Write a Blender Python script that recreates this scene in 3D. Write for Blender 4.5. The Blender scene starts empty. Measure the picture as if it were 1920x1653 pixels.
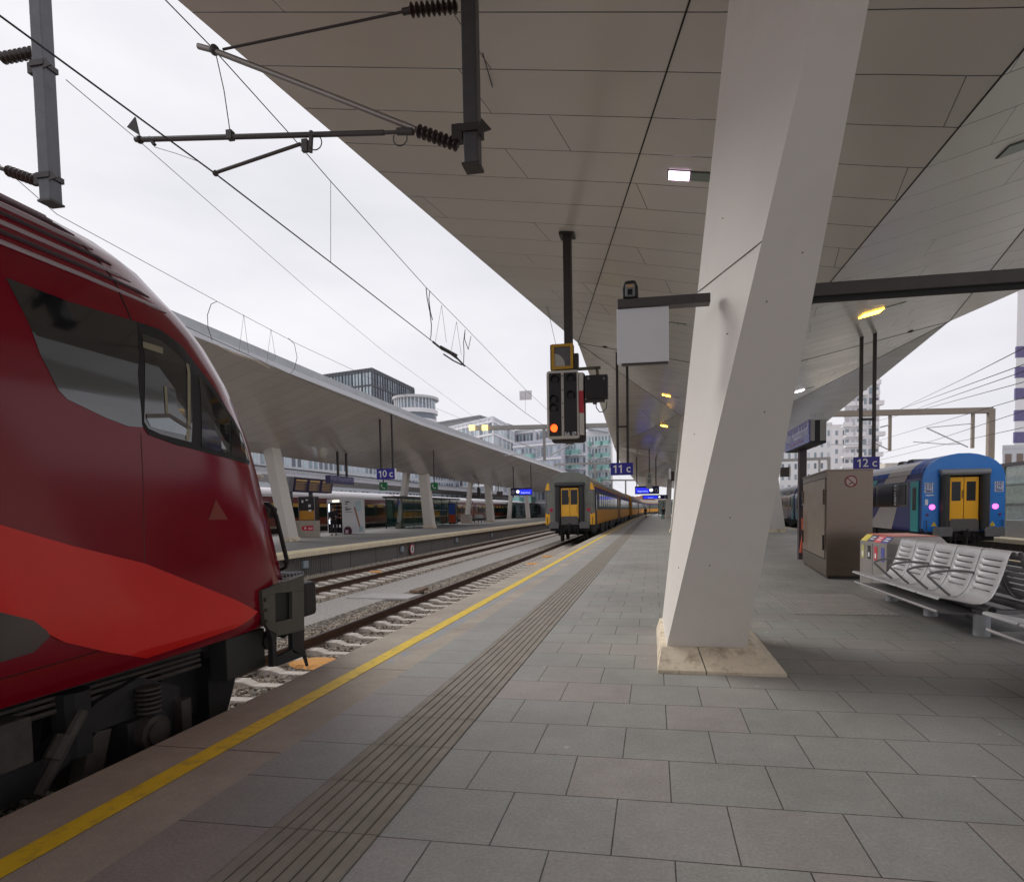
import bpy, bmesh, math, random
from mathutils import Vector, Matrix
from mathutils import geometry as mg
random.seed(7)
SC = bpy.context.scene
COL = SC.collection
R = math.radians

# ------------------------------------------------------------------ camera
F, PX, PY, EYE = 1110.0, 1040.0, 1010.0, 1.52      # lens in pixels of a 1920 px wide frame
def cam_basis(roll=0.006):
    Y = Vector((1225 - PX, 953 - PY, F)).normalized()
    up = Vector((0, -1, 0)); Z = (up - Y * up.dot(Y)).normalized()
    X = Y.cross(Z)
    c, s = math.cos(roll), math.sin(roll)
    X2 = X * c + Z * s; Z2 = Z * c - X * s
    return X2, Y, Z2                                # world axes seen from the camera (y down)
AX, AY, AZ = cam_basis()
def ray(px, py):
    d = Vector((px - PX, py - PY, F))
    return Vector((AX.dot(d), AY.dot(d), AZ.dot(d)))
def P(px, py, Y=None, X=None, Z=None):
    """photo pixel -> the place on the plane Y=, X= or Z= it shows"""
    d = ray(px, py)
    t = Y / d.y if Y is not None else (X / d.x if X is not None else (Z - EYE) / d.z)
    return Vector((d.x * t, d.y * t, d.z * t + EYE))
cam = bpy.data.cameras.new('camera'); camo = bpy.data.objects.new('camera', cam); COL.objects.link(camo)
rx = Vector((AX.x, AY.x, AZ.x)); ry = -Vector((AX.y, AY.y, AZ.y)); rz = -Vector((AX.z, AY.z, AZ.z))
mw = Matrix((rx, ry, rz)).transposed().to_4x4(); mw.translation = Vector((0, 0, EYE))
camo.matrix_world = mw
cam.sensor_fit = 'HORIZONTAL'; cam.sensor_width = 36; cam.lens = F / 1920 * 36
cam.shift_x = (960 - PX) / 1920; cam.shift_y = (PY - 826.5) / 1920
cam.clip_start = 0.05; cam.clip_end = 5000
SC.camera = camo

# ------------------------------------------------------------------ sky, sun, exposure
SUN_EL, SUN_AZ = 37, -67
w = bpy.data.worlds.new('World'); SC.world = w; w.use_nodes = True
nt = w.node_tree; nt.nodes.clear()
def N(nt, t, **k):
    n = nt.nodes.new(t)
    for a, b in k.items():
        if a.startswith('i_'): n.inputs[int(a[2:])].default_value = b
        else: setattr(n, a, b)
    return n
sky = N(nt, 'ShaderNodeTexSky', sky_type='NISHITA', sun_disc=False)
sky.sun_elevation = R(SUN_EL); sky.sun_rotation = R(SUN_AZ); sky.air_density = 1.0; sky.dust_density = 1.0
hs = N(nt, 'ShaderNodeHueSaturation'); hs.inputs['Saturation'].default_value = 0.10
tc = N(nt, 'ShaderNodeTexCoord'); mp = N(nt, 'ShaderNodeMapping'); mp.inputs['Scale'].default_value = (1, 1, 3.2)
cl = N(nt, 'ShaderNodeTexNoise'); cl.inputs['Scale'].default_value = 2.6; cl.inputs['Detail'].default_value = 5; cl.inputs['Roughness'].default_value = .5
cr = N(nt, 'ShaderNodeValToRGB'); cr.color_ramp.elements[0].position = .3; cr.color_ramp.elements[1].position = .72
cr.color_ramp.elements[0].color = (4.3, 4.3, 4.62, 1); cr.color_ramp.elements[1].color = (5.25, 5.2, 5.45, 1)
mx = N(nt, 'ShaderNodeMix', data_type='RGBA'); mx.inputs[0].default_value = .965
bg = N(nt, 'ShaderNodeBackground'); bg.inputs[1].default_value = 0.10
wo = N(nt, 'ShaderNodeOutputWorld')
L = nt.links.new
L(sky.outputs[0], hs.inputs['Color']); L(tc.outputs['Generated'], mp.inputs[0]); L(mp.outputs[0], cl.inputs['Vector'])
L(cl.outputs[0], cr.inputs[0]); L(hs.outputs[0], mx.inputs[6]); L(cr.outputs[0], mx.inputs[7]); L(mx.outputs[2], bg.inputs[0]); L(bg.outputs[0], wo.inputs[0])
sun = bpy.data.lights.new('sun', 'SUN'); sun.energy = 1.5; sun.angle = R(35); sun.color = (1, .97, .93)
suno = bpy.data.objects.new('sun', sun); COL.objects.link(suno)
suno.rotation_euler = (-Vector((math.cos(R(SUN_EL)) * -.92, math.cos(R(SUN_EL)) * .39, math.sin(R(SUN_EL))))).to_track_quat('-Z', 'Y').to_euler()
SC.view_settings.view_transform = 'Standard'; SC.view_settings.look = 'None'
SC.view_settings.exposure = 0.85; SC.view_settings.gamma = 1.0
SC.cycles.max_bounces = 8; SC.cycles.diffuse_bounces = 5; SC.cycles.glossy_bounces = 4

# ------------------------------------------------------------------ helpers
def s2l(r, g, b):
    f = lambda c: (c / 255 / 12.92) if c <= 10 else ((c / 255 + .055) / 1.055) ** 2.4
    return (f(r), f(g), f(b), 1)
MATS = {}
def M(name, col, rough=.5, metal=0, var=.12, scale=2.0, bump=0, bscale=60, coat=0, emit=0, stretch=(1, 1, 1), spec=.5, dirt=None, dscale=1.5, alpha=1, trans=0, rvar=0):
    if name in MATS: return MATS[name]
    m = bpy.data.materials.new(name); m.use_nodes = True; t = m.node_tree; b = t.nodes['Principled BSDF']; L = t.links.new
    b.inputs['Roughness'].default_value = rough; b.inputs['Metallic'].default_value = metal
    b.inputs['Specular IOR Level'].default_value = spec; b.inputs['Coat Weight'].default_value = coat; b.inputs['Coat Roughness'].default_value = .08
    b.inputs['Transmission Weight'].default_value = trans; b.inputs['Alpha'].default_value = alpha
    tc = N(t, 'ShaderNodeTexCoord'); mp = N(t, 'ShaderNodeMapping'); mp.inputs['Scale'].default_value = stretch; L(tc.outputs['Object'], mp.inputs[0])
    n = N(t, 'ShaderNodeTexNoise'); n.inputs['Scale'].default_value = scale; n.inputs['Detail'].default_value = 6; n.inputs['Roughness'].default_value = .65; L(mp.outputs[0], n.inputs['Vector'])
    mr = N(t, 'ShaderNodeMapRange'); mr.inputs[1].default_value = .3; mr.inputs[2].default_value = .7; mr.inputs[3].default_value = 1 - var; mr.inputs[4].default_value = 1 + var; L(n.outputs[0], mr.inputs[0])
    mu = N(t, 'ShaderNodeMix', data_type='RGBA', blend_type='MULTIPLY'); mu.inputs[0].default_value = 1; mu.inputs[6].default_value = tuple(col[:3]) + (1,)
    cm = N(t, 'ShaderNodeCombineColor')
    for i in range(3): L(mr.outputs[0], cm.inputs[i])
    L(cm.outputs[0], mu.inputs[7]); out = mu.outputs[2]
    if dirt:
        n2 = N(t, 'ShaderNodeTexNoise'); n2.inputs['Scale'].default_value = dscale; n2.inputs['Detail'].default_value = 8; n2.inputs['Roughness'].default_value = .7; L(mp.outputs[0], n2.inputs['Vector'])
        m2 = N(t, 'ShaderNodeMapRange'); m2.inputs[1].default_value = .5; m2.inputs[2].default_value = .72; L(n2.outputs[0], m2.inputs[0])
        x = N(t, 'ShaderNodeMix', data_type='RGBA'); L(m2.outputs[0], x.inputs[0]); L(out, x.inputs[6]); x.inputs[7].default_value = tuple(dirt[:3]) + (1,); out = x.outputs[2]
    L(out, b.inputs['Base Color'])
    if rvar:
        r2 = N(t, 'ShaderNodeMapRange'); r2.inputs[1].default_value = .3; r2.inputs[2].default_value = .7; r2.inputs[3].default_value = rough - rvar; r2.inputs[4].default_value = rough + rvar
        L(n.outputs[0], r2.inputs[0]); L(r2.outputs[0], b.inputs['Roughness'])
    if bump:
        nb = N(t, 'ShaderNodeTexNoise'); nb.inputs['Scale'].default_value = bscale; nb.inputs['Detail'].default_value = 4; L(mp.outputs[0], nb.inputs['Vector'])
        bp = N(t, 'ShaderNodeBump'); bp.inputs['Strength'].default_value = bump; bp.inputs['Distance'].default_value = .01; L(nb.outputs[0], bp.inputs['Height']); L(bp.outputs[0], b.inputs['Normal'])
    if emit:
        b.inputs['Emission Color'].default_value = tuple(col[:3]) + (1,); b.inputs['Emission Strength'].default_value = emit
    MATS[name] = m; return m

BASE = {}
class MB:
    def __init__(s): s.v = []; s.f = []; s.m = []
    def add(s, vs, fs, mi=0):
        o = len(s.v); s.v += [Vector(v) for v in vs]; s.f += [[i + o for i in f] for f in fs]; s.m += [mi] * len(fs); return s
    def box(s, x0, x1, y0, y1, z0, z1, mi=0):
        if x1 < x0: x0, x1 = x1, x0
        if y1 < y0: y0, y1 = y1, y0
        if z1 < z0: z0, z1 = z1, z0
        return s.add([(x0, y0, z0), (x1, y0, z0), (x1, y1, z0), (x0, y1, z0), (x0, y0, z1), (x1, y0, z1), (x1, y1, z1), (x0, y1, z1)],
              [(0, 3, 2, 1), (4, 5, 6, 7), (0, 1, 5, 4), (1, 2, 6, 5), (2, 3, 7, 6), (3, 0, 4, 7)], mi)
    def hexa(s, lo, hi, mi=0):
        return s.add(list(lo) + list(hi), [(0, 3, 2, 1), (4, 5, 6, 7), (0, 1, 5, 4), (1, 2, 6, 5), (2, 3, 7, 6), (3, 0, 4, 7)], mi)
    def bar(s, a, b, w, h, mi=0, up=(0, 0, 1)):
        a, b = Vector(a), Vector(b); d = (b - a).normalized(); u = Vector(up)
        if abs(d.dot(u)) > .98: u = Vector((0, 1, 0))
        r = d.cross(u).normalized(); u = r.cross(d)
        lo = [a - r * w / 2 - u * h / 2, a + r * w / 2 - u * h / 2, a + r * w / 2 + u * h / 2, a - r * w / 2 + u * h / 2]
        hi = [p + (b - a) for p in lo]
        return s.add(lo + hi, [(0, 1, 2, 3), (7, 6, 5, 4), (0, 4, 5, 1), (1, 5, 6, 2), (2, 6, 7, 3), (3, 7, 4, 0)], mi)
    def tube(s, pts, r, n=8, mi=0, caps=True):
        pts = [Vector(p) for p in pts]; k = len(pts); rs = r if isinstance(r, (list, tuple)) else [r] * k
        vs = []; fs = []; pu = None
        for i, p in enumerate(pts):
            d = (pts[min(i + 1, k - 1)] - pts[max(i - 1, 0)])
            d = d.normalized() if d.length > 1e-9 else Vector((0, 0, 1))
            if pu is None: pu = Vector((0, 0, 1)) if abs(d.z) < .9 else Vector((1, 0, 0))
            a = d.cross(pu).normalized(); pu = a.cross(d).normalized()
            for j in range(n):
                t = 2 * math.pi * j / n; vs.append(p + (a * math.cos(t) + pu * math.sin(t)) * rs[i])
        for i in range(k - 1):
            for j in range(n): fs.append((i * n + j, i * n + (j + 1) % n, (i + 1) * n + (j + 1) % n, (i + 1) * n + j))
        if caps: fs.append(tuple(range(n - 1, -1, -1))); fs.append(tuple((k - 1) * n + j for j in range(n)))
        return s.add(vs, fs, mi)
    def cyl(s, a, b, r, n=16, mi=0, r2=None): return s.tube([a, b], [r, r if r2 is None else r2], n, mi)
    def prism(s, poly, ax, a0, a1, mi=0):
        """poly: 2D points; ax: axis of extrusion; the other two axes in xyz order"""
        def mk(p, a):
            return {'x': (a, p[0], p[1]), 'y': (p[0], a, p[1]), 'z': (p[0], p[1], a)}[ax]
        n = len(poly); vs = [mk(p, a0) for p in poly] + [mk(p, a1) for p in poly]
        fs = [tuple(range(n)), tuple(range(2 * n - 1, n - 1, -1))] + [((i + 1) % n, i, i + n, (i + 1) % n + n) for i in range(n)]
        return s.add(vs, fs, mi)
    def disc(s, c, nrm, r, n=20, th=.01, mi=0):
        nrm = Vector(nrm).normalized(); c = Vector(c); return s.cyl(c, c + nrm * th, r, n, mi)
    def ball(s, c, r, n=10, mi=0, sc=(1, 1, 1)):
        c = Vector(c); vs = []; fs = []
        for i in range(n + 1):
            ph = math.pi * i / n
            for j in range(2 * n):
                th = math.pi * j / n
                vs.append(c + Vector((math.sin(ph) * math.cos(th) * r * sc[0], math.sin(ph) * math.sin(th) * r * sc[1], math.cos(ph) * r * sc[2])))
        for i in range(n):
            for j in range(2 * n): fs.append((i * 2 * n + j, (i + 1) * 2 * n + j, (i + 1) * 2 * n + (j + 1) % (2 * n), i * 2 * n + (j + 1) % (2 * n)))
        return s.add(vs, fs, mi)
    def xf(s, fn): s.v = [Vector(fn(v)) for v in s.v]; return s
    def rotz(s, c, a):
        c = Vector(c); m = Matrix.Rotation(a, 3, 'Z'); s.v = [m @ (v - c) + c for v in s.v]; return s
    def build(s, name, mat, parent=None, label=None, smooth=False, bevel=0, base=None, solid=0, recalc=True, kind=None):
        if parent is not None: base = BASE[parent]
        if base is None:
            xs = [v.x for v in s.v]; ys = [v.y for v in s.v]; zs = [v.z for v in s.v]
            base = Vector(((min(xs) + max(xs)) / 2, (min(ys) + max(ys)) / 2, min(zs)))
        base = Vector(base)
        me = bpy.data.meshes.new(name)
        me.from_pydata([tuple(v - base) for v in s.v], [], s.f)
        for m in (mat if isinstance(mat, (list, tuple)) else [mat]): me.materials.append(m)
        me.polygons.foreach_set('material_index', s.m)
        if recalc:
            bm = bmesh.new(); bm.from_mesh(me); bmesh.ops.remove_doubles(bm, verts=bm.verts, dist=1e-5) if smooth else None
            bmesh.ops.recalc_face_normals(bm, faces=bm.faces); bm.to_mesh(me); bm.free()
        if smooth:
            for p in me.polygons: p.use_smooth = True
            try: me.set_sharp_from_angle(angle=R(38))
            except Exception: pass
        me.update()
        o = bpy.data.objects.new(name, me); COL.objects.link(o); BASE[o] = base
        if parent is not None: o.parent = parent
        else: o.location = base
        if label: o['label'] = label
        if kind: o['kind'] = kind
        if solid: md = o.modifiers.new('thickness', 'SOLIDIFY'); md.thickness = solid; md.offset = 0
        if bevel:
            md = o.modifiers.new('bevel', 'BEVEL'); md.width = bevel; md.segments = 2; md.limit_method = 'ANGLE'; md.angle_limit = R(40)
        return o
def tag(o, label=None, cat=None, group=None, kind=None):
    if label: o['label'] = label
    if cat: o['category'] = cat
    if group: o['group'] = group
    if kind: o['kind'] = kind
    return o
def thing(name, label, cat, base, group=None):
    o = bpy.data.objects.new(name, None); COL.objects.link(o); o.location = Vector(base); o.empty_display_size = .2
    BASE[o] = Vector(base); return tag(o, label, cat, group)
def kids(o): return [c for c in bpy.data.objects if c.parent == o]
def copy_tree(o, loc=None, parent=None, label=None, rot=None):
    c = o.copy(); COL.objects.link(c); BASE[c] = BASE.get(o)
    if parent is not None: c.parent = parent
    if loc is not None: c.location = Vector(loc); BASE[c] = Vector(loc)
    if rot is not None: c.rotation_euler = rot
    if label: c['label'] = label
    for ch in kids(o): copy_tree(ch, None, c)
    return c
def struct(mb, name, mat, **k):
    o = mb.build(name, mat, base=(0, 0, 0), **k); o['kind'] = 'structure'; return o
def text(s, size, loc, mat, parent, facing='-y', name='lettering', ext=.003, align='CENTER', bold=0, sx=1):
    cu = bpy.data.curves.new(name, 'FONT'); cu.body = s; cu.size = size; cu.extrude = ext; cu.align_x = align; cu.align_y = 'CENTER'; cu.offset = bold
    cu.resolution_u = 3
    tmp = bpy.data.objects.new('tmp', cu); COL.objects.link(tmp)
    dg = bpy.context.evaluated_depsgraph_get(); me = bpy.data.meshes.new_from_object(tmp.evaluated_get(dg)); bpy.data.objects.remove(tmp)
    me.materials.clear(); me.materials.append(mat)
    rots = {'-y': Matrix.Rotation(R(90), 3, 'X'), '-x': Matrix.Rotation(R(-90), 3, 'Z') @ Matrix.Rotation(R(90), 3, 'X'), '+x': Matrix.Rotation(R(90), 3, 'Z') @ Matrix.Rotation(R(90), 3, 'X')}
    rot = rots[facing] if isinstance(facing, str) else facing
    off = Vector(loc) - BASE[parent]
    for v in me.vertices: v.co = rot @ Vector((v.co.x * sx, v.co.y, v.co.z)) + off
    o = bpy.data.objects.new(name, me); COL.objects.link(o); o.parent = parent; BASE[o] = BASE[parent]; me.name = name
    return o
def curve_x(Y): return max(0, Y - 70) ** 2 / 4500.0
def inter(a, b, t): return a + (b - a) * t
def lerpl(tab, Y):
    if Y <= tab[0][0]: return tab[0][1]
    for (a, b), (c, d) in zip(tab, tab[1:]):
        if Y <= c: return b + (d - b) * (Y - a) / (c - a)
    return tab[-1][1]
# ------------------------------------------------------------------ materials
def paving_mat():
    m = bpy.data.materials.new('paving'); m.use_nodes = True; t = m.node_tree; b = t.nodes['Principled BSDF']; L = t.links.new
    tc = N(t, 'ShaderNodeTexCoord'); sp = N(t, 'ShaderNodeSeparateXYZ'); L(tc.outputs['Object'], sp.inputs[0])
    def ma(op, a, b_=None, c=None):
        n = N(t, 'ShaderNodeMath', operation=op)
        for i, q in enumerate((a, b_, c)):
            if q is None: continue
            if isinstance(q, (int, float)): n.inputs[i].default_value = q
            else: L(q, n.inputs[i])
        return n.outputs[0]
    x, y = sp.outputs[0], sp.outputs[1]
    v = ma('DIVIDE', ma('SUBTRACT', y, 2.535), .5145); row = ma('FLOOR', v); fv = ma('SUBTRACT', v, row)
    par = ma('PINGPONG', row, 1)
    u = ma('DIVIDE', ma('SUBTRACT', ma('ADD', x, .193), ma('MULTIPLY', par, .277)), .5535); cell = ma('FLOOR', u); fu = ma('SUBTRACT', u, cell)
    inner = ma('GREATER_THAN', x, -1.84)
    du = ma('MULTIPLY', ma('MINIMUM', fu, ma('SUBTRACT', 1, fu)), .5535); du = ma('ADD', du, ma('MULTIPLY', ma('SUBTRACT', 1, inner), 1))
    dv = ma('MULTIPLY', ma('MINIMUM', fv, ma('SUBTRACT', 1, fv)), .5145)
    d = ma('MINIMUM', du, dv)
    nz = N(t, 'ShaderNodeTexNoise'); nz.inputs['Scale'].default_value = 9; nz.inputs['Detail'].default_value = 6; L(tc.outputs['Object'], nz.inputs['Vector'])
    d2 = ma('ADD', d, ma('MULTIPLY', ma('SUBTRACT', nz.outputs[0], .5), .003))
    jm = N(t, 'ShaderNodeMapRange'); L(d2, jm.inputs[0]); jm.inputs[1].default_value = .0012; jm.inputs[2].default_value = .0048
    cv = N(t, 'ShaderNodeCombineXYZ'); L(ma('MULTIPLY', cell, inner), cv.inputs[0]); L(row, cv.inputs[1]); L(inner, cv.inputs[2])
    wn = N(t, 'ShaderNodeTexWhiteNoise', noise_dimensions='3D'); L(cv.outputs[0], wn.inputs['Vector'])
    cr = N(t, 'ShaderNodeValToRGB'); e = cr.color_ramp.elements
    e[0].color = s2l(146, 147, 142); e[1].color = s2l(152, 146, 142); e.new(.55).color = s2l(149, 147, 144)
    L(wn.outputs[0], cr.inputs[0])
    # mottling and dirt, then shade painted in around the bench
    n1 = N(t, 'ShaderNodeTexNoise'); n1.inputs['Scale'].default_value = .55; n1.inputs['Detail'].default_value = 7; n1.inputs['Roughness'].default_value = .6; L(tc.outputs['Object'], n1.inputs['Vector'])
    n2 = N(t, 'ShaderNodeTexNoise'); n2.inputs['Scale'].default_value = 55; n2.inputs['Detail'].default_value = 6; n2.inputs['Roughness'].default_value = .85; L(tc.outputs['Object'], n2.inputs['Vector'])
    n3 = N(t, 'ShaderNodeTexNoise'); n3.inputs['Scale'].default_value = 6; n3.inputs['Detail'].default_value = 6; n3.inputs['Roughness'].default_value = .7; L(tc.outputs['Object'], n3.inputs['Vector'])
    f = ma('MULTIPLY', ma('ADD', .55, ma('MULTIPLY', n1.outputs[0], .86)), ma('MULTIPLY', ma('ADD', .78, ma('MULTIPLY', n3.outputs[0], .44)), ma('ADD', .30, ma('MULTIPLY', n2.outputs[0], 1.4))))
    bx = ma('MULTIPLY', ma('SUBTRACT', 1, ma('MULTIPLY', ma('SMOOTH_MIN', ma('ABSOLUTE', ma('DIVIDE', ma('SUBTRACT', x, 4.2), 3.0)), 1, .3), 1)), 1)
    bench_shade = ma('SUBTRACT', 1, ma('MULTIPLY', ma('MAXIMUM', bx, 0), .42)); f = ma('MULTIPLY', f, bench_shade)  # painted shade: darker band along the bench side of the platform
    cc = N(t, 'ShaderNodeCombineColor')
    for i in range(3): L(f, cc.inputs[i])
    mu = N(t, 'ShaderNodeMix', data_type='RGBA', blend_type='MULTIPLY'); mu.inputs[0].default_value = 1; L(cr.outputs[0], mu.inputs[6]); L(cc.outputs[0], mu.inputs[7])
    # gum spots
    vo = N(t, 'ShaderNodeTexVoronoi', voronoi_dimensions='2D'); vo.inputs['Scale'].default_value = 2.1; vo.inputs['Randomness'].default_value = 1; L(tc.outputs['Object'], vo.inputs['Vector'])
    sc_ = N(t, 'ShaderNodeSeparateColor'); L(vo.outputs['Color'], sc_.inputs[0])
    rad = ma('MULTIPLY', ma('MAXIMUM', ma('SUBTRACT', sc_.outputs[0], .5), 0), .11)
    gum = ma('LESS_THAN', vo.outputs['Distance'], rad)
    g = N(t, 'ShaderNodeMix', data_type='RGBA'); L(ma('MULTIPLY', gum, ma('GREATER_THAN', sc_.outputs[1], .25)), g.inputs[0]); L(mu.outputs[2], g.inputs[6]); g.inputs[7].default_value = s2l(178, 170, 164)
    g2 = N(t, 'ShaderNodeMix', data_type='RGBA'); L(ma('MULTIPLY', gum, ma('LESS_THAN', sc_.outputs[1], .08)), g2.inputs[0]); L(g.outputs[2], g2.inputs[6]); g2.inputs[7].default_value = s2l(78, 74, 70)
    j = N(t, 'ShaderNodeMix', data_type='RGBA'); L(jm.outputs[0], j.inputs[0]); j.inputs[6].default_value = s2l(54, 48, 44); L(g2.outputs[2], j.inputs[7])
    L(j.outputs[2], b.inputs['Base Color'])
    rr = ma('ADD', .42, ma('MULTIPLY', n3.outputs[0], .3)); L(rr, b.inputs['Roughness']); b.inputs['Specular IOR Level'].default_value = .4
    hh = ma('ADD', ma('MULTIPLY', jm.outputs[0], 1.0), ma('MULTIPLY', n2.outputs[0], .12))
    bp = N(t, 'ShaderNodeBump'); bp.inputs['Strength'].default_value = .6; bp.inputs['Distance'].default_value = .004; L(hh, bp.inputs['Height']); L(bp.outputs[0], b.inputs['Normal'])
    return m
def edge_mat():
    """kerb slabs: sandy worn concrete with joints every 2 m and remains of old grey marking paint"""
    m = bpy.data.materials.new('edge_concrete'); m.use_nodes = True; t = m.node_tree; b = t.nodes['Principled BSDF']; L = t.links.new
    tc = N(t, 'ShaderNodeTexCoord'); sp = N(t, 'ShaderNodeSeparateXYZ'); L(tc.outputs['Object'], sp.inputs[0])
    def ma(op, a, b_=None):
        n = N(t, 'ShaderNodeMath', operation=op)
        for i, q in enumerate((a, b_)):
            if q is None: continue
            if isinstance(q, (int, float)): n.inputs[i].default_value = q
            else: L(q, n.inputs[i])
        return n.outputs[0]
    x, y = sp.outputs[0], sp.outputs[1]
    def noise(s, d=6, r=.65):
        n = N(t, 'ShaderNodeTexNoise'); n.inputs['Scale'].default_value = s; n.inputs['Detail'].default_value = d; n.inputs['Roughness'].default_value = r; L(tc.outputs['Object'], n.inputs['Vector']); return n.outputs[0]
    a = noise(1.1); f_ = noise(90, 5, .8); c = noise(14)
    cr = N(t, 'ShaderNodeValToRGB'); e = cr.color_ramp.elements; e[0].position = .3; e[1].position = .7
    e[0].color = s2l(150, 139, 128); e[1].color = s2l(178, 168, 154); L(a, cr.inputs[0])
    k = ma('MULTIPLY', ma('ADD', .45, ma('MULTIPLY', f_, 1.1)), ma('ADD', .85, ma('MULTIPLY', c, .3)))
    cc = N(t, 'ShaderNodeCombineColor')
    for i in range(3): L(k, cc.inputs[i])
    mu = N(t, 'ShaderNodeMix', data_type='RGBA', blend_type='MULTIPLY'); mu.inputs[0].default_value = 1; L(cr.outputs[0], mu.inputs[6]); L(cc.outputs[0], mu.inputs[7])
    mp = N(t, 'ShaderNodeMapping'); mp.inputs['Scale'].default_value = (5, 1.6, 1); L(tc.outputs['Object'], mp.inputs[0])
    pn = N(t, 'ShaderNodeTexNoise'); pn.inputs['Scale'].default_value = 2.6; pn.inputs['Detail'].default_value = 9; pn.inputs['Roughness'].default_value = .75; L(mp.outputs[0], pn.inputs['Vector'])
    band = ma('MULTIPLY', ma('GREATER_THAN', x, -2.70), ma('LESS_THAN', x, -2.575))
    far = N(t, 'ShaderNodeMapRange'); L(y, far.inputs[0]); far.inputs[1].default_value = 3.6; far.inputs[2].default_value = 7; far.inputs[3].default_value = .66; far.inputs[4].default_value = .46
    pm = ma('MULTIPLY', band, ma('GREATER_THAN', pn.outputs[0], far.outputs[0]))
    pc = N(t, 'ShaderNodeMix', data_type='RGBA'); L(pm, pc.inputs[0]); L(mu.outputs[2], pc.inputs[6])
    pcol = N(t, 'ShaderNodeMix', data_type='RGBA'); fr = N(t, 'ShaderNodeMapRange'); L(y, fr.inputs[0]); fr.inputs[1].default_value = 3.8; fr.inputs[2].default_value = 4.4; L(fr.outputs[0], pcol.inputs[0])
    pcol.inputs[6].default_value = s2l(74, 72, 78); pcol.inputs[7].default_value = s2l(146, 152, 160); L(pcol.outputs[2], pc.inputs[7])
    v = ma('DIVIDE', ma('SUBTRACT', y, 3.36), 1.96); fv = ma('SUBTRACT', v, ma('FLOOR', v)); dv = ma('MULTIPLY', ma('MINIMUM', fv, ma('SUBTRACT', 1, fv)), 1.96)
    jm = N(t, 'ShaderNodeMapRange'); L(ma('ADD', dv, ma('MULTIPLY', ma('SUBTRACT', c, .5), .004)), jm.inputs[0]); jm.inputs[1].default_value = .002; jm.inputs[2].default_value = .007
    j = N(t, 'ShaderNodeMix', data_type='RGBA'); L(jm.outputs[0], j.inputs[0]); j.inputs[6].default_value = s2l(50, 45, 40); L(pc.outputs[2], j.inputs[7])
    L(j.outputs[2], b.inputs['Base Color']); b.inputs['Roughness'].default_value = .75
    bp = N(t, 'ShaderNodeBump'); bp.inputs['Strength'].default_value = .7; bp.inputs['Distance'].default_value = .005; L(ma('ADD', jm.outputs[0], ma('MULTIPLY', f_, .25)), bp.inputs['Height']); L(bp.outputs[0], b.inputs['Normal'])
    return m
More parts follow.
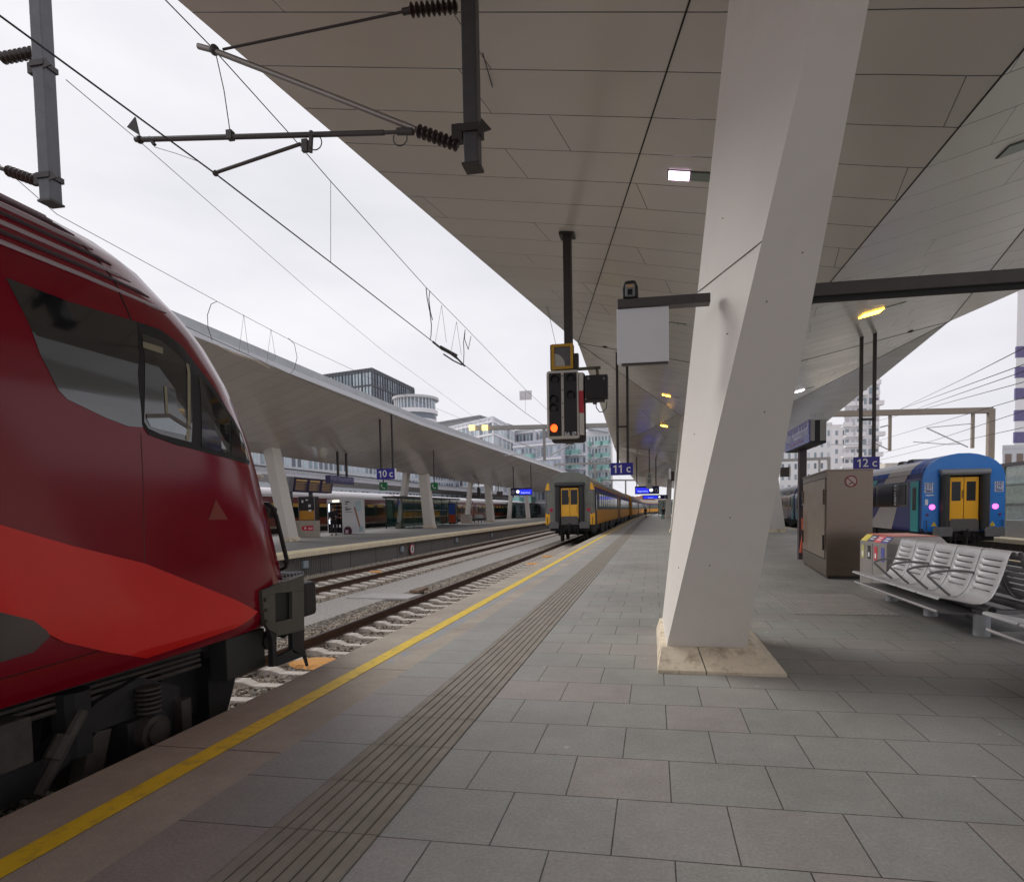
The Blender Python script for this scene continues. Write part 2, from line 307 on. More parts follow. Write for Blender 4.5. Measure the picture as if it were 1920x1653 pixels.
def panel_mat(name, col, pitch=.83, px=5.2, rough=.3, skew=.19, off=0.0, joint=.01, spec=.5, jcol=(52, 48, 45), warm=None):
    """painted metal ceiling panels: rows across, staggered butt joints along"""
    m = bpy.data.materials.new(name); m.use_nodes = True; t = m.node_tree; b = t.nodes['Principled BSDF']; L = t.links.new
    tc = N(t, 'ShaderNodeTexCoord'); sp = N(t, 'ShaderNodeSeparateXYZ'); L(tc.outputs['Object'], sp.inputs[0])
    def ma(op, a, b_=None):
        n = N(t, 'ShaderNodeMath', operation=op)
        for i, q in enumerate((a, b_)):
            if q is None: continue
            if isinstance(q, (int, float)): n.inputs[i].default_value = q
            else: L(q, n.inputs[i])
        return n.outputs[0]
    x, y = sp.outputs[0], sp.outputs[1]
    v = ma('DIVIDE', ma('SUBTRACT', y, off), pitch); row = ma('FLOOR', v); fv = ma('SUBTRACT', v, row)
    wn = N(t, 'ShaderNodeTexWhiteNoise', noise_dimensions='1D'); L(row, wn.inputs['W'])
    u = ma('ADD', ma('DIVIDE', ma('SUBTRACT', x, ma('MULTIPLY', y, skew)), px), wn.outputs[0]); cell = ma('FLOOR', u); fu = ma('SUBTRACT', u, cell)
    du = ma('MULTIPLY', ma('MINIMUM', fu, ma('SUBTRACT', 1, fu)), px); dv = ma('MULTIPLY', ma('MINIMUM', fv, ma('SUBTRACT', 1, fv)), pitch)
    jm = N(t, 'ShaderNodeMapRange'); L(ma('MINIMUM', ma('ADD', du, .002), dv), jm.inputs[0]); jm.inputs[1].default_value = joint * .35; jm.inputs[2].default_value = joint
    cv = N(t, 'ShaderNodeCombineXYZ'); L(cell, cv.inputs[0]); L(row, cv.inputs[1])
    w2 = N(t, 'ShaderNodeTexWhiteNoise', noise_dimensions='3D'); L(cv.outputs[0], w2.inputs['Vector'])
    n1 = N(t, 'ShaderNodeTexNoise'); n1.inputs['Scale'].default_value = .5; n1.inputs['Detail'].default_value = 5; L(tc.outputs['Object'], n1.inputs['Vector'])
    n2 = N(t, 'ShaderNodeTexNoise'); n2.inputs['Scale'].default_value = 170; n2.inputs['Detail'].default_value = 2; L(tc.outputs['Object'], n2.inputs['Vector'])
    k = ma('MULTIPLY', ma('ADD', .88, ma('MULTIPLY', n1.outputs[0], .2)), ma('MULTIPLY', ma('ADD', .975, ma('MULTIPLY', w2.outputs[0], .05)), ma('ADD', .93, ma('MULTIPLY', n2.outputs[0], .14))))
    cc = N(t, 'ShaderNodeCombineColor')
    for i in range(3): L(k, cc.inputs[i])
    mu = N(t, 'ShaderNodeMix', data_type='RGBA', blend_type='MULTIPLY'); mu.inputs[0].default_value = 1; mu.inputs[6].default_value = col; L(cc.outputs[0], mu.inputs[7])
    j = N(t, 'ShaderNodeMix', data_type='RGBA'); L(jm.outputs[0], j.inputs[0]); j.inputs[6].default_value = s2l(*jcol); L(mu.outputs[2], j.inputs[7])
    L(j.outputs[2], b.inputs['Base Color'])
    L(ma('ADD', rough, ma('MULTIPLY', ma('SUBTRACT', w2.outputs[0], .5), .06)), b.inputs['Roughness']); b.inputs['Specular IOR Level'].default_value = spec
    nw = N(t, 'ShaderNodeTexNoise'); nw.inputs['Scale'].default_value = 1.1; nw.inputs['Detail'].default_value = 1; L(tc.outputs['Object'], nw.inputs['Vector'])
    bp = N(t, 'ShaderNodeBump'); bp.inputs['Strength'].default_value = .35; bp.inputs['Distance'].default_value = .01
    L(ma('ADD', jm.outputs[0], ma('MULTIPLY', nw.outputs[0], .9)), bp.inputs['Height']); L(bp.outputs[0], b.inputs['Normal'])
    return m
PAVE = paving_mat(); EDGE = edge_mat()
SOFFIT = panel_mat('canopy_panels', s2l(214, 210, 202), rough=.2, off=.0)
SOFFIT10 = panel_mat('canopy_panels_far', s2l(200, 192, 186), rough=.2, pitch=.9, joint=.012, jcol=(150, 144, 140), spec=.6)
WHITE = M('white_painted_steel', s2l(205, 200, 195), .45, var=.05, scale=1.2, bump=.05, bscale=90)
FASCIA = M('fascia_aluminium', s2l(196, 197, 202), .35, metal=.15, var=.05, scale=.6)
ROOFTOP = M('roof_membrane', s2l(170, 170, 172), .8)
COLM = M('column_paint', s2l(228, 223, 216), .5, var=.02, scale=1.3, bump=.04, bscale=300, dirt=s2l(218, 212, 204), dscale=.6)
PLINTH = M('plinth_stone', s2l(228, 214, 190), .7, var=.1, scale=7, bump=.3, bscale=120, dirt=s2l(140, 122, 98), dscale=5)
DARK = M('dark_steel', s2l(62, 57, 57), .45, metal=.3, var=.12, scale=3)
DGREY = M('dark_grey_paint', s2l(78, 76, 76), .5, var=.08)
BLACK = M('black_rubber', s2l(30, 29, 30), .6, var=.2, scale=6)
GALV = M('galvanised_steel', s2l(150, 152, 156), .42, metal=.75, var=.16, scale=5, rvar=.1)
STAIN = M('brushed_stainless', s2l(126, 114, 104), .3, metal=.9, var=.07, scale=5, stretch=(.4, .4, 30), rvar=.05)
RAIL = M('rail_rust', s2l(84, 58, 44), .8, metal=.1, var=.25, scale=12, bump=.2, bscale=80)
RAILTOP = M('rail_polished', s2l(190, 186, 182), .22, metal=1, var=.1)
SLEEP = M('sleeper_concrete', s2l(222, 214, 204), .85, var=.1, scale=9, bump=.3, bscale=90, dirt=s2l(176, 160, 142), dscale=7)
BLUE = M('sign_blue', s2l(44, 40, 148), .4, var=.03)
NAVY = M('sign_navy', s2l(60, 58, 104), .4, var=.06)
SIGNW = M('sign_white', s2l(236, 236, 240), .5, var=.02)
YEL = M('platform_yellow', s2l(232, 196, 40), .6, var=.07, scale=5, bump=.12, bscale=160, dirt=s2l(176, 150, 66), dscale=9)
GLASS = M('dark_glass', s2l(24, 26, 30), .12, var=.05, spec=.35)
CLEAR = M('clear_glass', (.75, .85, .84, 1), .03, var=0, trans=1, alpha=.35)
GREENG = M('balcony_glass', s2l(150, 196, 190), .1, var=.08)
RED = M('lamp_red', (1, .05, .12, 1), .4, emit=2.2)
PINK = M('lamp_pink', (1, .10, .34, 1), .4, emit=1.9)
AMBER = M('lamp_amber', (1, .52, .04, 1), .4, emit=9)
# ------------------------------------------------------------------ ground, tracks, platforms
RAILZ = -0.58
T1, T2, T12, T9 = -4.99, -10.15, 11.6, -28.2
YN, YF = -12, 165
g = MB(); g.add([(-1500, -300, -1.05), (1500, -300, -1.05), (1500, 2500, -1.05), (-1500, 2500, -1.05)], [(0, 1, 2, 3)])
struct(g, 'ground', M('ground_gravel', s2l(150, 146, 140), .9, var=.2, scale=.3))
def ballast_mat():
    m = bpy.data.materials.new('ballast'); m.use_nodes = True; t = m.node_tree; b = t.nodes['Principled BSDF']; L = t.links.new
    tc = N(t, 'ShaderNodeTexCoord'); vo = N(t, 'ShaderNodeTexVoronoi'); vo.inputs['Scale'].default_value = 22; L(tc.outputs['Object'], vo.inputs['Vector'])
    sc_ = N(t, 'ShaderNodeSeparateColor'); L(vo.outputs['Color'], sc_.inputs[0])
    cr = N(t, 'ShaderNodeValToRGB'); e = cr.color_ramp.elements; e[0].color = s2l(128, 118, 106); e[1].color = s2l(232, 222, 206); e.new(.5).color = s2l(190, 178, 162); L(sc_.outputs[0], cr.inputs[0])
    mr = N(t, 'ShaderNodeMapRange'); mr.inputs[1].default_value = 0; mr.inputs[2].default_value = .6; mr.inputs[3].default_value = 1.1; mr.inputs[4].default_value = .35; L(vo.outputs['Distance'], mr.inputs[0])
    n = N(t, 'ShaderNodeTexNoise'); n.inputs['Scale'].default_value = .8; n.inputs['Detail'].default_value = 5; L(tc.outputs['Object'], n.inputs['Vector'])
    k = N(t, 'ShaderNodeMath', operation='MULTIPLY'); L(mr.outputs[0], k.inputs[0]); k2 = N(t, 'ShaderNodeMath', operation='ADD'); k2.inputs[1].default_value = .5; L(n.outputs[0], k2.inputs[0]); L(k2.outputs[0], k.inputs[1])
    cc = N(t, 'ShaderNodeCombineColor')
    for i in range(3): L(k.outputs[0], cc.inputs[i])
    mu = N(t, 'ShaderNodeMix', data_type='RGBA', blend_type='MULTIPLY'); mu.inputs[0].default_value = 1; L(cr.outputs[0], mu.inputs[6]); L(cc.outputs[0], mu.inputs[7]); L(mu.outputs[2], b.inputs['Base Color'])
    b.inputs['Roughness'].default_value = .85
    bp = N(t, 'ShaderNodeBump'); bp.inputs['Strength'].default_value = 1; bp.inputs['Distance'].default_value = .03; bp.invert = True; L(vo.outputs['Distance'], bp.inputs['Height']); L(bp.outputs[0], b.inputs['Normal'])
    return m
BAL = ballast_mat()
STONES = [M('stone_a', s2l(176, 164, 148), .85, var=.25, scale=20), M('stone_b', s2l(128, 116, 104), .85, var=.25, scale=20), M('stone_c', s2l(212, 200, 184), .85, var=.2, scale=20)]
def strip(x0, x1, z, y0=YN, y1=YF, n=40, curve=True):
    mb = MB(); ys = [inter(y0, y1, i / n) for i in range(n + 1)]
    vs = []; 
    for y in ys: c = curve_x(y) if curve else 0; vs += [(x0 + c, y, z), (x1 + c, y, z)]
    mb.add(vs, [(2 * i, 2 * i + 1, 2 * i + 3, 2 * i + 2) for i in range(n)]); return mb
struct(strip(-12.7, -3.4, -.80), 'ballast_bed', BAL)
struct(strip(10.1, 18.5, -.80), 'ballast_bed', BAL)
struct(strip(-31.5, -26.4, -.80), 'ballast_bed', BAL)
# fine grey chippings between the two tracks
gp = strip(-8.3, -6.9, -.735); struct(gp, 'gravel_path', M('fine_gravel', s2l(190, 185, 178), .9, var=.28, scale=40, bump=.8, bscale=140, dirt=s2l(120, 114, 108), dscale=25))
gs = MB()
for sx in (-1, 1):
    n = 40; vs = []; xe = -7.6 + sx * .7
    for i in range(n + 1):
        y = inter(YN, YF, i / n); c = curve_x(y); vs += [(xe + c, y, -.735), (xe + sx * .25 + c, y, -.80)]
    gs.add(vs, [(2 * i, 2 * i + 1, 2 * i + 3, 2 * i + 2) for i in range(n)])
struct(gs, 'gravel_path_shoulder', BAL)
def rail(x, label, y1=150, group='rails of the station tracks'):
    prof = [(-.07, 0), (.07, 0), (.07, .012), (.014, .03), (.010, .11), (.036, .125), (.036, .15), (.03, .157), (-.03, .157), (-.036, .15), (-.036, .125), (-.010, .11), (-.014, .03), (-.07, .012)]
    mb = MB(); n = 34; ys = [inter(YN, y1, i / n) for i in range(n + 1)]; k = len(prof); vs = []
    for y in ys:
        for a, b in prof: vs.append((x + a + curve_x(y), y, RAILZ - .157 + b))
    mb.v = [Vector(v) for v in vs]
    for i in range(n):
        for j in range(k):
            mb.f.append((i * k + j, i * k + (j + 1) % k, (i + 1) * k + (j + 1) % k, (i + 1) * k + j)); mb.m.append(1 if j in (7,) else 0)
    o = mb.build('rail', [RAIL, RAILTOP]); return tag(o, label, 'rail', group)
for tx, nm in ((T1, 'the platform 11 track under the dark red train'), (T2, 'the empty platform 10 track'), (T12, 'the track under the blue coaches'), (T9, 'the far track under the maroon train')):
    rail(tx - .7535, 'rusty steel rail, left one of ' + nm); rail(tx + .7535, 'rusty steel rail, right one of ' + nm)
# sleepers (waisted concrete sleepers with seats)
def sleeper_mesh():
    mb = MB(); xs = [-1.3, -1.05, -.95, -.5, -.35, .35, .5, .95, 1.05, 1.3]; h = [0, 0.02, .035, .035, -.02, -.02, .035, .035, .02, 0]; wd = [.14, .15, .15, .14, .11, .11, .14, .15, .15, .14]
    vs = []
    for x, a, w_ in zip(xs, h, wd): vs += [(x, -w_, -.2), (x, w_, -.2), (x, w_ * .72, a), (x, -w_ * .72, a)]
    fs = [(0, 1, 2, 3), tuple(len(vs) - 4 + i for i in (3, 2, 1, 0))]
    for i in range(len(xs) - 1):
        for j in range(4): fs.append((i * 4 + j, i * 4 + (j + 1) % 4, i * 4 + 4 + (j + 1) % 4, i * 4 + 4 + j))
    return mb.add(vs, fs)
s0 = None
def sleepers(tx, y0, y1, lab, grp):
    global s0
    y = y0; 
    while y < y1:
        loc = (tx + curve_x(y), y, RAILZ - .182)
        if s0 is None:
            s0 = sleeper_mesh().build('sleeper', SLEEP, base=(0, 0, 0), bevel=.012); s0.location = loc; o = s0; o['category'] = 'sleeper'
        else: o = s0.copy(); COL.objects.link(o); o.location = loc; 
        o.rotation_euler = (0, 0, random.uniform(-.006, .006)); o['label'] = lab; o['group'] = grp; o['category'] = 'sleeper'
        y += .6
sleepers(T1, 2.95, 40, 'pale concrete sleeper in the ballast of the platform 11 track', 'concrete sleepers of the platform 11 track')
sleepers(T2, 8.2, 66, 'concrete sleeper in the ballast of the empty platform 10 track', 'concrete sleepers of the platform 10 track')
sleepers(T12, 12.0, 30, 'concrete sleeper of the track in front of the blue coach', 'concrete sleepers of the platform 12 track')
# loose ballast stones near the viewer
def rock(mb, c, r, rng, mi):
    d = []
    for v in ((1, 0, 0), (-1, 0, 0), (0, 1, 0), (0, -1, 0), (0, 0, 1), (0, 0, -1)):
        d.append(Vector(v) * r * rng.uniform(.65, 1.15) + Vector((rng.uniform(-.3, .3), rng.uniform(-.3, .3), rng.uniform(-.2, .2))) * r)
    m = Matrix.Rotation(rng.uniform(0, 6.3), 3, 'Z') @ Matrix.Rotation(rng.uniform(-.7, .7), 3, 'X')
    mb.add([m @ q + Vector(c) for q in d], [(0, 2, 4), (2, 1, 4), (1, 3, 4), (3, 0, 4), (2, 0, 5), (1, 2, 5), (3, 1, 5), (0, 3, 5)], mi)
rng = random.Random(3); st = MB()
for _ in range(15000):
    u = rng.random() ** 1.5; y = 2.6 + 19 * u; x = rng.uniform(-6.5, -3.35)
    fy = (y - 2.95) / .6; fy -= math.floor(fy)
    z = -.80 + rng.uniform(-.01, .02)
    if min(fy, 1 - fy) < .2 and abs(x - T1) < 1.3 and rng.random() < .95: continue
    rock(st, (x, y, z), rng.uniform(.018, .034), rng, rng.choice((0, 0, 1, 1, 2)))
for _ in range(9000):
    u = rng.random() ** 1.3; y = 8 + 26 * u; x = rng.choice((rng.uniform(-9.3, -8.45), rng.uniform(-12.6, -9.3), rng.uniform(-6.7, -6.2)))
    fy = (y - 8.2) / .6; fy -= math.floor(fy)
    if min(fy, 1 - fy) < .2 and abs(x - T2) < 1.3: continue
    rock(st, (x, y, -.785), rng.uniform(.02, .034), rng, rng.choice((0, 0, 1, 2, 2)))
tag(st.build('ballast_stones', STONES, recalc=False), 'loose grey and tan track ballast stones between the sleepers', 'ballast', kind='stuff')

# platform 11/12
PXL, PXR = -3.29, 9.95
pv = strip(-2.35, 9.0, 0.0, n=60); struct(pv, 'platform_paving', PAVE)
def kerb(xa, xb, xw, z=0, name='platform_edge', mat=EDGE, wall=None, y0=YN, y1=YF, n=60):
    """edge slab with overhang (xa is the track side) and the recessed wall below"""
    s = 1 if xb > xa else -1; mb = MB(); vs = []
    for i in range(n + 1):
        y = inter(y0, y1, i / n); c = curve_x(y)
        vs += [(xb + c, y, z), (xa + c + s * .012, y, z), (xa + c, y, z - .012), (xa + c, y, z - .19), (xw + c, y, z - .19)]
    for i in range(n):
        for j in range(4): mb.f.append((i * 5 + j, i * 5 + j + 1, i * 5 + j + 6, i * 5 + j + 5)); mb.m.append(0)
    mb.v = [Vector(v) for v in vs]; struct(mb, name, mat)
    wb = MB(); vs = []
    for i in range(n + 1):
        y = inter(y0, y1, i / n); c = curve_x(y); vs += [(xw + c, y, z - .19), (xw + c, y, -1.04)]
    wb.add(vs, [(2 * i, 2 * i + 1, 2 * i + 3, 2 * i + 2) for i in range(n)]); struct(wb, 'platform_wall', wall or M('platform_wall', s2l(112, 108, 104), .85, var=.2, scale=2, bump=.3, bscale=30, stretch=(1, 1, .3)))
kerb(PXL, -2.35, PXL + .18); kerb(PXR, 9.0, PXR - .18, mat=M('edge_pale', s2l(190, 182, 180), .8, var=.1, scale=3, bump=.3, bscale=120))
yl = strip(-2.876, -2.724, .004, n=60); struct(yl, 'yellow_safety_line', YEL)
yl = strip(9.3, 9.45, .004, n=60); struct(yl, 'yellow_safety_line', YEL)
# guiding strip: raised ribs on the slabs
GR = M('guide_rib', s2l(142, 136, 126), .75, var=.14, scale=5, bump=.4, bscale=200, dirt=s2l(134, 126, 114), dscale=4)
GRB = M('guide_groove', s2l(72, 66, 60), .9, var=.1)
struct(strip(-1.835, -1.285, .003, n=60), 'guide_strip_bed', GRB)
rb = MB()
for k in range(8):
    a = -1.831 + k * .0688; y = 2.535 - .5145 * 8
    while y < 60:
        y2 = y + .5145 - .005
        rb.add([(a, y, .003), (a + .0615, y, .003), (a + .0615, y2, .003), (a, y2, .003), (a + .004, y + .003, .008), (a + .0575, y + .003, .008), (a + .0575, y2 - .003, .008), (a + .004, y2 - .003, .008)],
               [(4, 5, 6, 7), (0, 1, 5, 4), (1, 2, 6, 5), (2, 3, 7, 6), (3, 0, 4, 7)]); y += .5145
    rb.add([(a, 60, .009), (a + .058, 60, .009), (a + .058, 100, .009), (a, 100, .009)], [(0, 1, 2, 3)])
struct(rb, 'guide_strip', GR)
# patterned service cover in the paving
c0 = P(1440, 1112, Z=0); c1 = P(1630, 1152, Z=0)
mc = MB(); x0, x1, ya, yb = 1.95, 3.35, 8.75, 10.8
mc.box(x0, x1, ya, yb, .001, .005)
for i in range(18):
    for j in range(15):
        cx = x0 + .06 + i * (x1 - x0 - .12) / 17; cy = ya + .08 + j * (yb - ya - .16) / 14
        mc.box(cx - .016, cx + .016, cy - .016, cy + .016, .005, .0085)
tag(mc.build('service_cover', M('cover_plate', s2l(146, 141, 138), .6, var=.12, scale=3)), 'studded square service cover set into the paving beside the white column', 'floor hatch')
# platform 10
PZ10 = .09
struct(strip(-26.2, -13.75, PZ10, n=40), 'platform_paving', M('paving_far', s2l(126, 124, 124), .6, var=.08, scale=1.2, bump=.2, bscale=80))
kerb(-12.9, -13.75, -13.08, z=PZ10, mat=M('edge_cream', s2l(226, 212, 184), .8, var=.1, scale=2.5, bump=.25, bscale=100),
     wall=panel_mat('wall_panels', s2l(118, 114, 112), pitch=2.4, px=400, rough=.8, skew=0, joint=.03, spec=.2))
struct(strip(-13.2, -13.1, PZ10 + .004, n=40), 'yellow_safety_line', M('line_cream', s2l(214, 196, 120), .7, var=.1))
kerb(-26.45, -26.2, -26.4, z=PZ10, mat=M('edge_cream', s2l(206, 190, 158), .8))
# corrugated sound-absorbing panels on the near part of the platform 10 wall
cg = MB(); y = 12.0
while y < 22.5:
    cg.box(-13.085, -13.055, y, y + .06, -.78, -.12); y += .12
tag(cg.build('wall_cladding', M('cladding_grey', s2l(112, 108, 106), .7, var=.1)), 'ribbed grey cladding on the near end of the platform 10 wall', 'cladding')
for (px, py, lab) in ((570, 1058, 'small blue grey junction box on the platform 10 wall, nearest of the row'), (752, 1029, 'small blue grey junction box on the platform 10 wall, left of the red disc'), (855, 1012, 'small blue grey junction box on the platform 10 wall, right of the red disc'), (921, 1003, 'small blue grey junction box on the platform 10 wall, farthest of the row')):
    p = P(px, py, X=-13.05); b = MB(); b.box(-13.05, -12.96, p.y - .16, p.y + .16, p.z - .14, p.z + .14)
    o = thing('junction_box', lab, 'junction box', (-13.0, p.y, p.z - .14), 'blue grey boxes on the platform wall')
    b.build('housing', M('box_bluegrey', s2l(140, 152, 162), .5), o, bevel=.01); b2 = MB(); b2.box(-12.962, -12.955, p.y - .13, p.y + .13, p.z - .11, p.z + .11); b2.build('lid', M('box_lid', s2l(150, 162, 170), .5), o)
# 0 marker disc on the wall
p = P(773, 1029, X=-12.95); z0 = thing('stop_marker', 'red ringed white disc with a black 0 on the platform 10 wall', 'marker sign', (-12.95, p.y, p.z - .27))
d = MB(); d.disc((-12.97, p.y, p.z), (1, 0, 0), .27, 28, .02); d.build('ring', M('marker_red', s2l(206, 70, 86), .5), z0)
d = MB(); d.disc((-12.96, p.y, p.z), (1, 0, 0), .21, 28, .02); d.build('face', SIGNW, z0)
text('0', .36, (-12.935, p.y, p.z), M('text_black', s2l(40, 36, 40), .6), z0, '+x', bold=.008)
# things in the gravel
p0 = P(663, 1106, Z=-.72); hc = MB(); 
q = [P(648, 1121, Z=-.72), P(765, 1122.5, Z=-.72), P(792, 1114, Z=-.72), P(700, 1113, Z=-.72)]
hc.hexa([Vector((v.x, v.y, -.76)) for v in q], [Vector((v.x, v.y, -.70)) for v in q]); tag(hc.build('cable_pit_cover', M('pit_cover', s2l(190, 186, 182), .8, var=.1), bevel=.01), 'flat concrete cable pit cover lying in the gravel between the tracks', 'pit cover')
p = P(786, 1107, Z=-.66); th = thing('track_magnet', 'small brown track magnet box beside the near rail', 'track magnet', (p.x, p.y, -.78))
b = MB(); b.box(p.x - .14, p.x + .14, p.y - .35, p.y + .35, -.68, -.60); b.build('housing', M('magnet_brown', s2l(128, 104, 84), .7, var=.2), th, bevel=.02)
b = MB(); b.box(p.x - .05, p.x + .05, p.y - .25, p.y + .25, -.78, -.68); b.build('bracket', DARK, th)
def mound(px, py, s, lab):
    p = P(px, py, Z=-.78); mb = MB(); n = 12; rg = random.Random(int(px)); ring = []
    for k, (rr, z) in enumerate(((1, 0), (.7, .045), (.35, .06))):
        for j in range(n):
            a = 2 * math.pi * j / n; r_ = rr * (1 + rg.uniform(-.14, .14)); ring.append((p.x + math.cos(a) * .42 * s * r_, p.y + math.sin(a) * .3 * s * r_, -.79 + z))
    ring.append((p.x, p.y, -.73)); fs = []
    for k in range(2):
        for j in range(n): fs.append((k * n + j, k * n + (j + 1) % n, (k + 1) * n + (j + 1) % n, (k + 1) * n + j))
    for j in range(n): fs.append((2 * n + j, 2 * n + (j + 1) % n, 3 * n))
    mb.add(ring, fs); tag(mb.build('orange_sand_pile', M('orange_sand', s2l(226, 166, 96), .9, var=.16, scale=14, bump=.6, bscale=60)), lab, 'sand pile', 'orange sand patches between the rails')
mound(594, 1243, 1.15, 'orange sand patch on the near track just ahead of the dark red train'); mound(1000, 1057, .9, 'orange sand patch on the near track, nearer one before the grey coach end'); mound(1026, 1043, .9, 'orange sand patch on the near track, farther one before the grey coach end'); mound(703, 1072, .8, 'orange sand patch on the empty platform 10 track')
# ------------------------------------------------------------------ canopy over platform 11/12
SEC = [  # Y, left edge, left crease, keel, right crease, right edge  (x, z)
    (-26.1, (-4.85, 6.73), (.5, 6.1), (3.38, 5.7), (6.2, 6.1), (11.6, 6.73)),
    (-10.4, (-2.58, 7.37), None, (3.38, 5.9), None, (9.34, 7.33)),
    (5.3, (-4.85, 6.80), (.42, 6.03), (3.38, 5.66), (4.75, 6.1), (11.6, 6.8)),
    (21.0, (-2.58, 7.37), None, (3.38, 6.0), None, (9.34, 7.33)),
    (36.7, (-2.95, 7.25), (1.55, 7.15), (3.9, 6.3), (6.6, 6.9), (10.65, 7.0)),
    (52.4, (-3.35, 6.95), None, (4.2, 6.1), None, (11.7, 6.3)),
    (70, (-3.75, 6.85), (1.6, 6.7), (4.2, 6.0), (6.8, 6.6), (11.4, 6.4)),
    (90, (-3.3, 6.5), None, (4.2, 5.9), None, (10.8, 6.4)),
    (130, (-3.0, 6.3), (1.5, 6.2), (4.2, 5.8), (7, 6.2), (11, 6.4))]
def p3(Y, q): return Vector((q[0], Y, q[1]))
TRI = []; CREASE = []
def quadgrid(a, b, c, d, n=8, m_=3):
    out = []; g_ = [[inter(inter(a, b, i / n), inter(d, c, i / n), j / m_) for j in range(m_ + 1)] for i in range(n + 1)]
    for i in range(n):
        for j in range(m_): p_, q_, r_, s_ = g_[i][j], g_[i + 1][j], g_[i + 1][j + 1], g_[i][j + 1]; out += [(p_, q_, r_), (p_, r_, s_)]
    return out
for a, b in zip(SEC, SEC[1:]):
    (W, Nn) = (a, b) if a[2] else (b, a)
    YW, YN_ = W[0], Nn[0]
    El, Cl, K, Cr, Er = [p3(YW, q) for q in W[1:]]
    el, k, er = p3(YN_, Nn[1]), p3(YN_, Nn[3]), p3(YN_, Nn[5])
    TRI += [(El, el, Cl), (Cr, er, Er)] + quadgrid(Cl, el, k, K) + quadgrid(K, k, er, Cr)
    CREASE += [(Cl, el), (K, k), (Cr, er)]
def hit(px, py, tris=None, z=None):
    d = ray(px, py); o = Vector((0, 0, EYE)); best = None
    for t in (tris or TRI):
        h = mg.intersect_ray_tri(t[0], t[1], t[2], d, o)
        if h is not None and (best is None or h.y < best.y) and h.y > 0: best = h
    return best
def soffit_z(x, y, tris=None):
    for t in (tris or TRI):
        h = mg.intersect_ray_tri(t[0], t[1], t[2], Vector((0, 0, 1)), Vector((x, y, 0)))
        if h is not None: return h.z
    return 6.3
can = thing('station_canopy', 'folded white metal panelled canopy roof high over the near platform', 'canopy roof', (3.4, 0, 5.5))
mb = MB()
for t in TRI: mb.add(t, [(0, 1, 2)])
so = mb.build('soffit', SOFFIT, can)
bm = bmesh.new(); bm.from_mesh(so.data); bmesh.ops.remove_doubles(bm, verts=bm.verts, dist=1e-4); bm.to_mesh(so.data); bm.free()
for p_ in so.data.polygons: p_.use_smooth = True
so.data.set_sharp_from_angle(angle=R(2.2))
# give the soffit world coordinates for its panel rows
for v in so.data.vertices: v.co += BASE[can]
so.location = -BASE[can]; so.matrix_parent_inverse = Matrix()
tp = MB(); fa = MB()
for a, b in zip(SEC, SEC[1:]):
    L0, L1, R0, R1 = p3(a[0], a[1]), p3(b[0], b[1]), p3(a[0], a[5]), p3(b[0], b[5])
    up = Vector((0, 0, .28)); K0 = Vector((a[3][0], a[0], 8.2)); K1 = Vector((b[3][0], b[0], 8.2))
    fa.add([L0, L1, L1 + up, L0 + up], [(0, 1, 2, 3)]); fa.add([R0, R1, R1 + up, R0 + up], [(3, 2, 1, 0)])
    tp.add([L0 + up, L1 + up, K1, K0], [(0, 1, 2, 3)]); tp.add([K0, K1, R1 + up, R0 + up], [(0, 1, 2, 3)])
fa.build('fascia', WHITE, can); tp.build('roof_deck', ROOFTOP, can)
JD = M('joint_dark', s2l(40, 36, 34), .8)
for (a, b) in CREASE:
    c = MB(); a2 = a - Vector((0, 0, .002)); b2 = b - Vector((0, 0, .002)); c.bar(a2, b2, .017, .012); c.build('joint_strip', JD, can)
for s in SEC:
    if s[2] is None and s[0] > 0:
        pts = [p3(s[0], q) for q in (s[1], s[3], s[5])]
        for a, b in zip(pts, pts[1:]): c = MB(); c.bar(a - Vector((0, 0, .002)), b - Vector((0, 0, .002)), .03, .012); c.build('joint_strip', JD, can)
# recessed ceiling lights: lit half and unlit half in one frame
def ceil_light(px, py, lit, dark, label, w=.26, l=.30, axis=(1, 0), emit=True, tris=None):
    c = hit(px, py, tris); th = thing('ceiling_light', label, 'ceiling light', c, 'lights recessed in the canopy')
    def slope(v): return soffit_z(c.x + v, c.y, tris)
    def pt(dx, dy, dz): x, y = c.x + dx, c.y + dy; return Vector((x, y, soffit_z(x, y, tris) + dz))
    def slab(dx0, dx1, dy0, dy1, z0, z1): 
        m = MB(); m.hexa([pt(dx0, dy0, z0), pt(dx1, dy0, z0), pt(dx1, dy1, z0), pt(dx0, dy1, z0)], [pt(dx0, dy0, z1), pt(dx1, dy0, z1), pt(dx1, dy1, z1), pt(dx0, dy1, z1)]); return m
    slab(-l / 2, l * 1.5, -w / 2, w / 2, -.010, .02).build('frame', DGREY, th)
    slab(-l / 2 + .015, l / 2, -w / 2 + .015, w / 2 - .015, -.022, -.004).build('lit_lens', lit, th)
    slab(l / 2 + .02, l * 1.5 - .015, -w / 2 + .015, w / 2 - .015, -.018, -.004).build('unlit_lens', dark, th)
    return th
LENS = M('lens_off', s2l(120, 132, 122), .15, var=.05); LENSW = M('lens_off_white', s2l(200, 206, 196), .2, var=.03)
PW = M('lamp_pinkwhite', (1, .66, 1, 1), .4, emit=3.2); WW = M('lamp_white', (1, .9, .98, 1), .4, emit=5)
ceil_light(1272, 328, PW, LENS, 'square pink white ceiling light beside the top of the near white column', .26, .30)
ceil_light(1263, 606, LENSW, LENSW, 'small unlit ceiling light just right of the hanging white panel', .22, .22)
ceil_light(1249, 741, AMBER, LENSW, 'amber ceiling light between the white panel and the column, nearer of the two', .36, .40)
ceil_light(1245, 798, AMBER, LENSW, 'amber ceiling light between the white panel and the column, farther of the two', .36, .46)
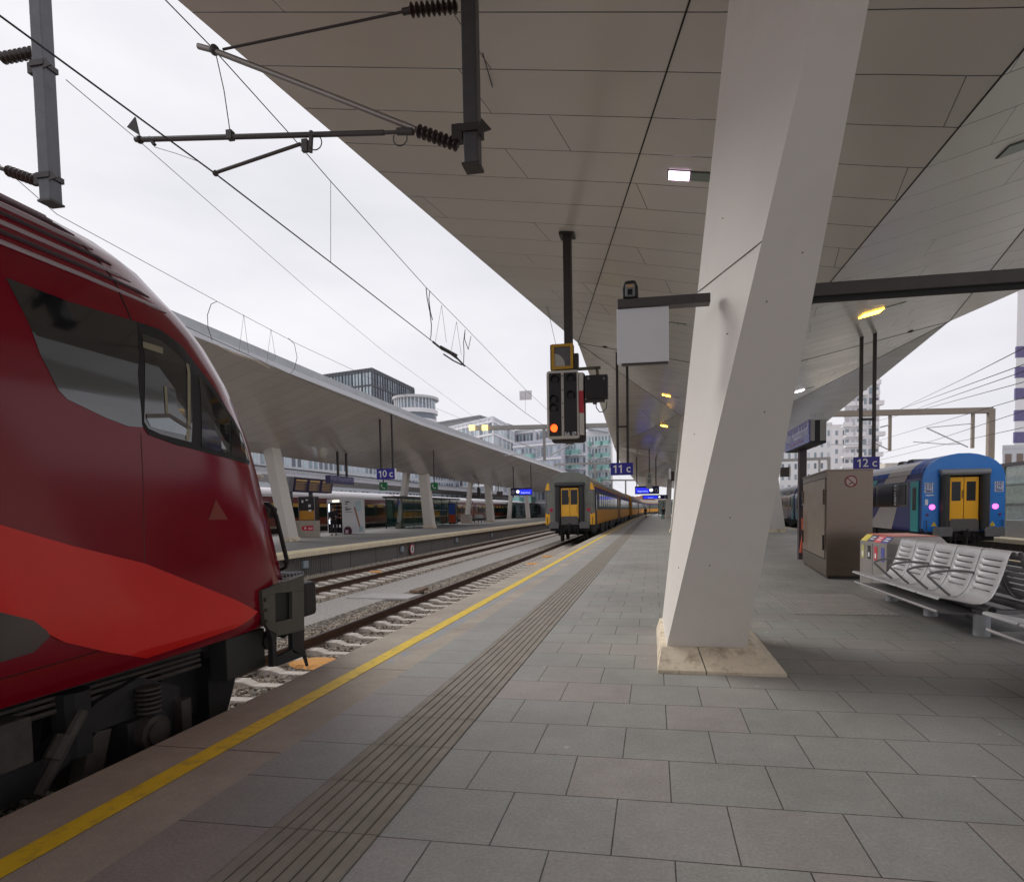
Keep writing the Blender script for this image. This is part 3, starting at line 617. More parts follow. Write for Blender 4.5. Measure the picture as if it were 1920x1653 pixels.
ceil_light(1633, 587, AMBER, LENSW, 'amber ceiling light right of the near column, under the dark beam', .42, .5)
ceil_light(1498, 733, WW, LENSW, 'white ceiling light hard against the right side of the near column', .40, .42)
ceil_light(1908, 275, LENS, LENS, 'unlit ceiling light at the right edge of the photograph, high in the canopy', .3, .36)
for (px, py, lab) in ((1135, 650, 'tiny dark dome sensor on the canopy joint above the signal'), (1707, 621, 'tiny dark dome sensor on the canopy joint right of the amber light')):
    c = hit(px, py); m = MB(); m.ball(c - Vector((0, 0, .0)), .09, 6, sc=(1, 1, .5)); tag(m.build('ceiling_sensor', DARK, smooth=True), lab, 'sensor')

# ------------------------------------------------------------------ white leaning columns
def column(label, lo, hi, plinth=None, mat=COLM, seam=None, group='white leaning canopy columns'):
    """lo/hi: four corners FL FR BR BL at foot and at top"""
    b = sum((Vector(v) for v in lo), Vector()) / 4; th = thing('canopy_column', label, 'column', (b.x, b.y, plinth[4] if plinth else lo[0][2]), group)
    m = MB(); n = 24; rings = []
    for i in range(n + 1): rings += [inter(Vector(a), Vector(c), i / n) for a, c in zip(lo, hi)]
    fs = [(3, 2, 1, 0)] + [(i * 4 + j, i * 4 + (j + 1) % 4, i * 4 + 4 + (j + 1) % 4, i * 4 + 4 + j) for i in range(n) for j in range(4)]
    fs = [f_ for q_ in fs for f_ in ((q_[0], q_[1], q_[2]), (q_[0], q_[2], q_[3]))]
    m.add(rings, fs); sh_ = m.build('shaft', mat, th, smooth=True)
    sh_.data.set_sharp_from_angle(angle=R(25))
    if seam:
        s = MB(); s.bar(seam[0], seam[1], .006, .006); s.build('seam', M('seam_grey', s2l(120, 112, 104), .7), th)
    if plinth and plinth[4] == 0 and lo[0][1] < 8:
        s = MB()
        for (u, v) in ((.32, .13), (.62, .34), (.3, .47), (.7, .52), (.45, .2)):
            A_ = inter(Vector(lo[0]), Vector(hi[0]), v); B_ = inter(Vector(lo[1]), Vector(hi[1]), v); c_ = inter(A_, B_, u); s.disc(c_ + Vector((0, .001, 0)), (0, -1, -.1), .006, 8, .004)
        for (u, v) in ((.3, .12), (.6, .33), (.25, .45), (.7, .62)):
            A_ = inter(Vector(lo[0]), Vector(hi[0]), v); B_ = inter(Vector(lo[3]), Vector(hi[3]), v); c_ = inter(A_, B_, u); s.disc(c_ + Vector((.002, .002, 0)), (-1, -.6, -.1), .006, 8, .006)
        s.build('screw_holes', DGREY, th)
    if plinth:
        x0, x1, y0, y1, z0 = plinth; h = .20
        tx0, tx1, ty0, ty1 = min(lo[0][0], lo[3][0]) - .03, max(lo[1][0], lo[2][0]) + .02, min(lo[0][1], lo[1][1]) - .03, max(lo[2][1], lo[3][1]) + .05
        mid = inter(x0, x1, .385); tm = inter(tx0, tx1, .385)
        for a, b_, ta, tb in ((x0, mid - .004, tx0, tm - .004), (mid + .004, x1, tm + .004, tx1)):
            q = MB(); q.hexa([(a, y0, z0 - .03), (b_, y0, z0 - .03), (b_, y1, z0 - .03), (a, y1, z0 - .03)], [(a, y0, z0 + .03), (b_, y0, z0 + .03), (b_, y1, z0 + .03), (a, y1, z0 + .03)])
            q.hexa([(a, y0, z0 + .03), (b_, y0, z0 + .03), (b_, y1, z0 + .03), (a, y1, z0 + .03)], [(ta, ty0, z0 + h), (tb, ty0, z0 + h), (tb, ty1, z0 + h), (ta, ty1, z0 + h)])
            q.build('plinth_stone', PLINTH, th, bevel=.004)
    return th
def onz(a, b, py):
    best = None
    for i in range(200):
        p_ = inter(Vector(a), Vector(b), i / 200 * 1.1); c_ = Vector((AX.y * p_.x + AY.y * p_.y + AZ.y * (p_.z - EYE), AX.z * p_.x + AY.z * p_.y + AZ.z * (p_.z - EYE), 0)); e_ = abs(PY + F * c_.x / c_.y - py)
        if best is None or e_ < best[0]: best = (e_, p_)
    return best[1] + Vector((-.001, -.0015, 0))
def ext(a, b, z):
    a, b = Vector(a), Vector(b); return a + (b - a) * ((z - a.z) / (b.z - a.z))
fl0, fr0 = P(1250, 1208, Y=5.72), P(1400, 1212, Y=5.72); zt = .20; fl0.z = fr0.z = zt
fl1, fr1 = P(1535, 0, Y=4.3), P(1630, 0, Y=4.3)
bl0 = Vector((P(1242, 1178, Y=7.15).x, 7.15, zt)); bl1 = P(1367, 0, Y=5.2)
br0 = Vector((.93, 7.1, zt)); br1 = Vector((1.5, 5.6, fr1.z))
top = 6.35
column('large white leaning column in the foreground on a flared stone plinth', [fl0, fr0, br0, bl0], [ext(fl0, fl1, top), ext(fr0, fr1, top), ext(br0, br1, top), ext(bl0, bl1, top)],
       plinth=(.03, 1.17, 5.48, 7.45, 0), seam=(onz(bl0, bl1, 545), onz(fl0, fl1, 453)))
# far columns on the same platform
def simple_col(label, xa, xb, Y, dep, topx, topy, ztop, z0=0, group='white leaning canopy columns', wt=.75):
    cut = abs(xa) * dep / Y * .85
    if xa < -10: xa, dep = xa + cut * .75, dep
    if xa < -10 and xb - xa < .55: xb = xa + .55
    w_ = xb - xa; lo = [(xa + .08, Y + .06, z0 + .18), (xb - .08, Y + .06, z0 + .18), (xb - .08, Y + dep, z0 + .18), (xa + .08, Y + dep, z0 + .18)]
    cx = (xa + xb) / 2 + topx; cy = Y + dep / 2 + topy; a = w_ / 2 * wt; d = dep / 2 * wt
    hi = [(cx - a, cy - d, ztop), (cx + a, cy - d, ztop), (cx + a, cy + d, ztop), (cx - a, cy + d, ztop)]
    return column(label, lo, hi, plinth=(xa, xb, Y, Y + dep + .1, z0), group=group)
simple_col('white column behind the large one, left of it beyond the amber lights', 1.0, 2.25, 37.5, 1.5, .55, -1.2, 7.3)
simple_col('white column seen between the large one and the name board post', 6.72, 7.78, 36.7, 1.5, -1.15, -1.4, 7.2)
simple_col('distant white column at the far end of the near platform, left one', 1.9, 2.9, 100, 1.5, .3, 0, 6.6)
for nm, xa, xb, Y, tx, ty in (('first white column of platform 10, right beside the red train nose', -19.4, -18.35, 27.6, -.2, -1.1), ('white column of platform 10 just right of the 10 c sign', -22.95, -22.2, 49.6, .6, .6),
                          ('white column of platform 10 between the glass shelter and its green phone sign', -20.1, -18.9, 49.0, -.25, -.6), ('white column of platform 10 left of the wire benches', -23.9, -23.1, 72, .5, .5), ('white column of platform 10 right of the wire benches', -21.8, -20.6, 75, -.2, -.5),
                          ('white column of platform 10 under the left end of the blue train display', -25.3, -24.4, 100, .4, .3), ('white column of platform 10 under the right end of the blue train display', -21.7, -20.8, 99, -.3, -.3)):
    simple_col(nm, xa, xb, Y, .9, tx, ty, 5.6, PZ10)

# ------------------------------------------------------------------ canopy over platform 10 and the one beyond
def far_canopy(name, label, secs, mat, group=None, fh=.5):
    th = thing(name, label, 'canopy roof', (secs[0][3][0], 0, 4.5)); m = MB(); f1 = MB(); f2 = MB(); t = MB(); tr = []
    for a, b in zip(secs, secs[1:]):
        W, Nn = (a, b) if a[2] else (b, a)
        El, Cl, K, Cr, Er = [p3(W[0], q) for q in W[1:]]; el, k, er = p3(Nn[0], Nn[1]), p3(Nn[0], Nn[3]), p3(Nn[0], Nn[5])
        tr += [(El, el, Cl), (Cl, el, k), (Cl, k, K), (K, k, Cr), (Cr, k, er), (Cr, er, Er)]
        for ia in (1, 5):
            A, B = p3(a[0], a[ia]), p3(b[0], b[ia]); u = Vector((0, 0, fh * .38)); u2 = Vector((0, 0, fh)); sx = .06 * (1 if ia == 5 else -1) * (1 if secs[0][5][0] > secs[0][1][0] else -1); o_ = Vector((-sx, 0, 0))
            f1.add([A, B, B + u, A + u], [(0, 1, 2, 3)]); f2.add([A + u + o_, B + u + o_, B + u2 + o_, A + u2 + o_], [(0, 1, 2, 3)]); f2.add([A + u, B + u, B + u + o_, A + u + o_], [(0, 1, 2, 3)])
            K0 = Vector((a[3][0], a[0], a[ia][1] + fh + .02)); K1 = Vector((b[3][0], b[0], b[ia][1] + fh + .02)); t.add([A + u2 + o_, B + u2 + o_, K1, K0], [(0, 1, 2, 3)])
    for q in tr: m.add(q, [(0, 1, 2)])
    so = m.build('soffit', mat, th)
    for v in so.data.vertices: v.co += BASE[th]
    so.location = -BASE[th]
    f1.build('fascia', FASCIA, th); f2.build('roof_trim', M('trim_alu', s2l(170, 172, 178), .4, metal=.2), th); t.build('roof_deck', ROOFTOP, th)
    return th, tr
S10 = [(2, (-26.2, 6.7), (-22.5, 5.5), (-19.6, 4.85), (-16.7, 5.6), (-13.2, 6.9)), (17, (-26, 6.6), None, (-19.6, 4.62), None, (-13.2, 6.72)), (33, (-26.2, 6.6), (-22.5, 5.4), (-19.6, 4.55), (-17, 5.15), (-13.2, 6.52)),
       (49, (-26, 6.7), None, (-19.6, 4.68), None, (-13.2, 6.66)), (65, (-26.2, 6.7), (-22.5, 5.5), (-19.6, 4.6), (-17, 5.3), (-13.2, 6.8)), (81, (-26, 6.8), None, (-19.6, 4.7), None, (-13.2, 6.95)),
       (97, (-26, 6.8), (-22.5, 5.6), (-19.6, 4.65), (-17, 5.4), (-13.1, 7.0)), (125, (-26, 6.8), None, (-19.2, 4.8), None, (-12.6, 7.0))]
can10, TRI10 = far_canopy('station_canopy', 'long folded grey canopy roof over platform 10 on the left', S10, SOFFIT10)
S9 = [(20, (-50, 6.2), (-46, 5.4), (-42, 5.0), (-38, 5.3), (-33, 4.95)), (50, (-50, 6.2), None, (-42, 5.0), None, (-33, 4.95)), (80, (-50, 6.2), (-46, 5.4), (-42, 5.0), (-38, 5.3), (-33, 4.95)), (120, (-50, 6.2), None, (-42, 5.0), None, (-32.5, 5.0)), (160, (-50, 6.2), (-46, 5.4), (-42, 5.0), (-38, 5.3), (-31.5, 5.0))]
far_canopy('station_canopy', 'white edged canopy roof of the next platform behind the maroon train', S9, SOFFIT10, fh=.6)
# ------------------------------------------------------------------ drop posts, cantilevers and wires
WIRE = M('wire_dark', s2l(70, 68, 72), .5, metal=.4, var=.05); INS = M('insulator', s2l(56, 44, 40), .35, var=.15, scale=8)
def insulator(mb, a, b, r=.055, n=8):
    a, b = Vector(a), Vector(b); pts = []; rs = []
    for i in range(n):
        t0 = i / n; pts += [inter(a, b, t0 + .1 / n), inter(a, b, t0 + .45 / n), inter(a, b, t0 + .55 / n), inter(a, b, t0 + .9 / n)]; rs += [r * .45, r, r, r * .45]
    mb.tube(pts, rs, 12)
def drop_post(px, pyb, Y, top, label, w=.19):
    c = P(px, pyb, Y=Y); th = thing('drop_post', label, 'catenary post', (c.x, c.y, c.z), 'catenary drop posts')
    m = MB(); h = w / 2
    m.box(c.x - h, c.x + h, c.y - h, c.y + h, c.z, top); m.build('post', M('post_steel', s2l(88, 88, 92), .4, metal=.5, var=.15, scale=5), th, bevel=.012)
    for z in (c.z + .28, c.z + 1.72):
        k = MB(); k.box(c.x - h - .02, c.x + h + .02, c.y - h - .02, c.y + h + .02, z, z + .07); k.prism([(c.x + h, z - .05), (c.x + h + .14, z - .02), (c.x + h + .05, z + .09)], 'y', c.y - .1, c.y - .085)
        k.box(c.x - h - .12, c.x - h - .02, c.y - .05, c.y + .05, z - .04, z + .1); k.build('clamp', DARK, th)
    k = MB(); k.box(c.x - h - .015, c.x + h + .015, c.y - h - .015, c.y + h + .015, c.z - .025, c.z); k.build('end_plate', DARK, th)
    return th, c
Y1 = 5.6
pt1, c1 = drop_post(887, 312, Y1, 6.55, 'square steel catenary post hanging from the canopy with two ribbed insulators', .14)
def q(px, py, Y=Y1): return P(px, py, Y=Y)
ca = thing('catenary_cantilever', 'tube cantilever with black ribbed insulators reaching left over the near track', 'cantilever', q(865, 272))
m = MB(); insulator(m, q(860, 273), q(782, 245), .062); m.build('insulator', INS, ca, smooth=False)
m = MB(); insulator(m, q(858, 12), q(768, 20), .062, 9); m.build('insulator', INS, ca)
m = MB(); m.tube([q(780, 243), q(600, 172), q(398, 94), q(372, 87)], .028, 10); m.build('bracket_tube', M('tube_alu', s2l(150, 146, 142), .4, metal=.6), ca, smooth=True)
m = MB(); m.tube([q(768, 20), q(418, 93)], .012, 8); m.cyl(q(770, 20), q(755, 23), .03, 8); m.build('top_tie', DARK, ca)
m = MB(); m.tube([q(775, 247), q(720, 249)], .018, 8); m.tube([q(720, 249), q(254, 262)], .026, 8); m.cyl(q(775, 247), q(745, 247), .035, 8); m.build('registration_tube', DGREY, ca)
m = MB(); m.tube([q(564, 270), q(404, 324)], .017, 8); m.ball(q(404, 325), .03, 6); m.box(q(572, 270).x - .03, q(572, 270).x + .03, Y1 - .02, Y1 + .02, q(572, 285).z, q(572, 262).z); m.bar(q(584, 246), q(582, 286), .03, .03); m.build('steady_arm', DGREY, ca)
m = MB(); m.tube([q(404, 98), q(420, 170), q(432, 252)], .005, 6); m.box(q(432, 255).x - .03, q(432, 255).x + .03, Y1 - .03, Y1 + .03, q(432, 262).z, q(432, 246).z); m.ball(q(402, 94), .05, 6); m.build('support_dropper', DGREY, ca)
m = MB(); m.prism([(q(262, 226).x, q(262, 226).z), (q(247, 245).x, q(247, 245).z), (q(270, 260).x, q(270, 260).z)], 'y', Y1 - .06, Y1 - .045); m.ball(q(262, 262), .04, 6); m.bar(q(280, 258), q(290, 272), .03, .03); m.build('end_fitting', DARK, ca)
def loop(mb, c, r, Y=Y1, a0=200, a1=500, rr=.004):
    mb.tube([(c.x + math.cos(R(a)) * r, Y - .02, c.z + math.sin(R(a)) * r) for a in range(a0, a1, 15)], rr, 5)
m = MB(); loop(m, q(593, 270), .07, a0=-150, a1=130, rr=.006); m.build('jumper_loop', DARK, ca)
m = MB(); loop(m, q(752, 262), .07, a0=150, a1=400, rr=.006); m.build('jumper_loop', DARK, ca)
m = MB(); m.tube([q(290, 276), q(330, 288), q(372, 303), q(400, 322)], .003, 5); m.build('jumper_loop', DARK, ca)
Y2 = 7.0
pt2, c2 = drop_post(96, 380, Y2, 9.3, 'square steel catenary post in the upper left corner above the red train roof', .175)
ins2 = thing('catenary_cantilever', 'ribbed insulators on the left catenary post pointing left out of the photo', 'cantilever', q(80, 340, Y2))
for (a, b) in (((66, 98), (2, 110)), ((70, 340), (14, 320))):
    m = MB(); insulator(m, q(*a, Y2), q(*b, Y2), .075, 7); m.build('insulator', INS, ins2)
m = MB(); m.tube([q(2, 110, Y2), q(2, 110, Y2) + Vector((-2.1, 0, .25))], .02, 8); m.build('top_tie', DARK, ins2)
m = MB(); m.tube([q(14, 320, Y2), q(14, 320, Y2) + Vector((-2.6, 0, 1.1))], .03, 8); m.build('bracket_tube', DGREY, ins2)
bm_ = thing('catenary_crossbeam', 'steel beam above the frame carrying the left catenary post', 'crossbeam', (-10.5, Y2, 9.3))
m = MB(); m.box(-15.5, -5.0, Y2 - .12, Y2 + .12, 9.3, 9.6); m.build('beam', GALV, bm_)
m = MB(); m.box(-15.6, -15.3, Y2 - .12, Y2 + .12, 7, 9.6); m.build('support', GALV, bm_)
def wire(pts, r, label, n=5, group='overhead wires'):
    m = MB(); out = []
    for a, b in zip(pts, pts[1:]):
        for i in range(6): out.append(inter(Vector(a), Vector(b), i / 6))
    out.append(Vector(pts[-1])); m.tube(out, r, n); return tag(m.build('overhead_wire', WIRE), label, 'wire', group)
cw = [(-5.05, -8, 5.1), q(0, 30, 3.55), q(124, 120, 4.1), q(404, 326), q(620, 492, 10.5), q(878, 692, 18.5), q(1019, 797, 33)]
# contact wire of the near track keeps its height; the stagger is at the steady arm
cwire = [P(0, 30, X=-4.75), P(404, 326, Y=Y1), P(620, 492, X=-4.4), P(807, 637, X=-4.5), P(858, 674, X=-4.52), P(985, 774, X=-4.7), P(1019, 797, X=-4.9)]
cwire = [cwire[0] + (cwire[0] - cwire[1]) * 3] + cwire + [Vector((-4.9, 95, 4.9))]
wire(cwire, .0085, 'thick contact wire over the near track running from the upper left corner')
mes = [P(310, 0, Y=4.9), P(398, 90, Y=Y1), P(542, 250, X=-4.35), P(620, 340, X=-4.4), P(800, 540, X=-4.45), P(866, 607, X=-4.5), P(985, 730, X=-4.65), P(1026, 768, X=-4.75)]
mes = [mes[0] + (mes[0] - mes[1]) * 4] + mes + [Vector((-4.8, 95, 6.0))]
wire(mes, .006, 'thin upper carrier wire over the near track crossing the canopy edge')
wire([P(124, 150, Y=Y2), P(258, 262, Y=9.2), P(587, 550, Y=18), P(721, 660, Y=24), P(893, 785, Y=38), Vector((-10, 95, 6.3))], .006, 'thin wire running from the left catenary post to the far gantry')
wire([P(0, 32, X=-9.3) + Vector((0, -6, .1)), P(107, 402, X=-10.1), P(407, 565, X=-10.15), P(560, 646, X=-10.15), P(661, 693, X=-10.15), P(766, 744, X=-10.15), P(868, 786, X=-10.15), Vector((-10.1, 80, 5.9))], .006, 'thin upper wire over the platform 10 track rising from the red train roof')
wire([P(300, 590, X=-10.1), P(545, 702, X=-10.15), P(640, 742, X=-10.1), P(760, 789, X=-10.15), P(950, 866, X=-10.1), Vector((-10.1, 100, 4.95))], .0085, 'contact wire of the platform 10 track in front of the grey canopy edge')
wire([P(905, 100, Y=6.2), P(960, 290, Y=9.2), P(1042, 645, Y=20.5), P(1048, 700, Y=26)], .007, 'thin cable running under the canopy down toward the signal')
wire([P(1083, 645, Y=20.9), P(1150, 705, Y=30), P(1215, 780, Y=36), P(1262, 838, Y=50)], .008, 'thin cable under the far canopy passing behind the 11 c poles')
def dropper(a, b, label, r=.004): m = MB(); m.tube([a, b], r, 5); tag(m.build('wire_dropper', WIRE), label, 'dropper', 'droppers between the overhead wires')
dropper(P(620, 340, X=-4.4), P(620, 492, X=-4.4), 'vertical dropper between the two near track wires, nearest one')
dropper(P(985, 730, X=-4.65), P(985, 774, X=-4.7), 'vertical dropper carrying the small white plate')
pl = MB(); a, b = P(974, 733, Y=40), P(997, 749, Y=40); pl.box(a.x, b.x, 40, 40.03, b.z, a.z); tag(pl.build('wire_plate', M('plate_white', s2l(214, 210, 212), .6)), 'small white square plate hanging on the wires left of the signal', 'plate')
# section insulator assembly hanging in the wires
si = thing('section_insulator', 'tangle of droppers and clamps hanging in the near track wires', 'wire assembly', P(840, 660, X=-4.5))
def w2(px, py): return P(px, py, X=-4.5)
m = MB(); 
for pts in ([(799, 540), (801, 560), (806, 585), (809, 610), (808, 630), (806, 637)], [(806, 545), (804, 560), (807, 585), (811, 600)], [(872, 618), (869, 640), (870, 660), (869, 684)], [(872, 618), (871, 636), (878, 655), (883, 630)]):
    m.tube([w2(*p_) for p_ in pts], .009, 6)
m.build('jumper', WIRE, si)
m = MB()
for pts in ([(828, 572), (816, 642)], [(828, 572), (837, 642)], [(856, 603), (846, 657)], [(856, 603), (865, 665)]): m.tube([w2(*p_) for p_ in pts], .004, 5)
m.build('hanger', WIRE, si)
m = MB(); m.tube([w2(812, 641), w2(828, 654), w2(854, 668), w2(871, 686)], .022, 6); m.tube([w2(832, 664), w2(850, 676), w2(866, 684)], .016, 6); m.tube([w2(826, 650), w2(856, 666)], .03, 6); m.build('skid', DARK, si)
si2 = thing('section_insulator', 'loops and thin droppers hanging in front of the platform 10 canopy edge', 'wire assembly', P(480, 640, X=-10.15))
def w3(px, py): return P(px, py, X=-10.15)
m = MB(); m.tube([w3(*p_) for p_ in ((407, 565), (396, 570), (389, 590), (390, 615), (398, 638))], .008, 6); m.tube([w3(*p_) for p_ in ((541, 634), (552, 645), (557, 670), (552, 692), (543, 702))], .008, 6); m.build('jumper', WIRE, si2)
m = MB()
for pts in ([(457, 590), (448, 660)], [(457, 590), (466, 662)], [(508, 617), (500, 680)], [(508, 617), (517, 672)]): m.tube([w3(*p_) for p_ in pts], .004, 5)
m.build('hanger', WIRE, si2)
m = MB(); m.tube([w3(405, 646), w3(440, 664), w3(478, 676), w3(505, 690)], .014, 6); m.tube([w3(430, 658), w3(500, 682)], .02, 6); m.build('skid', M('skid_pale', s2l(190, 180, 168), .6), si2)
# far gantries
def gantry(label, masts, beam, Y, z0=-.8, w=.32, drops=(), arms=(), col=None):
    gm = col or M('gantry_grey', s2l(146, 142, 138), .6, var=.08)
    a, b = P(*beam[0], Y=Y), P(*beam[1], Y=Y); th = thing('catenary_gantry', label, 'gantry', ((a.x + b.x) / 2, Y, z0), 'catenary gantries')
    m = MB(); m.bar(a, b, w, w); m.build('beam', gm, th)
    for px in masts:
        q_ = P(px, beam[0][1], Y=Y); m = MB(); zt_ = inter(a.z, b.z, (q_.x - a.x) / (b.x - a.x)); m.box(q_.x - w / 2, q_.x + w / 2, Y - w / 2 + .003, Y + w / 2 - .003, z0, zt_ + .1); m.build('mast', gm, th)
    for (px, py) in drops:
        q_ = P(px, py, Y=Y); m = MB(); m.box(q_.x - .1, q_.x + .1, Y - .1, Y + .1, q_.z, inter(a.z, b.z, (q_.x - a.x) / (b.x - a.x)) - w / 2); m.build('drop_post', gm, th)
    for (p_, r_) in arms:
        m = MB(); m.tube([P(x_, y_, Y=Y) for x_, y_ in p_], r_, 6); m.build('cantilever_tube', M('tube_pale', s2l(190, 188, 188), .5), th)
    return th
gantry('grey gantry beam crossing the tracks behind the signal', [], ((884, 803), (1150, 797)), 46, drops=((1021, 862),), arms=(((( 968, 828), (1015, 845)), .05), (((1031, 854), (1078, 828)), .05), (((945, 854), (1016, 848)), .03)))
for px in (887, 911):
    pp = P(px, 803, Y=46); m = MB(); m.box(pp.x - .22, pp.x + .22, 45.6, 45.8, pp.z - .2, pp.z + .22); tag(m.build('gantry_lamp', M('lamp_gold', (1, .72, .25, 1), .4, emit=.9)), 'small glowing yellow lamp on the grey gantry beam, %s one' % ('left' if px < 900 else 'right'), 'lamp')
gantry('brown grey gantry beam behind the blue train with two hanging posts', [1858], ((1560, 776), (1860, 769)), 50, w=.42, drops=((1668, 845), (1823, 840)), arms=((((1737, 802), (1815, 838)), .05), (((1737, 802), (1822, 794)), .035), (((1712, 828), (1780, 833), (1800, 832)), .035), (((1555, 833), (1650, 834)), .03), (((1640, 830), (1664, 842)), .05), (((1650, 801), (1666, 797)), .06)),
       col=M('gantry_brown', s2l(138, 126, 114), .6, var=.08))
gantry('small far gantry over the blue train left of the steel cabinet', [1554], ((1464, 863), (1556, 859)), 70, drops=((1536, 884),), w=.3)
gantry('far grey gantry beyond the grey coach left of the 11 c sign', [1041, 1116], ((1041, 871), (1146, 867)), 95, w=.35)
gantry('farthest gantry framing the sky below the 11 c sign', [1147, 1173], ((1130, 900), (1192, 900)), 120, w=.3)
for k, (a, b, c) in enumerate((((1920, 652), (1800, 713), (1690, 766)), ((1920, 683), (1750, 745), (1680, 770)), ((1920, 696), (1750, 755), (1720, 766)), ((1920, 716), (1750, 762), (1640, 790)), ((1920, 745), (1750, 795), (1650, 825)), ((1920, 770), (1750, 826), (1650, 850)), ((1920, 801), (1750, 838), (1650, 862)))):
    wire([P(*a, Y=14 + k * 1.3), P(*b, Y=27 + k * 2.2), P(*c, Y=49.5)], .011, ('topmost', 'second', 'third', 'fourth', 'fifth', 'sixth', 'lowest')[k] + ' overhead wire over the blue train at the right edge of the photo')
# ------------------------------------------------------------------ dark red train in the foreground
MAROON = M('train_maroon', s2l(126, 12, 32), .13, var=.08, scale=1.5, spec=.32, bump=.015, bscale=5)
TRED = M('train_red', s2l(214, 24, 20), .34, var=.06, scale=1.5, spec=.35, coat=.2, bump=.02, bscale=6)
TGREY = M('train_dark_grey', s2l(70, 58, 58), .4, var=.06, coat=.3)
TSILV = M('train_roof_silver', s2l(172, 160, 168), .3, metal=.3, var=.06)
TDARK = M('train_underframe', s2l(44, 42, 44), .75, var=.25, scale=6, bump=.3, bscale=20)
GWIN = M('cab_glass', s2l(20, 22, 26), .05, var=.03, spec=1.0, coat=.6)
PZ = [(.44, 1.34), (.55, 1.40), (1.2, 1.41), (2.25, 1.41), (2.65, 1.385), (2.95, 1.31), (3.15, 1.24), (3.3, 1.14), (3.46, 1.04), (3.58, .9), (3.66, .64), (3.70, .3), (3.71, 0)]
YFT = [(.44, 5.93), (.6, 5.95), (1.2, 5.71), (1.6, 5.55), (1.94, 5.41), (2.3, 5.24), (2.73, 5.02), (3.0, 4.86), (3.2, 4.68), (3.42, 4.5), (3.58, 4.38), (3.71, 4.1)]
GT = [(0, 1), (.3, .985), (.6, .945), (.8, .87), (.92, .76), (.98, .62), (1, .5)]
def hw(Y, z):
    yf = lerpl(YFT, z); ys = min(4.17, yf - 1.15); t = (Y - ys) / (yf - ys)
    return lerpl(PZ, z) * (1 if t <= 0 else lerpl(GT, t))
def body_pt(Y, z, off=0): return Vector((T1 + hw(Y, z) + off, Y, z))
def to_yz(px, py):
    X = -3.6
    for _ in range(30):
        p = P(px, py, X=X); X = .5 * X + .5 * (T1 + hw(min(p.y, lerpl(YFT, p.z)), p.z))
    return (p.y, p.z)
loco = thing('red_train', 'dark red train with a sloping nose filling the left edge, bright red side wedge', 'train', (T1, 0, RAILZ))
m = MB(); zs = [.44, .55, .8, 1.05, 1.2, 1.4, 1.6, 1.8, 1.94, 2.1, 2.25, 2.4, 2.55, 2.65, 2.8, 2.95, 3.05, 3.15, 3.23, 3.3, 3.38, 3.46, 3.52, 3.58, 3.62, 3.66, 3.70, 3.71]
TT = [-9, 0, .15, .3, .45, .6, .7, .8, .87, .92, .95, .98, 1.0]
vs = []; nT = len(TT); nZ = len(zs)
for sgn in (1, -1):
    for z in zs:
        yf = lerpl(YFT, z); ys = min(4.17, yf - 1.15)
        for t in TT:
            Y = -16 if t == -9 else ys + (yf - ys) * t; vs.append(Vector((T1 + sgn * hw(Y, z), Y, z)))
fs = []
for s_ in (0, 1):
    o_ = s_ * nT * nZ
    for i in range(nZ - 1):
        for j in range(nT - 1): fs.append((o_ + i * nT + j, o_ + i * nT + j + 1, o_ + (i + 1) * nT + j + 1, o_ + (i + 1) * nT + j))
o2 = nT * nZ
for i in range(nZ - 1): fs.append((i * nT + nT - 1, o2 + i * nT + nT - 1, o2 + (i + 1) * nT + nT - 1, (i + 1) * nT + nT - 1))
for j in range(nT - 1): fs.append((j, o2 + j, o2 + j + 1, j + 1))
fs.append(tuple([i * nT for i in range(nZ)] + [o2 + i * nT for i in range(nZ - 1, -1, -1)]))
m.add(vs, fs); m.build('body', MAROON, loco, smooth=True)
def patch(poly, off, name, mat, parent=loco, h=.07, px=True, ptf=None, label=None, build=True):
    pts = [to_yz(*p_) for p_ in poly] if px else poly
    # densify the outline
    out = []
    for a, b in zip(pts, pts[1:] + pts[:1]):
        k = max(1, int(math.hypot(a[0] - b[0], a[1] - b[1]) / h)); out += [(inter(a[0], b[0], i / k), inter(a[1], b[1], i / k)) for i in range(k)]
    n = len(out); xs = [p_[0] for p_ in out]; zz = [p_[1] for p_ in out]; ins = []
    def inside(x, y):
        c = False
        for (a, b), (c_, d) in zip(out, out[1:] + out[:1]):
            if (b > y) != (d > y) and x < (c_ - a) * (y - b) / (d - b) + a: c = not c
        return c
    y = min(xs) + h / 2
    while y < max(xs):
        z = min(zz) + h / 2
        while z < max(zz):
            if inside(y, z) and min(math.hypot(y - p_[0], z - p_[1]) for p_ in out) > h * .35: ins.append((y, z))
            z += h
        y += h
    allp = [Vector(p_) for p_ in out + ins]
    r = mg.delaunay_2d_cdt(allp, [], [list(range(n))], 1, 1e-6)
    f = ptf or (lambda Y, z: body_pt(Y, z, off))
    mb = MB(); mb.add([f(v.x, v.y) for v in r[0]], [tuple(q_) for q_ in r[2]])
    return mb.build(name, mat, parent, smooth=False, label=label) if build else mb
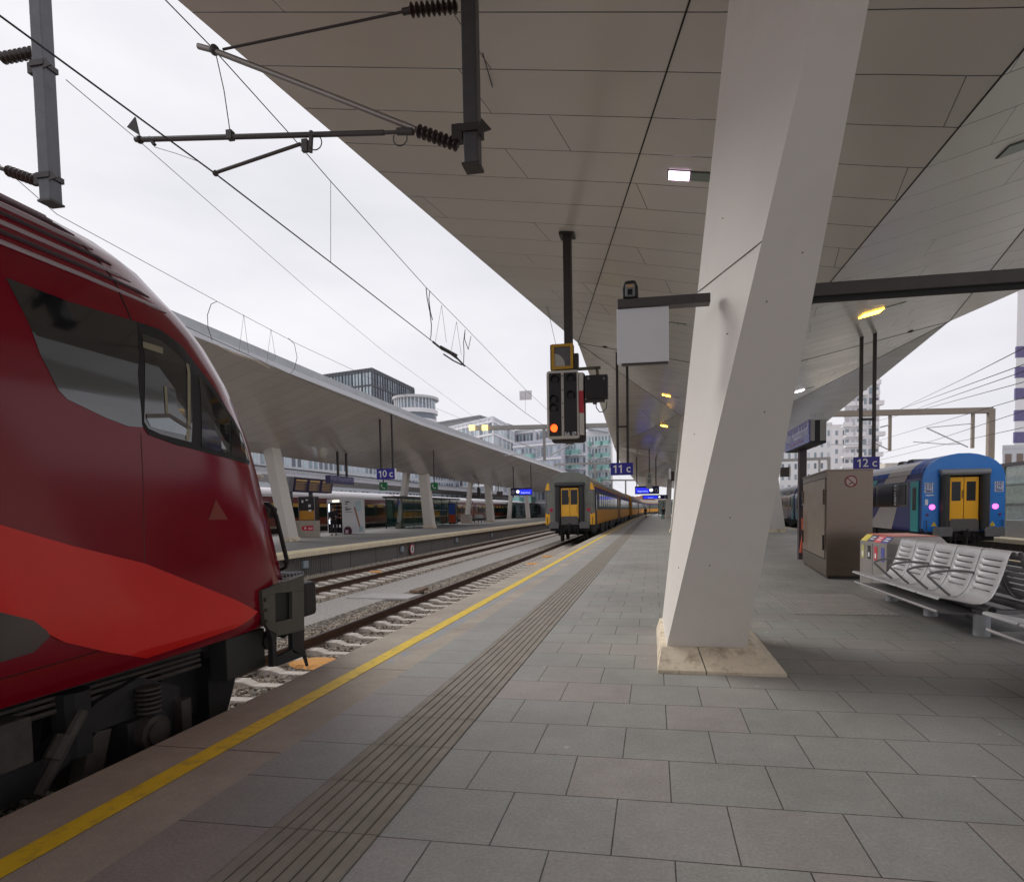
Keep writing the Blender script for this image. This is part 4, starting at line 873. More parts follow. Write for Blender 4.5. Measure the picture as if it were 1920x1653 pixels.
# livery, in order outward
patch([(-60, 968), (0, 984), (130, 1022), (270, 1056), (360, 1092), (440, 1124), (482, 1146), (468, 1160), (440, 1177), (272, 1234), (200, 1222), (120, 1204), (84, 1186), (60, 1166), (0, 1150), (-60, 1142)], .010, 'red_wedge', TRED, h=.05)  # lower left of the wedge cut back, dark body stands in for shade
patch([(-60, 1140), (0, 1148), (60, 1163), (84, 1182), (90, 1192), (60, 1222), (0, 1240), (-60, 1250)], .015, 'grey_panel', TGREY)
patch([(10, 520), (130, 566), (256, 603), (260, 640), (267, 801), (240, 799), (200, 784), (125, 748), (108, 730), (74, 662)], .003, 'dark_window_band', GWIN, label='dark glossy side panel behind the cab window')
fr = patch([(256, 603), (300, 618), (340, 648), (372, 690), (405, 733), (428, 772), (452, 812), (468, 866), (466, 871), (400, 852), (330, 834), (278, 815), (266, 796), (258, 700)], .005, 'window_frame', BLACK)
wn1 = patch([(263, 625), (300, 638), (330, 662), (356, 692), (357, 829), (300, 814), (276, 803), (268, 790)], .009, 'cab_window', GWIN)
patch([(371, 702), (395, 732), (428, 780), (429, 851), (376, 838)], .009, 'cab_window', GWIN)
patch([(432, 786), (450, 815), (466, 864), (432, 852)], .008, 'cab_window', M('black_glass', s2l(24, 24, 26), .12, spec=.8))
patch([(265, 640), (303, 652), (303, 664), (266, 652)], .012, 'sun_blind', M('blind_beige', s2l(150, 142, 122), .8))
patch([(272, 783), (315, 783), (350, 806), (353, 818), (300, 806), (280, 800)], .012, 'lower_pane', M('pane_pale', s2l(170, 184, 196), .12, spec=.8))
patch([(272, 776), (315, 775), (355, 800), (356, 806), (315, 783), (272, 784)], .014, 'window_rail', M('rail_grey', s2l(96, 90, 84), .5))
for poly in (((305, 724), (310, 724), (313, 782), (308, 780)), ((346, 680), (352, 684), (352, 826), (346, 824))):
    patch(list(poly), .013, 'window_post', M('post_grey', s2l(150, 142, 120), .5))
def surf_line(pts, r, name, mat, off=.0):
    mb = MB(); out = []
    yz = [to_yz(*p_) for p_ in pts]
    for a, b in zip(yz, yz[1:]):
        for i in range(6): out.append(body_pt(inter(a[0], b[0], i / 6), inter(a[1], b[1], i / 6), off))
    out.append(body_pt(*yz[-1], off)); mb.tube(out, r, 5); return mb.build(name, mat, loco)
surf_line([(150, 455), (182, 487), (206, 516), (228, 560), (246, 602)], .006, 'panel_seam', BLACK)
surf_line([(264, 812), (268, 900), (271, 1060), (272, 1232)], .003, 'panel_seam', M('seam_maroon', s2l(70, 12, 20), .5))
surf_line([(-40, 1284), (130, 1236), (272, 1194), (400, 1160), (484, 1140)], .0045, 'panel_seam', M('seam_maroon', s2l(70, 12, 20), .5))
# roof ribs
rib = MB()
for k, z in enumerate((3.12, 3.2, 3.28, 3.36, 3.43, 3.49, 3.55)):
    ye = min(4.17, lerpl(YFT, z) - 1.15) - .02 - .05 * k + .62
    pts = [body_pt(Y, z, .004) for Y in (-16, 0, 2, 3, 3.5, ye - .12, ye)]; r_ = MB(); r_.tube(pts, [.016] * 6 + [.004], 6); r_.build('roof_rib', TSILV if k % 2 == 0 else M('rib_dark', s2l(66, 44, 52), .5), loco, smooth=True)
# front handrail, mirror, warning marks
def X_(px, py, X): return P(px, py, X=X)
mb = MB(); mb.tube([X_(488, 944, -3.92), X_(502, 944, -3.86), X_(512, 952, -3.82), X_(518, 968, -3.82), X_(538, 1050, -3.8), X_(536, 1062, -3.82), X_(522, 1069, -3.92)], .022, 8); mb.ball(X_(513, 956, -3.82), .035, 6); mb.ball(X_(537, 1052, -3.8), .034, 6); mb.build('handrail', BLACK, loco, smooth=True)
mb = MB(); mb.ball(X_(482, 893, -3.95), .06, 8, sc=(1, 1, .55)); mb.bar(X_(482, 893, -3.95), X_(470, 896, -4.05), .03, .03); mb.build('mirror', M('mirror_pale', s2l(206, 200, 196), .3), loco, smooth=True)
patch([(404, 936), (390, 974), (427, 974)], .004, 'warning_triangle', M('warn_orange', s2l(128, 40, 20), .5), h=.05)
# underframe, plough, buffer, bogie
mb = MB(); mb.box(T1 - 1.0, T1 + 1.0, -16, 4.9, .30, .45); mb.box(T1 - .9, T1 + .8, 4.4, 4.9, -.3, .3); mb.build('underframe', TDARK, loco)
side = [(493, 1107), (527, 1094), (527, 1081), (570, 1076)]
def xplate(polys, X, th, name, mat):
    mb = MB()
    for poly in polys:
        pts = [P(a, b, X=X) for a, b in poly]; mb.prism([(v.y, v.z) for v in pts], 'x', X - th, X)
    return mb.build(name, mat, loco, bevel=.003)
PL = M('plough_grey', s2l(84, 82, 76), .7, var=.15, scale=6)
xplate([[(492, 1107), (527, 1093), (570, 1077), (570, 1107), (548, 1109), (516, 1112), (492, 1122)], [(492, 1122), (516, 1112), (517, 1166), (519, 1188), (505, 1180), (497, 1168)], [(548, 1109), (570, 1107), (571, 1180), (548, 1186), (548, 1159)], [(517, 1166), (548, 1159), (548, 1186), (519, 1192)]], -3.60, .04, 'front_plate', PL)
xplate([[(505, 1180), (519, 1188), (519, 1248), (512, 1250), (511, 1200)], [(548, 1186), (571, 1180), (570, 1230), (549, 1222)], [(519, 1232), (549, 1216), (570, 1230), (519, 1249)]], -3.61, .05, 'plough_frame', TDARK)
mb = MB()
for (a, b) in ((497, 1124), (498, 1143), (499, 1164)): mb.disc(P(a, b, X=-3.598), (1, 0, 0), .018, 10, .012)
mb.build('bolt', DARK, loco)
xplate([[(510, 1105), (556, 1100), (556, 1170), (510, 1174)]], -3.645, .1, 'plate_backing', BLACK)
bp_ = P(571, 1126, X=-3.78); mb = MB(); mb.box(-4.34, -3.78, bp_.y + .0, bp_.y + .26, bp_.z - .19, bp_.z + .20); mb.build('buffer', BLACK, loco, bevel=.05)
mb = MB(); mb.cyl((-4.1, 6.0, .47), (-4.1, bp_.y + .05, .47), .13, 14); mb.build('buffer_shaft', DARK, loco)
a, b = P(527, 1080, X=-3.76), P(566, 1077, X=-3.76); mb = MB()
for i in range(7): y_ = inter(a.y, b.y, i / 6); mb.box(-4.3, -3.74, y_ - .008, y_ + .008, a.z - .02, a.z + .01)
mb.box(-4.3, -3.74, a.y, b.y, a.z - .035, a.z - .02); mb.build('step_grille', GALV, loco)
mb = MB(); pr = []
for i in range(9):
    t = i / 8; zz_ = inter(-.52, .2, t); pr.append((4.95 + .28 * math.sin(t * 1.4) , zz_))
n_ = len(pr); mb.prism(pr + [(4.8, .2), (4.8, -.52)], 'x', T1 - 1.2, T1 + .92); mb.build('snow_plough', TDARK, loco)
mb = MB(); mb.box(-3.98, -3.80, 4.72, 5.25, .02, .40); mb.build('equipment_box', M('box_dark', s2l(58, 58, 56), .6), loco, bevel=.01)
mb = MB(); mb.tube([(-3.86, 5.45, .3), (-3.76, 5.5, .26), (-3.76, 5.62, .3)], .02, 8); mb.cyl((-3.9, 5.3, .26), (-3.78, 5.3, .26), .09, 14); mb.tube([(-3.85, 5.8, .25), (-3.8, 5.9, -.05), (-3.9, 6.1, -.2), (-4.0, 6.2, -.05)], .018, 8); mb.build('air_hose', BLACK, loco)
bog = lambda yc: None
for yc in (2.6, -9.0):
    mb = MB(); 
    for xs_ in (T1 + 1.02, T1 - 1.14):
        mb.prism([(yc - 1.75, .05), (yc - 1.6, .28), (yc - .9, .22), (yc - .5, -.02), (yc + .5, -.02), (yc + .9, .22), (yc + 1.25, .30), (yc + 1.62, .12), (yc + 1.64, -.28), (yc + 1.5, -.3), (yc + 1.45, .0), (yc + .9, .02), (yc + .5, -.22), (yc - .5, -.22), (yc - .9, .02), (yc - 1.7, -.1)], 'x', xs_, xs_ + .12)
        for dy in (-1.25, 1.25): mb.box(xs_ - .02, xs_ + .17, yc + dy - .17, yc + dy + .17, -.3, .0); mb.cyl((xs_ + .05, yc + dy * .62, -.1), (xs_ + .05, yc + dy * .62, .34), .11, 12)
    mb.box(T1 - 1, T1 + 1, yc - .3, yc + .3, -.15, .3); mb.build('bogie_frame', TDARK, loco)
    for dy in (-1.25, 1.25):
        w_ = MB(); 
        for xs_ in (T1 + .7, T1 - .7): w_.cyl((xs_ - .07, yc + dy, -.12), (xs_ + .07, yc + dy, -.12), .46, 28)
        w_.cyl((T1 - .7, yc + dy, -.12), (T1 + .7, yc + dy, -.12), .09, 10); w_.build('wheelset', M('wheel_steel', s2l(66, 60, 58), .6, metal=.4, var=.2), loco)
BOG = M('bogie_grime', s2l(74, 68, 64), .8, var=.3, scale=7, bump=.4, bscale=25)
for yc in (2.6,):
    for dy in (-1.25, 1.25):
        xs_ = T1 + 1.16
        mb = MB(); mb.cyl((xs_, yc + dy, -.12), (xs_ + .11, yc + dy, -.12), .13, 20); mb.cyl((xs_ + .11, yc + dy, -.12), (xs_ + .13, yc + dy, -.12), .085, 16)
        for k_ in range(6): mb.cyl((xs_ + .05, yc + dy, .04 + .035 * k_), (xs_ + .05, yc + dy, .055 + .035 * k_), .085, 14)
        mb.build('axle_box', BOG, loco)
        mb = MB(); mb.tube([(xs_ + .1, yc + dy * .55, .24), (xs_ + .1, yc + dy * .3, -.18)], .035, 8); mb.tube([(xs_ + .1, yc + dy * .45, .12), (xs_ + .1, yc + dy * .38, .0)], .055, 8); mb.build('damper', BOG, loco)
        mb = MB(); mb.box(xs_ - .1, xs_ + .06, yc + dy * 1.28 - .05, yc + dy * 1.28 + .05, -.42, .02); mb.build('guard_iron', BOG, loco)
        mb = MB(); mb.prism([(yc + dy * .72, -.34), (yc + dy * .8, .0), (yc + dy * .68, .02), (yc + dy * .6, -.3)], 'x', xs_ - .12, xs_ - .02); mb.build('brake_shoe', BOG, loco)
    mb = MB()
    for k_, (z_, r_) in enumerate(((.36, .02), (.31, .014), (.27, .014), (.22, .018))): mb.tube([(T1 + 1.12 + .02 * k_, -3, z_), (T1 + 1.12 + .02 * k_, yc - 1.6, z_), (T1 + 1.05, yc + .2, z_ + .02), (T1 + 1.1, yc + 1.9, z_)], r_, 6)
    mb.build('pipe_run', BOG, loco)
    mb = MB(); mb.box(T1 + .95, T1 + 1.2, yc - .42, yc + .42, .0, .3); mb.cyl((T1 + 1.2, yc, .14), (T1 + 1.24, yc, .14), .1, 16); mb.build('spring_pack', BOG, loco, bevel=.02)
mb = MB()
for y0_, y1_, z0_, z1_ in ((-6, -.9, -.3, .34), (-.75, .35, -.15, .3)): mb.box(T1 + .8, T1 + 1.2, y0_, y1_, z0_, z1_)
mb.build('equipment_box', BOG, loco, bevel=.02)

# ------------------------------------------------------------------ coaches
def coach_profile():
    pts = [(1.36, .55), (1.41, .7), (1.41, 2.2), (1.40, 2.55), (1.36, 2.75), (1.27, 2.95), (1.1, 3.13), (.85, 3.29), (.5, 3.41), (.2, 3.46)]
    return [(x, z) for x, z in pts] + [(-x, z) for x, z in reversed(pts)]
def coach(loc, rot, label, colors, group, detail=0, length=26.1, name='railway_coach'):
    """built at the origin with its near end at y=0, z measured from the platform top"""
    th = thing(name, label, 'railway coach', (0, 0, RAILZ), group)
    pr = coach_profile(); pr = [(x, z) for x, z in pr]
    i0, i1 = 4, len(pr) - 5
    m = MB(); m.prism([(1.36, .45), (1.41, .6)] + pr[2:i0 + 1] + pr[i1:-2] + [(-1.41, .6), (-1.36, .45)], 'y', .1, length); m.build('body', colors['body'], th)
    m = MB(); rf = pr[i0:i1 + 1]; m.prism([(x * 1.004, z + .003) for x, z in rf], 'y', .12, length); m.build('roof', colors['roof'], th)
    m = MB(); m.prism([(x * 1.006 if abs(x) > .3 else x, z + (.004 if z > 1 else 0)) for x, z in ([(1.33, .45), (1.41, .6)] + pr[2:-2] + [(-1.41, .6), (-1.33, .45)])], 'y', 0, .1); m.build('end_wall', colors['end'], th, bevel=.01)
    for s_ in (-1, 1):
        def sidebox(y0, y1, z0, z1, off, nm, mat, par=th, bev=0):
            q_ = MB(); q_.box(s_ * 1.405, s_ * (1.41 + off), y0, y1, z0, z1); return q_.build(nm, mat, par, bevel=bev)
        for (y0, y1, z0, z1, mt) in colors.get('bands', ()): sidebox(y0, y1, z0, z1, .004, 'side_band', mt)
        for (poly, mt) in colors.get('polys', ()):
            q_ = MB(); q_.prism(poly, 'x', s_ * 1.405, s_ * 1.417); q_.build('livery_panel', mt, th)
        for (y0, y1) in colors['windows']:
            wz = colors.get('wz', (1.45, 2.25)); sidebox(y0, y1, *wz, .022, 'window', GLASS, bev=.0)
        for yd in colors['doors']:
            d = sidebox(yd, yd + .8, .45, 2.45, .03, 'door', colors['door']); q_ = MB(); q_.box(s_ * 1.43, s_ * 1.447, yd + .22, yd + .58, 1.3, 2.2); q_.build('door_window', GLASS, d, bevel=.003)
    if detail:
        RB = M('bellow_rubber', s2l(52, 52, 54), .6, var=.1)
        for s_ in (-1, 1): q_ = MB(); q_.cyl((s_ * .68, -.14, .52), (s_ * .68, -.14, 2.62), .15, 16); q_.box(s_ * .53, s_ * .83, -.14, .02, .52, 2.62); q_.build('gangway_buffer', RB, th, smooth=True)
        q_ = MB(); q_.cyl((-.84, -.14, 2.72), (.84, -.14, 2.72), .1, 14); q_.box(-.86, .86, -.16, .02, 2.72, 2.86); q_.build('gangway_hood', colors.get('hood', RB), th, bevel=.01)
        q_ = MB(); q_.box(-.55, .55, -.01, -.004, .52, 2.66); q_.build('gangway_recess', M('recess_black', s2l(24, 22, 22), .8), th)
        for s_ in (-1, 1):
            q_ = MB(); x0_, x1_ = (-.50, -.012) if s_ < 0 else (.012, .50)
            d = q_.box(x0_, x1_, -.035, -.012, .85, 2.55).build('end_door', colors['yellow'], th); w_ = MB(); w_.box(x0_ + .08, x1_ - .1, -.042, -.034, 1.65, 2.38) if not colors.get('wide') else w_.box(x0_ + .04, x1_ - .05, -.042, -.034, 1.62, 2.45); w_.build('door_window', GLASS, d)
            q_ = MB(); q_.cyl((s_ * .05, -.075, 1.75), (s_ * .05, -.075, 2.05), .016, 8); q_.build('handle', STAIN, d) if s_ < 0 else None
        q_ = MB(); q_.prism([(-.5, .48), (.5, .48), (.5, .82), (.42, .96), (-.42, .96), (-.5, .86)], 'y', -.12, -.07); q_.build('fold_plate', M('fold_plate', s2l(92, 88, 88), .55, var=.08), th, bevel=.01)
        for s_ in (-1, 1):
            q_ = MB(); q_.cyl((s_ * .875, 0, .47), (s_ * .875, -.42, .47), .11, 14); q_.build('buffer_shaft', DARK, th)
            q_ = MB(); q_.prism([(s_ * .875 - .32, .30), (s_ * .875 + .32, .30), (s_ * .875 + .34, .56), (s_ * .875 + .26, .66), (s_ * .875 - .26, .66), (s_ * .875 - .34, .56)] if colors.get('blue') else [(s_ * .875 - .27, .28), (s_ * .875 + .27, .28), (s_ * .875 + .30, .54), (s_ * .875 + .2, .66), (s_ * .875 - .2, .66), (s_ * .875 - .3, .54)], 'y', -.50, -.42); q_.build('buffer', M('buffer_steel', s2l(104, 104, 104), .6, var=.2, scale=8), th, bevel=.015)
            q_ = MB(); q_.disc((s_ * 1.08, -.005, colors['lz']), (0, -1, 0), .10, 20, .03); q_.build('tail_lamp', colors['lamp'], th)
            q_ = MB(); q_.disc((s_ * 1.24, -.005, 1.12), (0, -1, 0), .045, 14, .03); q_.build('socket', M('socket_mag', s2l(120, 40, 90), .5), th)
            q_ = MB(); q_.tube([(s_ * .45, 0, .4), (s_ * .5, -.25, .2), (s_ * .5, -.22, -.15), (s_ * .42, -.1, -.1)], .025, 8); q_.tube([(s_ * .3, 0, .4), (s_ * .33, -.2, .25), (s_ * .33, -.2, -.05)], .025, 8); q_.build('brake_hose', BLACK, th)
            q_ = MB(); q_.tube([(s_ * 1.3, -.02, .9), (s_ * 1.3, -.12, .88), (s_ * 1.3, -.12, .3), (s_ * 1.22, -.02, .28)], .016, 6); q_.build('grab_rail', DARK, th)
        q_ = MB(); q_.box(-.09, .09, -.30, 0, .36, .52); q_.tube([(0, -.3, .5), (0, -.42, .56), (0, -.46, .46), (0, -.40, .38)], .035, 8); q_.tube([(0, -.34, .4), (0, -.36, .1), (0, -.33, -.12), (0, -.3, .02)], .03, 8); q_.build('draw_hook', TDARK, th)
        q_ = MB(); q_.box(-1.25, 1.25, -.02, .4, .26, .47); q_.build('headstock', TDARK, th, bevel=.01)
    m = MB(); m.box(-1.2, 1.2, .3, length, .1, .45); m.box(-1.28, 1.28, 6.0, 9.5, -.2, .45); m.box(-1.25, 1.25, 11, 13, -.25, .45); m.box(-1.28, 1.28, 15, 19.5, -.15, .45); m.build('underframe', TDARK, th)
    for yc in (3.4, length - 3.4):
        m = MB()
        for s_ in (-1, 1): m.prism([(yc - 1.7, -.1), (yc - 1.6, .12), (yc + 1.6, .12), (yc + 1.7, -.1), (yc + .6, -.05), (yc + .4, -.25), (yc - .4, -.25), (yc - .6, -.05)], 'x', s_ * 1.0, s_ * 1.12)
        m.box(-1, 1, yc - .2, yc + .2, -.2, .2); m.build('bogie_frame', TDARK, th)
        for dy in (-1.25, 1.25):
            w_ = MB()
            for s_ in (-1, 1): w_.cyl((s_ * .68, yc + dy, -.12), (s_ * .82, yc + dy, -.12), .46, 20)
            w_.build('wheelset', M('wheel_steel', s2l(66, 60, 58), .6), th)
    if colors.get('extra'): colors['extra'](th)
    th.location = (loc[0], loc[1], RAILZ); th.rotation_euler = (0, 0, rot); th.scale = colors.get('scale', (1, 1, 1)); return th
CG = M('coach_grey', s2l(126, 128, 122), .5, var=.08, scale=1.5, dirt=s2l(98, 98, 92), dscale=1.2); CY = M('coach_yellow', s2l(255, 186, 18), .35, var=.06, scale=1, coat=.3)
CYD = M('coach_ochre', s2l(206, 142, 34), .6, var=.1, scale=.8, spec=.1); CROOF = M('coach_roof', s2l(150, 142, 132), .6, var=.14, scale=1.2, stretch=(1, .3, 1), dirt=s2l(120, 112, 102), dscale=1.4)
CBL = M('coach_purple', s2l(60, 48, 116), .6, var=.08, spec=.1); CBW = M('coach_band', s2l(46, 50, 56), .5, var=.1, spec=.1)
ywin = [(3.2 + 1.82 * i, 3.2 + 1.82 * i + 1.3) for i in range(11)]
def yextra(th):
    for s_ in (-1, 1):
        q_ = MB(); q_.box(s_ * 1.16, s_ * 1.425, -.012, .16, .48, 1.12); q_.build('corner_panel', CY, th)
        q_ = MB(); q_.prism([(s_ * 1.16, 2.45), (s_ * 1.425, 2.45), (s_ * 1.30, 2.82), (s_ * 1.2, 2.86)], 'y', -.012, .16); q_.build('corner_panel', CY, th)
        q_ = MB(); q_.cyl((s_ * 1.36, .03, 1.15), (s_ * 1.36, .03, 2.42), .035, 8); q_.build('corner_rail', DGREY, th)
    q_ = MB(); q_.tube([(.52, -.045, 1.1), (.42, -.045, 1.2), (.4, -.045, 1.35), (.44, -.045, 1.5), (.5, -.045, 1.55)], .012, 6); q_.build('loop_handle', M('loop_brown', s2l(170, 110, 20), .5), th)
ycol = dict(body=CYD, roof=CROOF, end=CG, yellow=CY, door=CBW, doors=[.6, 24.5], windows=ywin, wz=(1.5, 2.25), bands=[(.1, 26.1, 1.32, 2.36, CBW), (.1, 26.1, 2.36, 2.62, CBL)], lamp=M('tail_lamp_red', s2l(190, 20, 60), .3), lz=1.32, extra=yextra, wide=1, scale=(1.09, 1, 1.1))
YC = [(T1 + .09, 34.5, 0)]; y = 34.5
coach((T1 - .14, 36.6), 0, 'grey ended coach with yellow double door, end of the yellow train', ycol, 'coaches of the yellow train', detail=1)
ycol2 = dict(ycol); ycol2['extra'] = None; ycol2['end'] = CYD
c2_ = coach((T1 + curve_x(61) - .1, 63.1), -math.atan((curve_x(87) - curve_x(61)) / 26.4), 'second coach of the yellow train', ycol2, 'coaches of the yellow train')
labs = ['third coach of the yellow train, with an open dark door', 'fourth coach of the yellow train, pale in the distance', 'fifth coach of the yellow train on the curve', 'farthest yellow coach, turned across at the end of the platform']
for k in range(4):
    y0_ = 89.5 + 26.4 * k; ex = (0, 0, .1, 2.0)[k]
    copy_tree(c2_, (T1 + curve_x(y0_) + .12 + ex * 0, y0_, RAILZ), None, labs[k], (0, 0, -math.atan((curve_x(y0_ + 26.4) - curve_x(y0_)) / 26.4) - (0, 0, 0, .12)[k]))
# blue train
BB = M('coach_blue', s2l(10, 122, 214), .4, var=.08, scale=1.2, coat=.3, dirt=s2l(60, 126, 196), dscale=1.2); BD = M('coach_darkblue', s2l(28, 44, 122), .3, var=.07, coat=.4); TEAL = M('coach_teal', s2l(30, 160, 166), .35, var=.05, coat=.3)
BBR = M('coach_blue_dusty', s2l(34, 76, 158), .6, var=.15, scale=1.5, dirt=s2l(120, 136, 168), dscale=2.2); BW = M('coach_pale', s2l(184, 178, 176), .45, var=.06, scale=1); SR = M('roof_silver', s2l(178, 178, 186), .45, metal=.25, var=.14, scale=3, bump=.2, bscale=6, stretch=(1, .3, 1)); BG = M('coach_windowband', s2l(24, 24, 26), .15, coat=.5)
def bextra(th):
    for s_ in (-1, 1):
        for k, s in enumerate(('6155', '2191', '3066')):
            q_ = MB(); cx = s_ * 1.2; z = 2.30 - k * .135; q_.box(cx - .145, cx + .145, -.006, -.001, z - .058, z + .058); q_.build('number_plate', SIGNW, th); text(s, .125, (cx, -.010, z), M('text_blue', s2l(30, 50, 130), .5), th, '-y', bold=.004)
        q_ = MB(); q_.prism([(s_ * 1.0 - .1, .68), (s_ * 1.0 + .1, .68), (s_ * 1.0, .86)], 'y', -.008, -.001); q_.build('warning_sign', M('warn_yellow', s2l(238, 206, 40), .5), th)
        text('!', .12, (s_ * 1.0, -.012, .745), M('text_black', s2l(40, 36, 40), .6), th, '-y')
        q_ = MB(); q_.prism([(s_ * 1.42, .6), (s_ * 1.30, .45), (s_ * 1.42, .45)], 'y', -.01, .1); q_.build('corner_cut', TDARK, th)
    q_ = MB(); q_.box(-1.3, -1.02, -.006, -.001, 1.86, 1.90); q_.box(-1.32, -1.22, -.006, -.001, 1.5, 1.72); q_.build('small_marking', SIGNW, th)
    for y_ in (3.2, 4.4): q_ = MB(); q_.prism([(y_, 3.38), (y_ + .2, 3.52), (y_ + .7, 3.52), (y_ + .9, 3.38)], 'x', -.6, .3); q_.build('roof_vent', DGREY, th)
    text('CESTI / 2', .24, (-1.437, 2.9, 1.95), SIGNW, th, Matrix.Rotation(R(-90), 3, 'Z') @ Matrix.Rotation(R(90), 3, 'X') @ Matrix.Rotation(R(90), 3, 'Z'), bold=.004)
bwin = [(1.75, 2.5), (3.3, 5.2), (5.7, 6.9), (7.3, 9.1), (10.2, 12.0), (13.1, 14.9), (16.0, 17.8), (18.9, 20.7), (22.2, 23.2)]
bcol = dict(body=BD, roof=BBR, end=BB, yellow=M('door_yellow', s2l(255, 184, 14), .4, var=.04), door=TEAL, doors=[.36, 24.7], windows=bwin, wz=(1.52, 2.36), bands=[(1.5, 24.2, 1.44, 2.46, BG)],
            polys=[([(2.75, 1.43), (5.0, 1.43), (5.6, 1.05), (6.4, .72), (7.6, .55), (7.6, .46), (3.4, .46)], BW), ([(1.9, 2.48), (4.5, 2.48), (4.1, 2.73), (1.55, 2.73)], BW), ([(5.6, 2.48), (11.5, 2.48), (11.5, 2.7), (5.3, 2.7)], TEAL), ([(6.9, 1.42), (9.5, 1.42), (9.0, .5), (7.9, .6)], TEAL), ([(15.5, 1.42), (19.5, 1.42), (18.5, .5), (14.2, .5)], BW)],
            lamp=PINK, lz=1.42, extra=bextra, blue=1, hood=M('hood_grey', s2l(126, 128, 134), .5))
rotb = -math.atan(1.15 / 26.4)
bl = coach((11.72, 25.0), rotb, 'blue coach end with pink tail lamps and yellow doors, last of the blue train', bcol, 'coaches of the blue train', detail=1)
q_ = MB(); q_.prism([(x * 1.008, z + .006) for x, z in coach_profile()[5:-5]], 'y', 4.0, 26.0)
BASE[bl] = Vector((0, 0, RAILZ)); q_.build('roof_sheet', SR, bl)
q_ = MB(); pr_ = coach_profile()
for s_ in (1, -1):
    a_ = [(s_ * x * 1.01, z + .008) for x, z in pr_[4:8]] + [(s_ * x * .98, z - .02) for x, z in reversed(pr_[4:8])]; q_ = MB(); q_.prism(a_, 'y', 1.5, 4.1); q_.build('roof_panel', BW, bl)
bcol2 = dict(bcol); bcol2['extra'] = None; bcol2['end'] = BD; bcol2['roof'] = SR
coach((11.72 + 1.16, 51.4), rotb, 'second coach of the blue train, between the column and the name board post', bcol2, 'coaches of the blue train')
copy_tree([o for o in bpy.data.objects if o.get('label', '').startswith('second coach of the blue')][0], (11.72 + 2.3, 77.8, RAILZ), None, 'third coach of the blue train, mostly hidden behind the white columns', (0, 0, rotb))
# maroon train behind platform 10
RM = M('far_maroon', s2l(120, 26, 46), .3, var=.05, coat=.4); RW = M('far_white', s2l(226, 222, 226), .4, var=.04); RO = M('far_ochre', s2l(124, 54, 40), .2, var=.35, scale=.6, coat=.6, stretch=(1, .25, 1)); RG = M('far_sill', s2l(150, 140, 126), .6)
RB2 = M('far_glint', s2l(214, 168, 62), .4, var=.1)
rwin = [(2.6 + 2.05 * i, 2.6 + 2.05 * i + 1.5) for i in range(10)]
rcol = dict(body=RO, roof=RW, end=RM, yellow=CY, door=RM, doors=[.5, 24.6], windows=rwin, wz=(1.3, 2.0), bands=[(.1, 26.1, 2.42, 2.66, RM), (.1, 26.1, .46, .62, RG), (2.0, 24, 1.2, 2.1, BG)], lamp=RED, lz=1.3)
rc = coach((T9, 33.5), 0, 'maroon and white coach behind the display boards of platform 10, nearest one', rcol, 'coaches of the maroon train')
for s_ in (1,):
    for i, (a, b) in enumerate(rwin):
        BASE[rc] = Vector((0, 0, RAILZ)); q_ = MB(); q_.box(1.44, 1.446, a + .1, b - .1, 2.02, 2.3); q_.build('window_glint', RB2, rc)  # yellow reflections in the windows, painted as coloured strips
for k, lab in ((-1, 'maroon and white coach partly hidden by the red train nose'), (1, 'maroon and white coach seen behind the vending machine'), (2, 'maroon and white coach seen behind the glass shelter'), (3, 'maroon and white coach behind the wire benches'), (4, 'farthest maroon and white coach behind platform 10')):
    copy_tree(rc, (T9, 33.5 + 26.4 * k, RAILZ), None, lab)
# ------------------------------------------------------------------ signal
YS = 11.0
def qs(px, py): return P(px, py, Y=YS)
sg = thing('railway_signal', 'light signal hanging from the canopy, one red orange lamp lit, lettered Sch1679', 'signal', qs(1060, 828))
a = qs(1060, 400); m = MB(); w_ = .075; m.box(a.x - w_, a.x + w_, YS + .14, YS + .29, qs(1060, 830).z, soffit_z(a.x, YS + .2) + .1); m.build('hanging_pole', DARK, sg)
m = MB(); m.box(a.x - .14, a.x + .14, YS + .08, YS + .36, soffit_z(a.x, YS + .2) - .05, soffit_z(a.x, YS + .2) - .005); m.build('flange', DARK, sg)
l, r, t, b = qs(1027, 755).x, qs(1086, 755).x, qs(1050, 697).z, qs(1050, 823).z
def rrect(x0, x1, z0, z1, r_, n=4):
    out = []
    for cx, cz, a0 in ((x1 - r_, z0 + r_, -90), (x1 - r_, z1 - r_, 0), (x0 + r_, z1 - r_, 90), (x0 + r_, z0 + r_, 180)):
        for i in range(n + 1): an = R(a0 + 90 * i / n); out.append((cx + r_ * math.cos(an), cz + r_ * math.sin(an)))
    return out
SWH = M('signal_white', s2l(196, 192, 184), .6, var=.08, scale=8)
m = MB(); m.prism(rrect(l + .06, r + .11, b - .07, t - .02, .06), 'y', YS + .06, YS + .12); m.build('back_shield', DARK, sg)
m = MB(); m.prism(rrect(l, r, b, t, .05), 'y', YS - .10, YS + .05); m.build('housing', SWH, sg, bevel=.004)
mid = (l + r) / 2 + .0; SB = M('signal_black', s2l(44, 42, 44), .7, var=.1, scale=10)
m = MB(); m.box(l + .045, mid - .025, YS - .108, YS - .098, b + .045, t - .045); m.build('lamp_panel', SB, sg); m = MB(); m.box(mid + .025, r - .03, YS - .108, YS - .098, b + .045, t - .045); m.build('lamp_panel', SB, sg)
